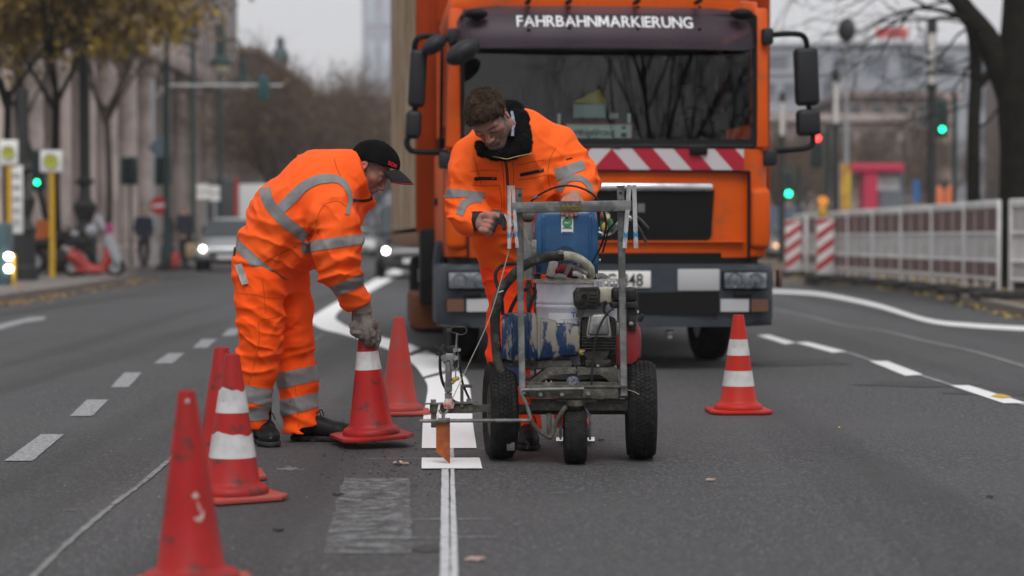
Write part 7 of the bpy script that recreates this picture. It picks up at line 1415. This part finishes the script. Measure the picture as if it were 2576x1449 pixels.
for i, a in enumerate((1415.5, 1426.5, 1438, 1449)): R2.append(([(a+2, 502.5+abs(i-1.4)*1.2, 8.668, .0122), (a+.8, 511, 8.632, .0110), (a, 526+(0, 3, 3, 0)[i], 8.615, .0100), (a-.4, 539+(0, 4, 4.5, 1)[i], 8.618, .0088)], .004))
R2.append(([(1458, 505, 8.72, .015), (1463, 512, 8.68, .013), (1462, 524, 8.65, .0105)], .008))
h2 = hand(R2, P(1392, 560, 8.55), P(1482, 470, 8.86))
hc = (.34, .165, .125)
def htint(V, kn):
    t_ = flat_tint(V, hc)*(1+.12*pnoise(V[:, 0]*50, V[:, 1]*50, V[:, 2]*50)[:, None])
    for c, s_, col in kn: w = np.exp(-(((V-np.array(c))**2).sum(1))/(s_*s_))[:, None]*.7; t_ = t_*(1-w)+np.array(col)*w
    return t_
kn1 = [(P(a-8, b-3, 8.65), .014, (.46, .17, .14)) for a, b in ((1243, 549), (1239, 560), (1234, 571))]; kn2 = [(P(a+1, 503, 8.65), .012, (.46, .17, .14)) for a in (1416, 1427, 1439, 1450)]+[(P(a, 539+d, 8.606), .0065, (.52, .33, .28)) for a, d in ((1415.5, 0), (1426.5, 4), (1438, 4.5), (1449, 1))]
Vb, Qb = joinVF((V, Q), (V2, Q2), h1, h2); np_mesh('body', Vb, Qb, m_skin, WB_, np.concatenate([t, flat_tint(V2, hc), htint(h1[0], kn1), htint(h2[0], kn2)]))
# hair: a shell with locks, plus loose strands
MBn = np.array(MBm); H = Field(np.array(oB)-.19, np.array(oB)+.19, .0030); H.ell(LB(0, -.014, .038), (.082, .104, .091), MBn, .01); H.ell(LB(0, .046, .088), (.060, .048, .034), MBn, .03); H.cap(LB(-.076, .020, .025), LB(-.076, .016, -.010), .010, .006, .02); H.cap(LB(.076, .020, .025), LB(.076, .016, -.010), .010, .006, .02)
pn = LB(0, .052, .044); H.half(pn, MBn @ np.array((0, .80, -1.0)), .012); H.ell(LB(0, .13, .03), (.05, .07, .055), MBn, .01, 'sub')
for s_ in (-1, 1): H.ell(LB(s_*.084, -.008, -.008), (.02, .022, .034), MBn, .008, 'sub')
fd = lambda sd, dv, fa, fb, am: ridge(sd, MBm @ Vector(dv), fa, fb, am)
H.fold(fd(31, (1, .3, 0), 46, 13, .0040), .03).fold(fd(32, (.7, -.6, .3), 70, 22, .0028), .03).fold(lambda a, b, c: .003*pnoise(a*28, b*28, c*28), .03); Vh, Qh = H.mesh(); hair = np_mesh('hair', Vh, Qh, m_hair, WB_)
rr = random.Random(9); hb = BVHTree.FromPolygons([tuple(v) for v in Vh.tolist()], Qh.tolist()); mb = MB(); cs = Vector(LB(0, -.01, .03))
for i in range(2600):
    a, e = rr.uniform(0, 6.283), math.asin(rr.uniform(-.3, 1)); d = MBm @ Vector((math.cos(e)*math.cos(a), math.cos(e)*math.sin(a), math.sin(e))); q = hb.ray_cast(cs+d*.22, -d)
    if not q[0]: continue
    n = q[1]; fl = MBm @ Vector((rr.gauss(.25, .35)+.5*math.sin(d.x*22+d.z*17), rr.gauss(.75, .3), rr.gauss(0, .2))); fl = (fl-n*fl.dot(n)).normalized(); Ln = rr.uniform(.016, .034); p0 = q[0]-n*.002
    mb.tube([p0, p0+n*.0032+fl*Ln*.5, p0+n*rr.uniform(-.001, .0025)+fl*Ln+Vector((rr.gauss(0, .002), rr.gauss(0, .002), 0))], [.0012, .0014, .0004], 3, 3, cap=False)
tag(mb.build('hair_strands', m_hair2, hair, ang=180, recalc=False), kind='stuff')
# jacket
J = Field(P(1105, 690, YB-.55), P(1530, 240, YB+.45), .0065); LX = ((1, 0, 0), .74)
J.chain([(pb(1306, 640, .13), .150), (pb(1308, 560, .09), .160), (pb(1302, 470, .03), .172), (pb(1298, 390, -.03), .155), (pb(1302, 345, -.03), .115)], .06, sq=LX)
J.cap(pb(1290, 334, -.03), pb(1190, 396, -.04), .078, .082, .05).cap(pb(1310, 330, -.02), pb(1400, 370, -.02), .082, .084, .05)
J.chain([(pb(1192, 400, -.05), .088), (pb(1178, 450, -.07), .086), (pb(1176, 505, -.09), .083), (pb(1188, 545, -.18), .076), (pb(1207, 560, -.29), .060)], .03)
J.chain([(pb(1402, 374, -.03), .086), (pb(1428, 415, -.05), .084), (pb(1453, 452, -.07), .083), (pb(1455, 478, -.15), .074), (pb(1449, 492, -.25), .058)], .03)
J.half(pb(1300, 668, .1), Vector((.12, 0, -1)), .008)
sl, X_, Y_, Z_ = J.sub(np.array(P(1195, 610, YB-.45)), np.array(P(1260, 520, YB-.15))); A = P(1214, 562, YB-.30); n = (P(1222, 563, YB-.36)-P(1192, 550, YB-.2)).normalized(); J.f[sl] = np.maximum(J.f[sl], (X_-A.x)*n.x+(Y_-A.y)*n.y+(Z_-A.z)*n.z)
J.cap(pb(1275, 345, -.25), pb(1290, 300, .0), .085, .075, .02, 'sub')
J.fold(ridge(41, (0, 0, 1), 11.5, 2.6, 0.0180, pb(1310, 610, -.05), .15)).fold(ridge(42, (.3, 0, 1), 14.9, 3.5, 0.0180, pb(1165, 520, -.12), .10)).fold(ridge(43, (-.4, 0, 1), 13.8, 3.5, 0.0198, pb(1460, 445, -.12), .10)).fold(ridge(44, (1, 0, .6), 9.2, 2.4, 0.0162, pb(1200, 440, -.15), .10)).fold(ridge(45, (1, 0, -.5), 9.2, 2.4, 0.0162, pb(1395, 420, -.12), .10)).fold(ridge(46, (1, .3, .4), 6.9, 2.2, 0.0108)).fold(lambda a, b, c: .004*pnoise(a*9, b*9, c*9))
J.fold(crease(71, (.2, 0, 1), 9, 2.4, 0.0247, pb(1165, 520, -.15), .10)).fold(crease(72, (-.5, 0, 1), 9, 2.6, 0.0261, pb(1460, 440, -.15), .10)).fold(crease(73, (1, 0, .5), 7, 2.2, 0.0174, pb(1240, 440, -.2), .12)).fold(crease(74, (1, 0, -.7), 7, 2.2, 0.0188, pb(1390, 400, -.2), .12)).fold(crease(75, (.2, 0, 1), 9, 2.4, 0.0217, pb(1290, 600, -.1), .12)).fold(crease(76, (1, .3, .3), 8, 2.6, 0.0101))
JB = Cloth('jacket', J, m_jackb, WB_)
lft = lambda V: (V[:, 0] < pb(1222, 500, -.1).x) & (V[:, 2] < pb(1200, 455).z); rgt = lambda V: (V[:, 0] > pb(1398, 430).x)
JB.ring('reflective_band', lft, [edge((1140, 477), (1208, 486), YB-.1, -1, -.2), edge((1143, 498), (1212, 499), YB-.1, 1, -.2)], m_reflb)
JB.trim('reflective_band', [(1157, 541), (1164, 520), (1178, 507), (1196, 502), (1212, 506)], [10, 10, 9, 8, 7], m_reflb, na=4, off=.003); JB.trim('reflective_band', [(1398, 440), (1420, 433), (1444, 424), (1470, 415)], [16, 14, 13, 12], m_reflb, na=4, off=.003); JB.trim('reflective_band', [(1408, 482), (1414, 466), (1426, 454), (1444, 449), (1464, 452), (1480, 466), (1486, 484)], [8, 8, 8, 8, 7, 7, 6], m_reflb, na=4, off=.004)
JB.trim('zip', [(1270, 398), (1275, 425), (1277, 455), (1279, 490), (1279, 530)], 3.2, m_zip, off=.002, na=2); JB.trim('zip_teeth', [(1271, 400), (1275.5, 430), (1278, 460), (1279.5, 490), (1279.5, 530)], 1.0, m_zipm, off=.004, na=1)
for a, b, c in (((1193, 450), (1222, 449), (1250, 449)), ((1308, 440), (1337, 434), (1368, 428))): JB.trim('pocket_zip', [a, b, c], 4.2, m_zip, off=.0025, na=2); JB.trim('zip_puller', [(c[0]-12, c[1]), (c[0]-3, c[1]-2)], 1.6, m_steel, off=.005, na=1, k=2)
for pts in ([(1184, 432), (1220, 428), (1256, 430)], [(1184, 466), (1220, 468), (1256, 466)], [(1300, 416), (1335, 408), (1370, 402)], [(1304, 452), (1340, 448), (1374, 440)], [(1262, 402), (1266, 440), (1268, 480), (1268, 540)], [(1290, 402), (1292, 440), (1292, 480), (1292, 530)], [(1398, 372), (1384, 400), (1378, 440), (1386, 480)], [(1192, 398), (1202, 430), (1212, 470)], [(1256, 466), (1262, 500), (1262, 540)]): JB.trim('seam', pts, 1.1, m_stitch, off=.001, na=1)
for a, b in (((1424, 402), (1440, 398)),): JB.trim('sleeve_tab', [a, ((a[0]+b[0])/2, a[1]-3), b], 1.6, m_zip, off=.003, na=1)
# knitted cuffs, fleece collar, shirt collar
MB().tube([pb(1195, 552, -.26), pb(1207, 557, -.31), pb(1214, 559, -.34)], [.047, .044, .041], 20, 3).build('cuff', m_zip, JB.o, ang=180); MB().tube([pb(1452, 486, -.21), pb(1447, 494, -.27)], [.046, .041], 20, 1).build('cuff', m_zip, JB.o, ang=180)
K = Field(P(1180, 415, YB-.55), P(1355, 240, YB+.1), .004)
K.chain([(P(*q[:2], YB+q[2]), q[3]) for q in ((1276, 268, -.02, .030), (1294, 276, -.06, .034), (1310, 303, -.12, .037), (1314, 338, -.20, .036), (1317, 362, -.27, .031), (1324, 376, -.30, .022))], .025).chain([(P(*q[:2], YB+q[2]), q[3]) for q in ((1312, 362, -.28, .036), (1294, 384, -.30, .024), (1270, 392, -.30, .017), (1240, 391, -.285, .017), (1214, 381, -.25, .019), (1205, 364, -.20, .022))], .025); K.cap(P(1290, 352, YB-.18), P(1276, 382, YB-.25), .045, .025, .03)
K.fold(lambda a, b, c: .005*pnoise(a*38, b*38, c*38)+.0035*pnoise(a*110, b*110, c*110)); V, Q = K.mesh(); col = np_mesh('collar', V, Q, m_fur, JB.o); kb = BVHTree.FromPolygons([tuple(v) for v in V.tolist()], Q.tolist()); mb = MB()
for i in range(2600):
    v = V[rr.randrange(len(V))]; q = kb.find_nearest(Vector(v)); n = q[1]; p0 = Vector(v)-n*.001; mb.tube([p0, p0+n*.006+Vector((rr.gauss(0, .002), rr.gauss(0, .002), rr.gauss(-.001, .002)))], [.0012, .0004], 3, 1, cap=False)
tag(mb.build('fleece_pile', m_fur, col, ang=180, recalc=False), kind='stuff')
MB().grid(lambda u, v: P(1283+10*math.sin(u*1.5)-8*u*u+3*v, 280+62*u, YB-.16-.10*u)+Vector((.006*v, .02*v, 0)), 12, 3).build('shirt_collar', m_plaid, WB_, thick=.004)
MB().tube([P(1240, 394, YB-.335), P(1262, 398, YB-.35), P(1276, 400, YB-.35), P(1300, 394, YB-.345), P(1338, 386, YB-.33)], .0022, 6).build('collar_zip', m_zipm, JB.o)
# trousers
U = Field(P(1190, 1110, YB-.3), P(1500, 640, YB+.45), .0075); U.cap(pb(1306, 640, .14), pb(1318, 690, .15), .135, .14, .05, sq=LX)
U.chain([(pb(1284, 700, .10), .105), (pb(1278, 800, .06), .092), (pb(1276, 890, .03), .086), (pb(1296, 990, .01), .072), (pb(1322, 1072, .0), .074)], .03); U.chain([(pb(1372, 700, .14), .10), (pb(1395, 880, .12), .085), (pb(1440, 1060, .25), .07)], .03)
A = pb(1318, 1090, 0); n = Vector((.35, 0, -1)).normalized(); sl, X_, Y_, Z_ = U.sub(np.array(P(1240, 1110, YB-.3)), np.array(P(1385, 1040, YB+.12))); U.f[sl] = np.maximum(U.f[sl], (X_-A.x)*n.x+(Z_-A.z)*n.z+0*Y_); U.half(pb(1400, 1085, .2), (0, 0, -1), .005)
U.fold(ridge(51, (0, 0, 1), 12.6, 3, 0.0112, pb(1275, 870, 0), .14)).fold(ridge(52, (.3, 0, 1), 16.1, 4, 0.0162, pb(1325, 1050, 0), .10)).fold(ridge(53, (.3, 0, 1), 9.2, 2.5, 0.0108)); U.fold(crease(91, (.4, 0, 1), 9, 2.4, .014)); UB = Cloth('trousers', U, m_troub, WB_)
boot(WB_, Vector((pb(1316, 1125, 0).x, YB+.09, 0)), R(-84), .285); boot(WB_, Vector((pb(1448, 1120, .2).x, YB+.34, 0)), R(-86), .285)
# ================================================================== CONES AND SMALL THINGS
def cone_mats(k, c, c2, c3): return mat('traffic cone plastic '+k, c, .5, spec=.3, col2=c2, scale=4, lo=.4, hi=.7, col3=c3, scale3=13, lo3=.54, hi3=.68, bump=.12, bscale=120)
m_coneo = cone_mats('fresh', (.44, .016, .006), (.40, .015, .006), (.38, .022, .010)); m_coner = cone_mats('faded', (.37, .011, .010), (.25, .015, .013), (.10, .026, .022)); m_coner2 = cone_mats('dusty', (.36, .030, .022), (.30, .04, .032), (.22, .06, .05)); m_coneb = cone_mats('dusty base', (.40, .052, .038), (.34, .07, .055), (.28, .11, .09))
m_cw = mat('white cone band', (.56, .555, .55), .45, col2=(.42, .415, .41), scale=9, col3=(.30, .29, .285), scale3=26, lo3=.62, hi3=.74); m_cgap = mat('scraped black rubber', (.05, .035, .03), .8); m_cpaint = mat('chalky paint mark', (.55, .47, .45), .7, col2=(.40, .2, .18), scale=50)
def cone(label, x, y, rz, m, bands=(), H=.53, tilt=None, z=0, base=None, r0=.100, r1=.028, ragged=False):
    t = thing('traffic_cone', label, 'traffic cone', (x, y, z)); M = Matrix.Translation((x, y, z)) @ (tilt or Matrix()) @ Matrix.Rotation(rz, 4, 'Z'); zb = .058; rad = lambda zz: r0+(r1-r0)*(zz-zb)/(H-zb)
    prof = [(0, H-.012), (r1*.72, H-.010), (r1*.80, H), (r1, H-.002), (r1*1.04, H-.008), (rad(H*.7), H*.7), (rad(H*.4), H*.4), (rad(zb+.012), zb+.012), (rad(zb)+.006, zb), (.122, .050), (.130, .043), (.132, .028), (.130, .020)]
    MB().lathe(prof, 40, M).build('cone_body', m, t, ang=50)
    s_ = .168; c = .05; oc = [(s_, -s_+c), (s_, s_-c), (s_-c, s_), (-s_+c, s_), (-s_, s_-c), (-s_, -s_+c), (-s_+c, -s_), (s_-c, -s_)]; MB().prism([M @ Vector((a, b, .004)) for a, b in oc], M.to_3x3() @ Vector((0, 0, .018)), bev=.005).build('base', base or m, t)
    for k, (z0, z1, mm) in enumerate(bands):
        e = .0012; mb = MB(); n = 48
        def fn(u, v, z0=z0, z1=z1):
            a = 2*math.pi*u; w = .004*math.sin(3*a+2)+.003*math.sin(7*a) if ragged else 0; zz = z0+(z1-z0)*v+(w+(.016*max(0, math.sin(2*a+1))**8 if ragged else 0))*v; r = rad(zz)+e+(.0010*math.sin(23*a)*v if ragged else 0); return M @ Vector((r*math.cos(a), r*math.sin(a), zz))
        mb.grid(fn, n, 6, closed_u=True).build('reflective_band', mm, t, ang=180)
    return t, M, rad
cone('orange red cone with two clean white bands standing alone right of the machine', G(1858, 1039).x, 4750/439, .06, m_coneo, ((.148, .232, m_cw), (.315, .402, m_cw)), .535)
tc, Mc, rd = cone('out of focus dark red cone without bands, nearest to the camera', (478-CX)/FPX*5.36, 5.36, .25, m_coner, (), .54, tilt=Matrix.Rotation(R(-1.1), 4, 'Y'), base=m_coneb, r0=.092, r1=.0235)
def on_cone(M, rd, a, z, e=.0015): r = rd(z)+e; return M @ Vector((r*math.cos(a), r*math.sin(a), z))
for pts in ([(-1.30, .262), (-1.12, .272), (-.98, .258), (-1.16, .252)], [(-1.12, .248), (-.98, .236), (-.92, .212), (-1.06, .222)], [(-.96, .215), (-1.10, .203), (-1.26, .206), (-1.22, .198), (-1.02, .190), (-.86, .204), (-.80, .226)]): MB().face([on_cone(Mc, rd, a-.25, z) for a, z in pts]).build('paint_mark', m_cpaint, tc)
MB().ball(on_cone(Mc, rd, -1.62, .512), (.006, .003, .006)).build('top_hole', m_cw, tc)
cone('red cone with two torn white bands in the left hand row', (583-CX)/FPX*7.23, 7.23, .55, m_coner, ((.155, .240, m_cw), (.318, .400, m_cw)), .53, base=m_coneb, ragged=True, r1=.026)
cone('plain red cone mostly hidden behind the one with torn bands', (556-CX)/FPX*7.86, 7.86, .2, m_coner, (), .52, base=m_coneb)
cone('faded plain red cone behind the held one, left of the white line', (1003-CX)/FPX*10.75, 10.75, .1, m_coner2, (), .525, base=m_coneb)
hx_, hy_ = P(935, 1098, 9.10).x, 9.10; th_, Mh, rh = cone('red cone with one white band, held just above the road by the stooping worker', hx_, hy_, .35, m_coner, ((.318, .402, m_cw),), .53, tilt=Matrix.Rotation(R(-2.6), 4, 'Y') @ Matrix.Rotation(R(1.5), 4, 'X'), z=P(935, 1100, 9.10).z-.004, base=m_coner)
for a in (-1.5, -1.42): MB().grid(lambda u, v: on_cone(Mh, rh, a+.006*math.sin(9*u)+.016*v, .318+.084*u, .002), 6, 1).build('tape_crease', m_old, th_)
# litter and scraps lying on the road
def litter(label, px, py, m, pts, h=.012, name='litter', cat='litter'):
    o = G(px, py); t = MB(); t.prism([o+Vector((a, b, .004)) for a, b in pts], (0, 0, h)); q = t.build(name, m); return tag(q, label, cat)
m_card = mat('torn cardboard', (.42, .34, .27), .8, col2=(.30, .2, .14), scale=60); m_foil = mat('crumpled wrapper', (.55, .50, .46), .4, col2=(.35, .16, .08), scale=50)
o = G(1607, 1) if False else G(1006, 1169); t = thing('crumpled_wrapper', 'crumpled wrapper and torn card lying left of the fresh white block', 'litter', o); mb = MB(); rr = random.Random(4)
mb.grid(lambda u, v: o+Vector((-.028+.04*u, -.02+.04*v, .006+.012*rr.random())), 5, 4); mb.build('wrapper', m_foil, t); MB().box(o+Vector((.022, -.01, .008)), (.028, .03, .006), Matrix.Rotation(.3, 3, 'Z')).build('card', m_card, t)
def cig(label, px, py, a):
    o = G(px, py); t = thing('cigarette_end', label, 'litter', o); d = Vector((math.cos(a), math.sin(a), 0)); MB().cyl(o+Vector((0, 0, .006)), o+d*.022+Vector((0, 0, .006)), .0045, n=8).build('filter', mat('orange filter paper', (.55, .20, .05), .7), t); MB().cyl(o+d*.022+Vector((0, 0, .006)), o+d*.04+Vector((0, 0, .006)), .0046, n=8).build('paper', m_wpl, t)
cig('cigarette end with an orange filter on the empty road right of the machine', 2109, 1080, 1.3)
for i, (lab, px, py, s_) in enumerate((('pale scrap of paper on the road in front of the right wheel', 1788, 1210, .02), ('small pale scrap low on the road near the frame bottom', 1195, 1411, .03), ('dark scrap of bark on the road right of the striped cone', 700, 1337, .018), ('dark scrap beside the scrubbed marking', 850, 1247, .02), ('dark scrap just right of the marking machine', 1512, 1110, .015), ('dark crumb far right on the bare road', 2490, 1253, .014))):
    litter(lab, px, py, [m_foil, m_foil, m_tar, m_tar, m_tar, m_tar][i], [(-s_, -s_*.4), (s_*.6, -s_*.7), (s_, s_*.3), (-s_*.3, s_*.8)], .006, ['paper_scrap', 'paper_scrap', 'bark_scrap', 'bark_scrap', 'bark_scrap', 'bark_scrap'][i])
# crumbs of scraped-off paint and grit
rr = random.Random(21); mb = MB(); mw = MB()
for i in range(150):
    px, py = rr.gauss(930, 90), rr.gauss(1150, 60); p = G(px, max(1050, py)); s_ = rr.uniform(.0015, .005); mb.box(p+Vector((0, 0, s_*.4)), (s_*rr.uniform(1, 3), s_*rr.uniform(1, 2), s_*.8), Matrix.Rotation(rr.uniform(0, 3), 3, 'Z'))
tag(mb.build('grit', m_tar), kind='stuff')
for i in range(160):
    px, py = rr.uniform(60, 2500), rr.uniform(1020, 1440); p = G(px, py); s_ = rr.uniform(.0015, .004); mw.box(p+Vector((0, 0, s_*.3)), (s_*2, s_, s_*.6), Matrix.Rotation(rr.uniform(0, 3), 3, 'Z'))
for i in range(90): p = G(rr.gauss(728, 14), rr.gauss(1180, 2)); s_ = rr.uniform(.0015, .004); mw.box(p+Vector((0, 0, s_*.3)), (s_*2.5, s_, s_*.6), Matrix.Rotation(rr.uniform(0, 3), 3, 'Z'))
tag(mw.build('paint_crumbs', m_old), kind='stuff')

# trees standing behind the photographer, seen mirrored in the windscreen
tree('big_tree', 'bare tree behind the photographer, mirrored in the truck windscreen', (7.3, -4.5, 0), 44, 6.4, 5.4, .20, 6, 4, 0, bark=m_bark, twig=m_bark, up=.05, spread=.85)
tree('big_tree', 'second bare tree behind the photographer, mirrored at the right of the windscreen', (11.5, -9, 0), 47, 7.0, 5.5, .22, 5, 4, 0, bark=m_bark, twig=m_bark, up=.05, spread=.85)
# ================================================================== AIR
hz = MB().box((0, 215, 33), (260, 480, 68))
hm = bpy.data.materials.new('haze'); hm.use_nodes = True; nt = hm.node_tree; nt.nodes.clear(); ho = nt.nodes.new('ShaderNodeOutputMaterial'); hv = nt.nodes.new('ShaderNodeVolumePrincipled')
hv.inputs['Color'].default_value = (.95, .95, .97, 1); hv.inputs['Density'].default_value = .0006; hv.inputs['Anisotropy'].default_value = .2; nt.links.new(hv.outputs[0], ho.inputs['Volume'])
tag(hz.build('haze', hm), kind='stuff')
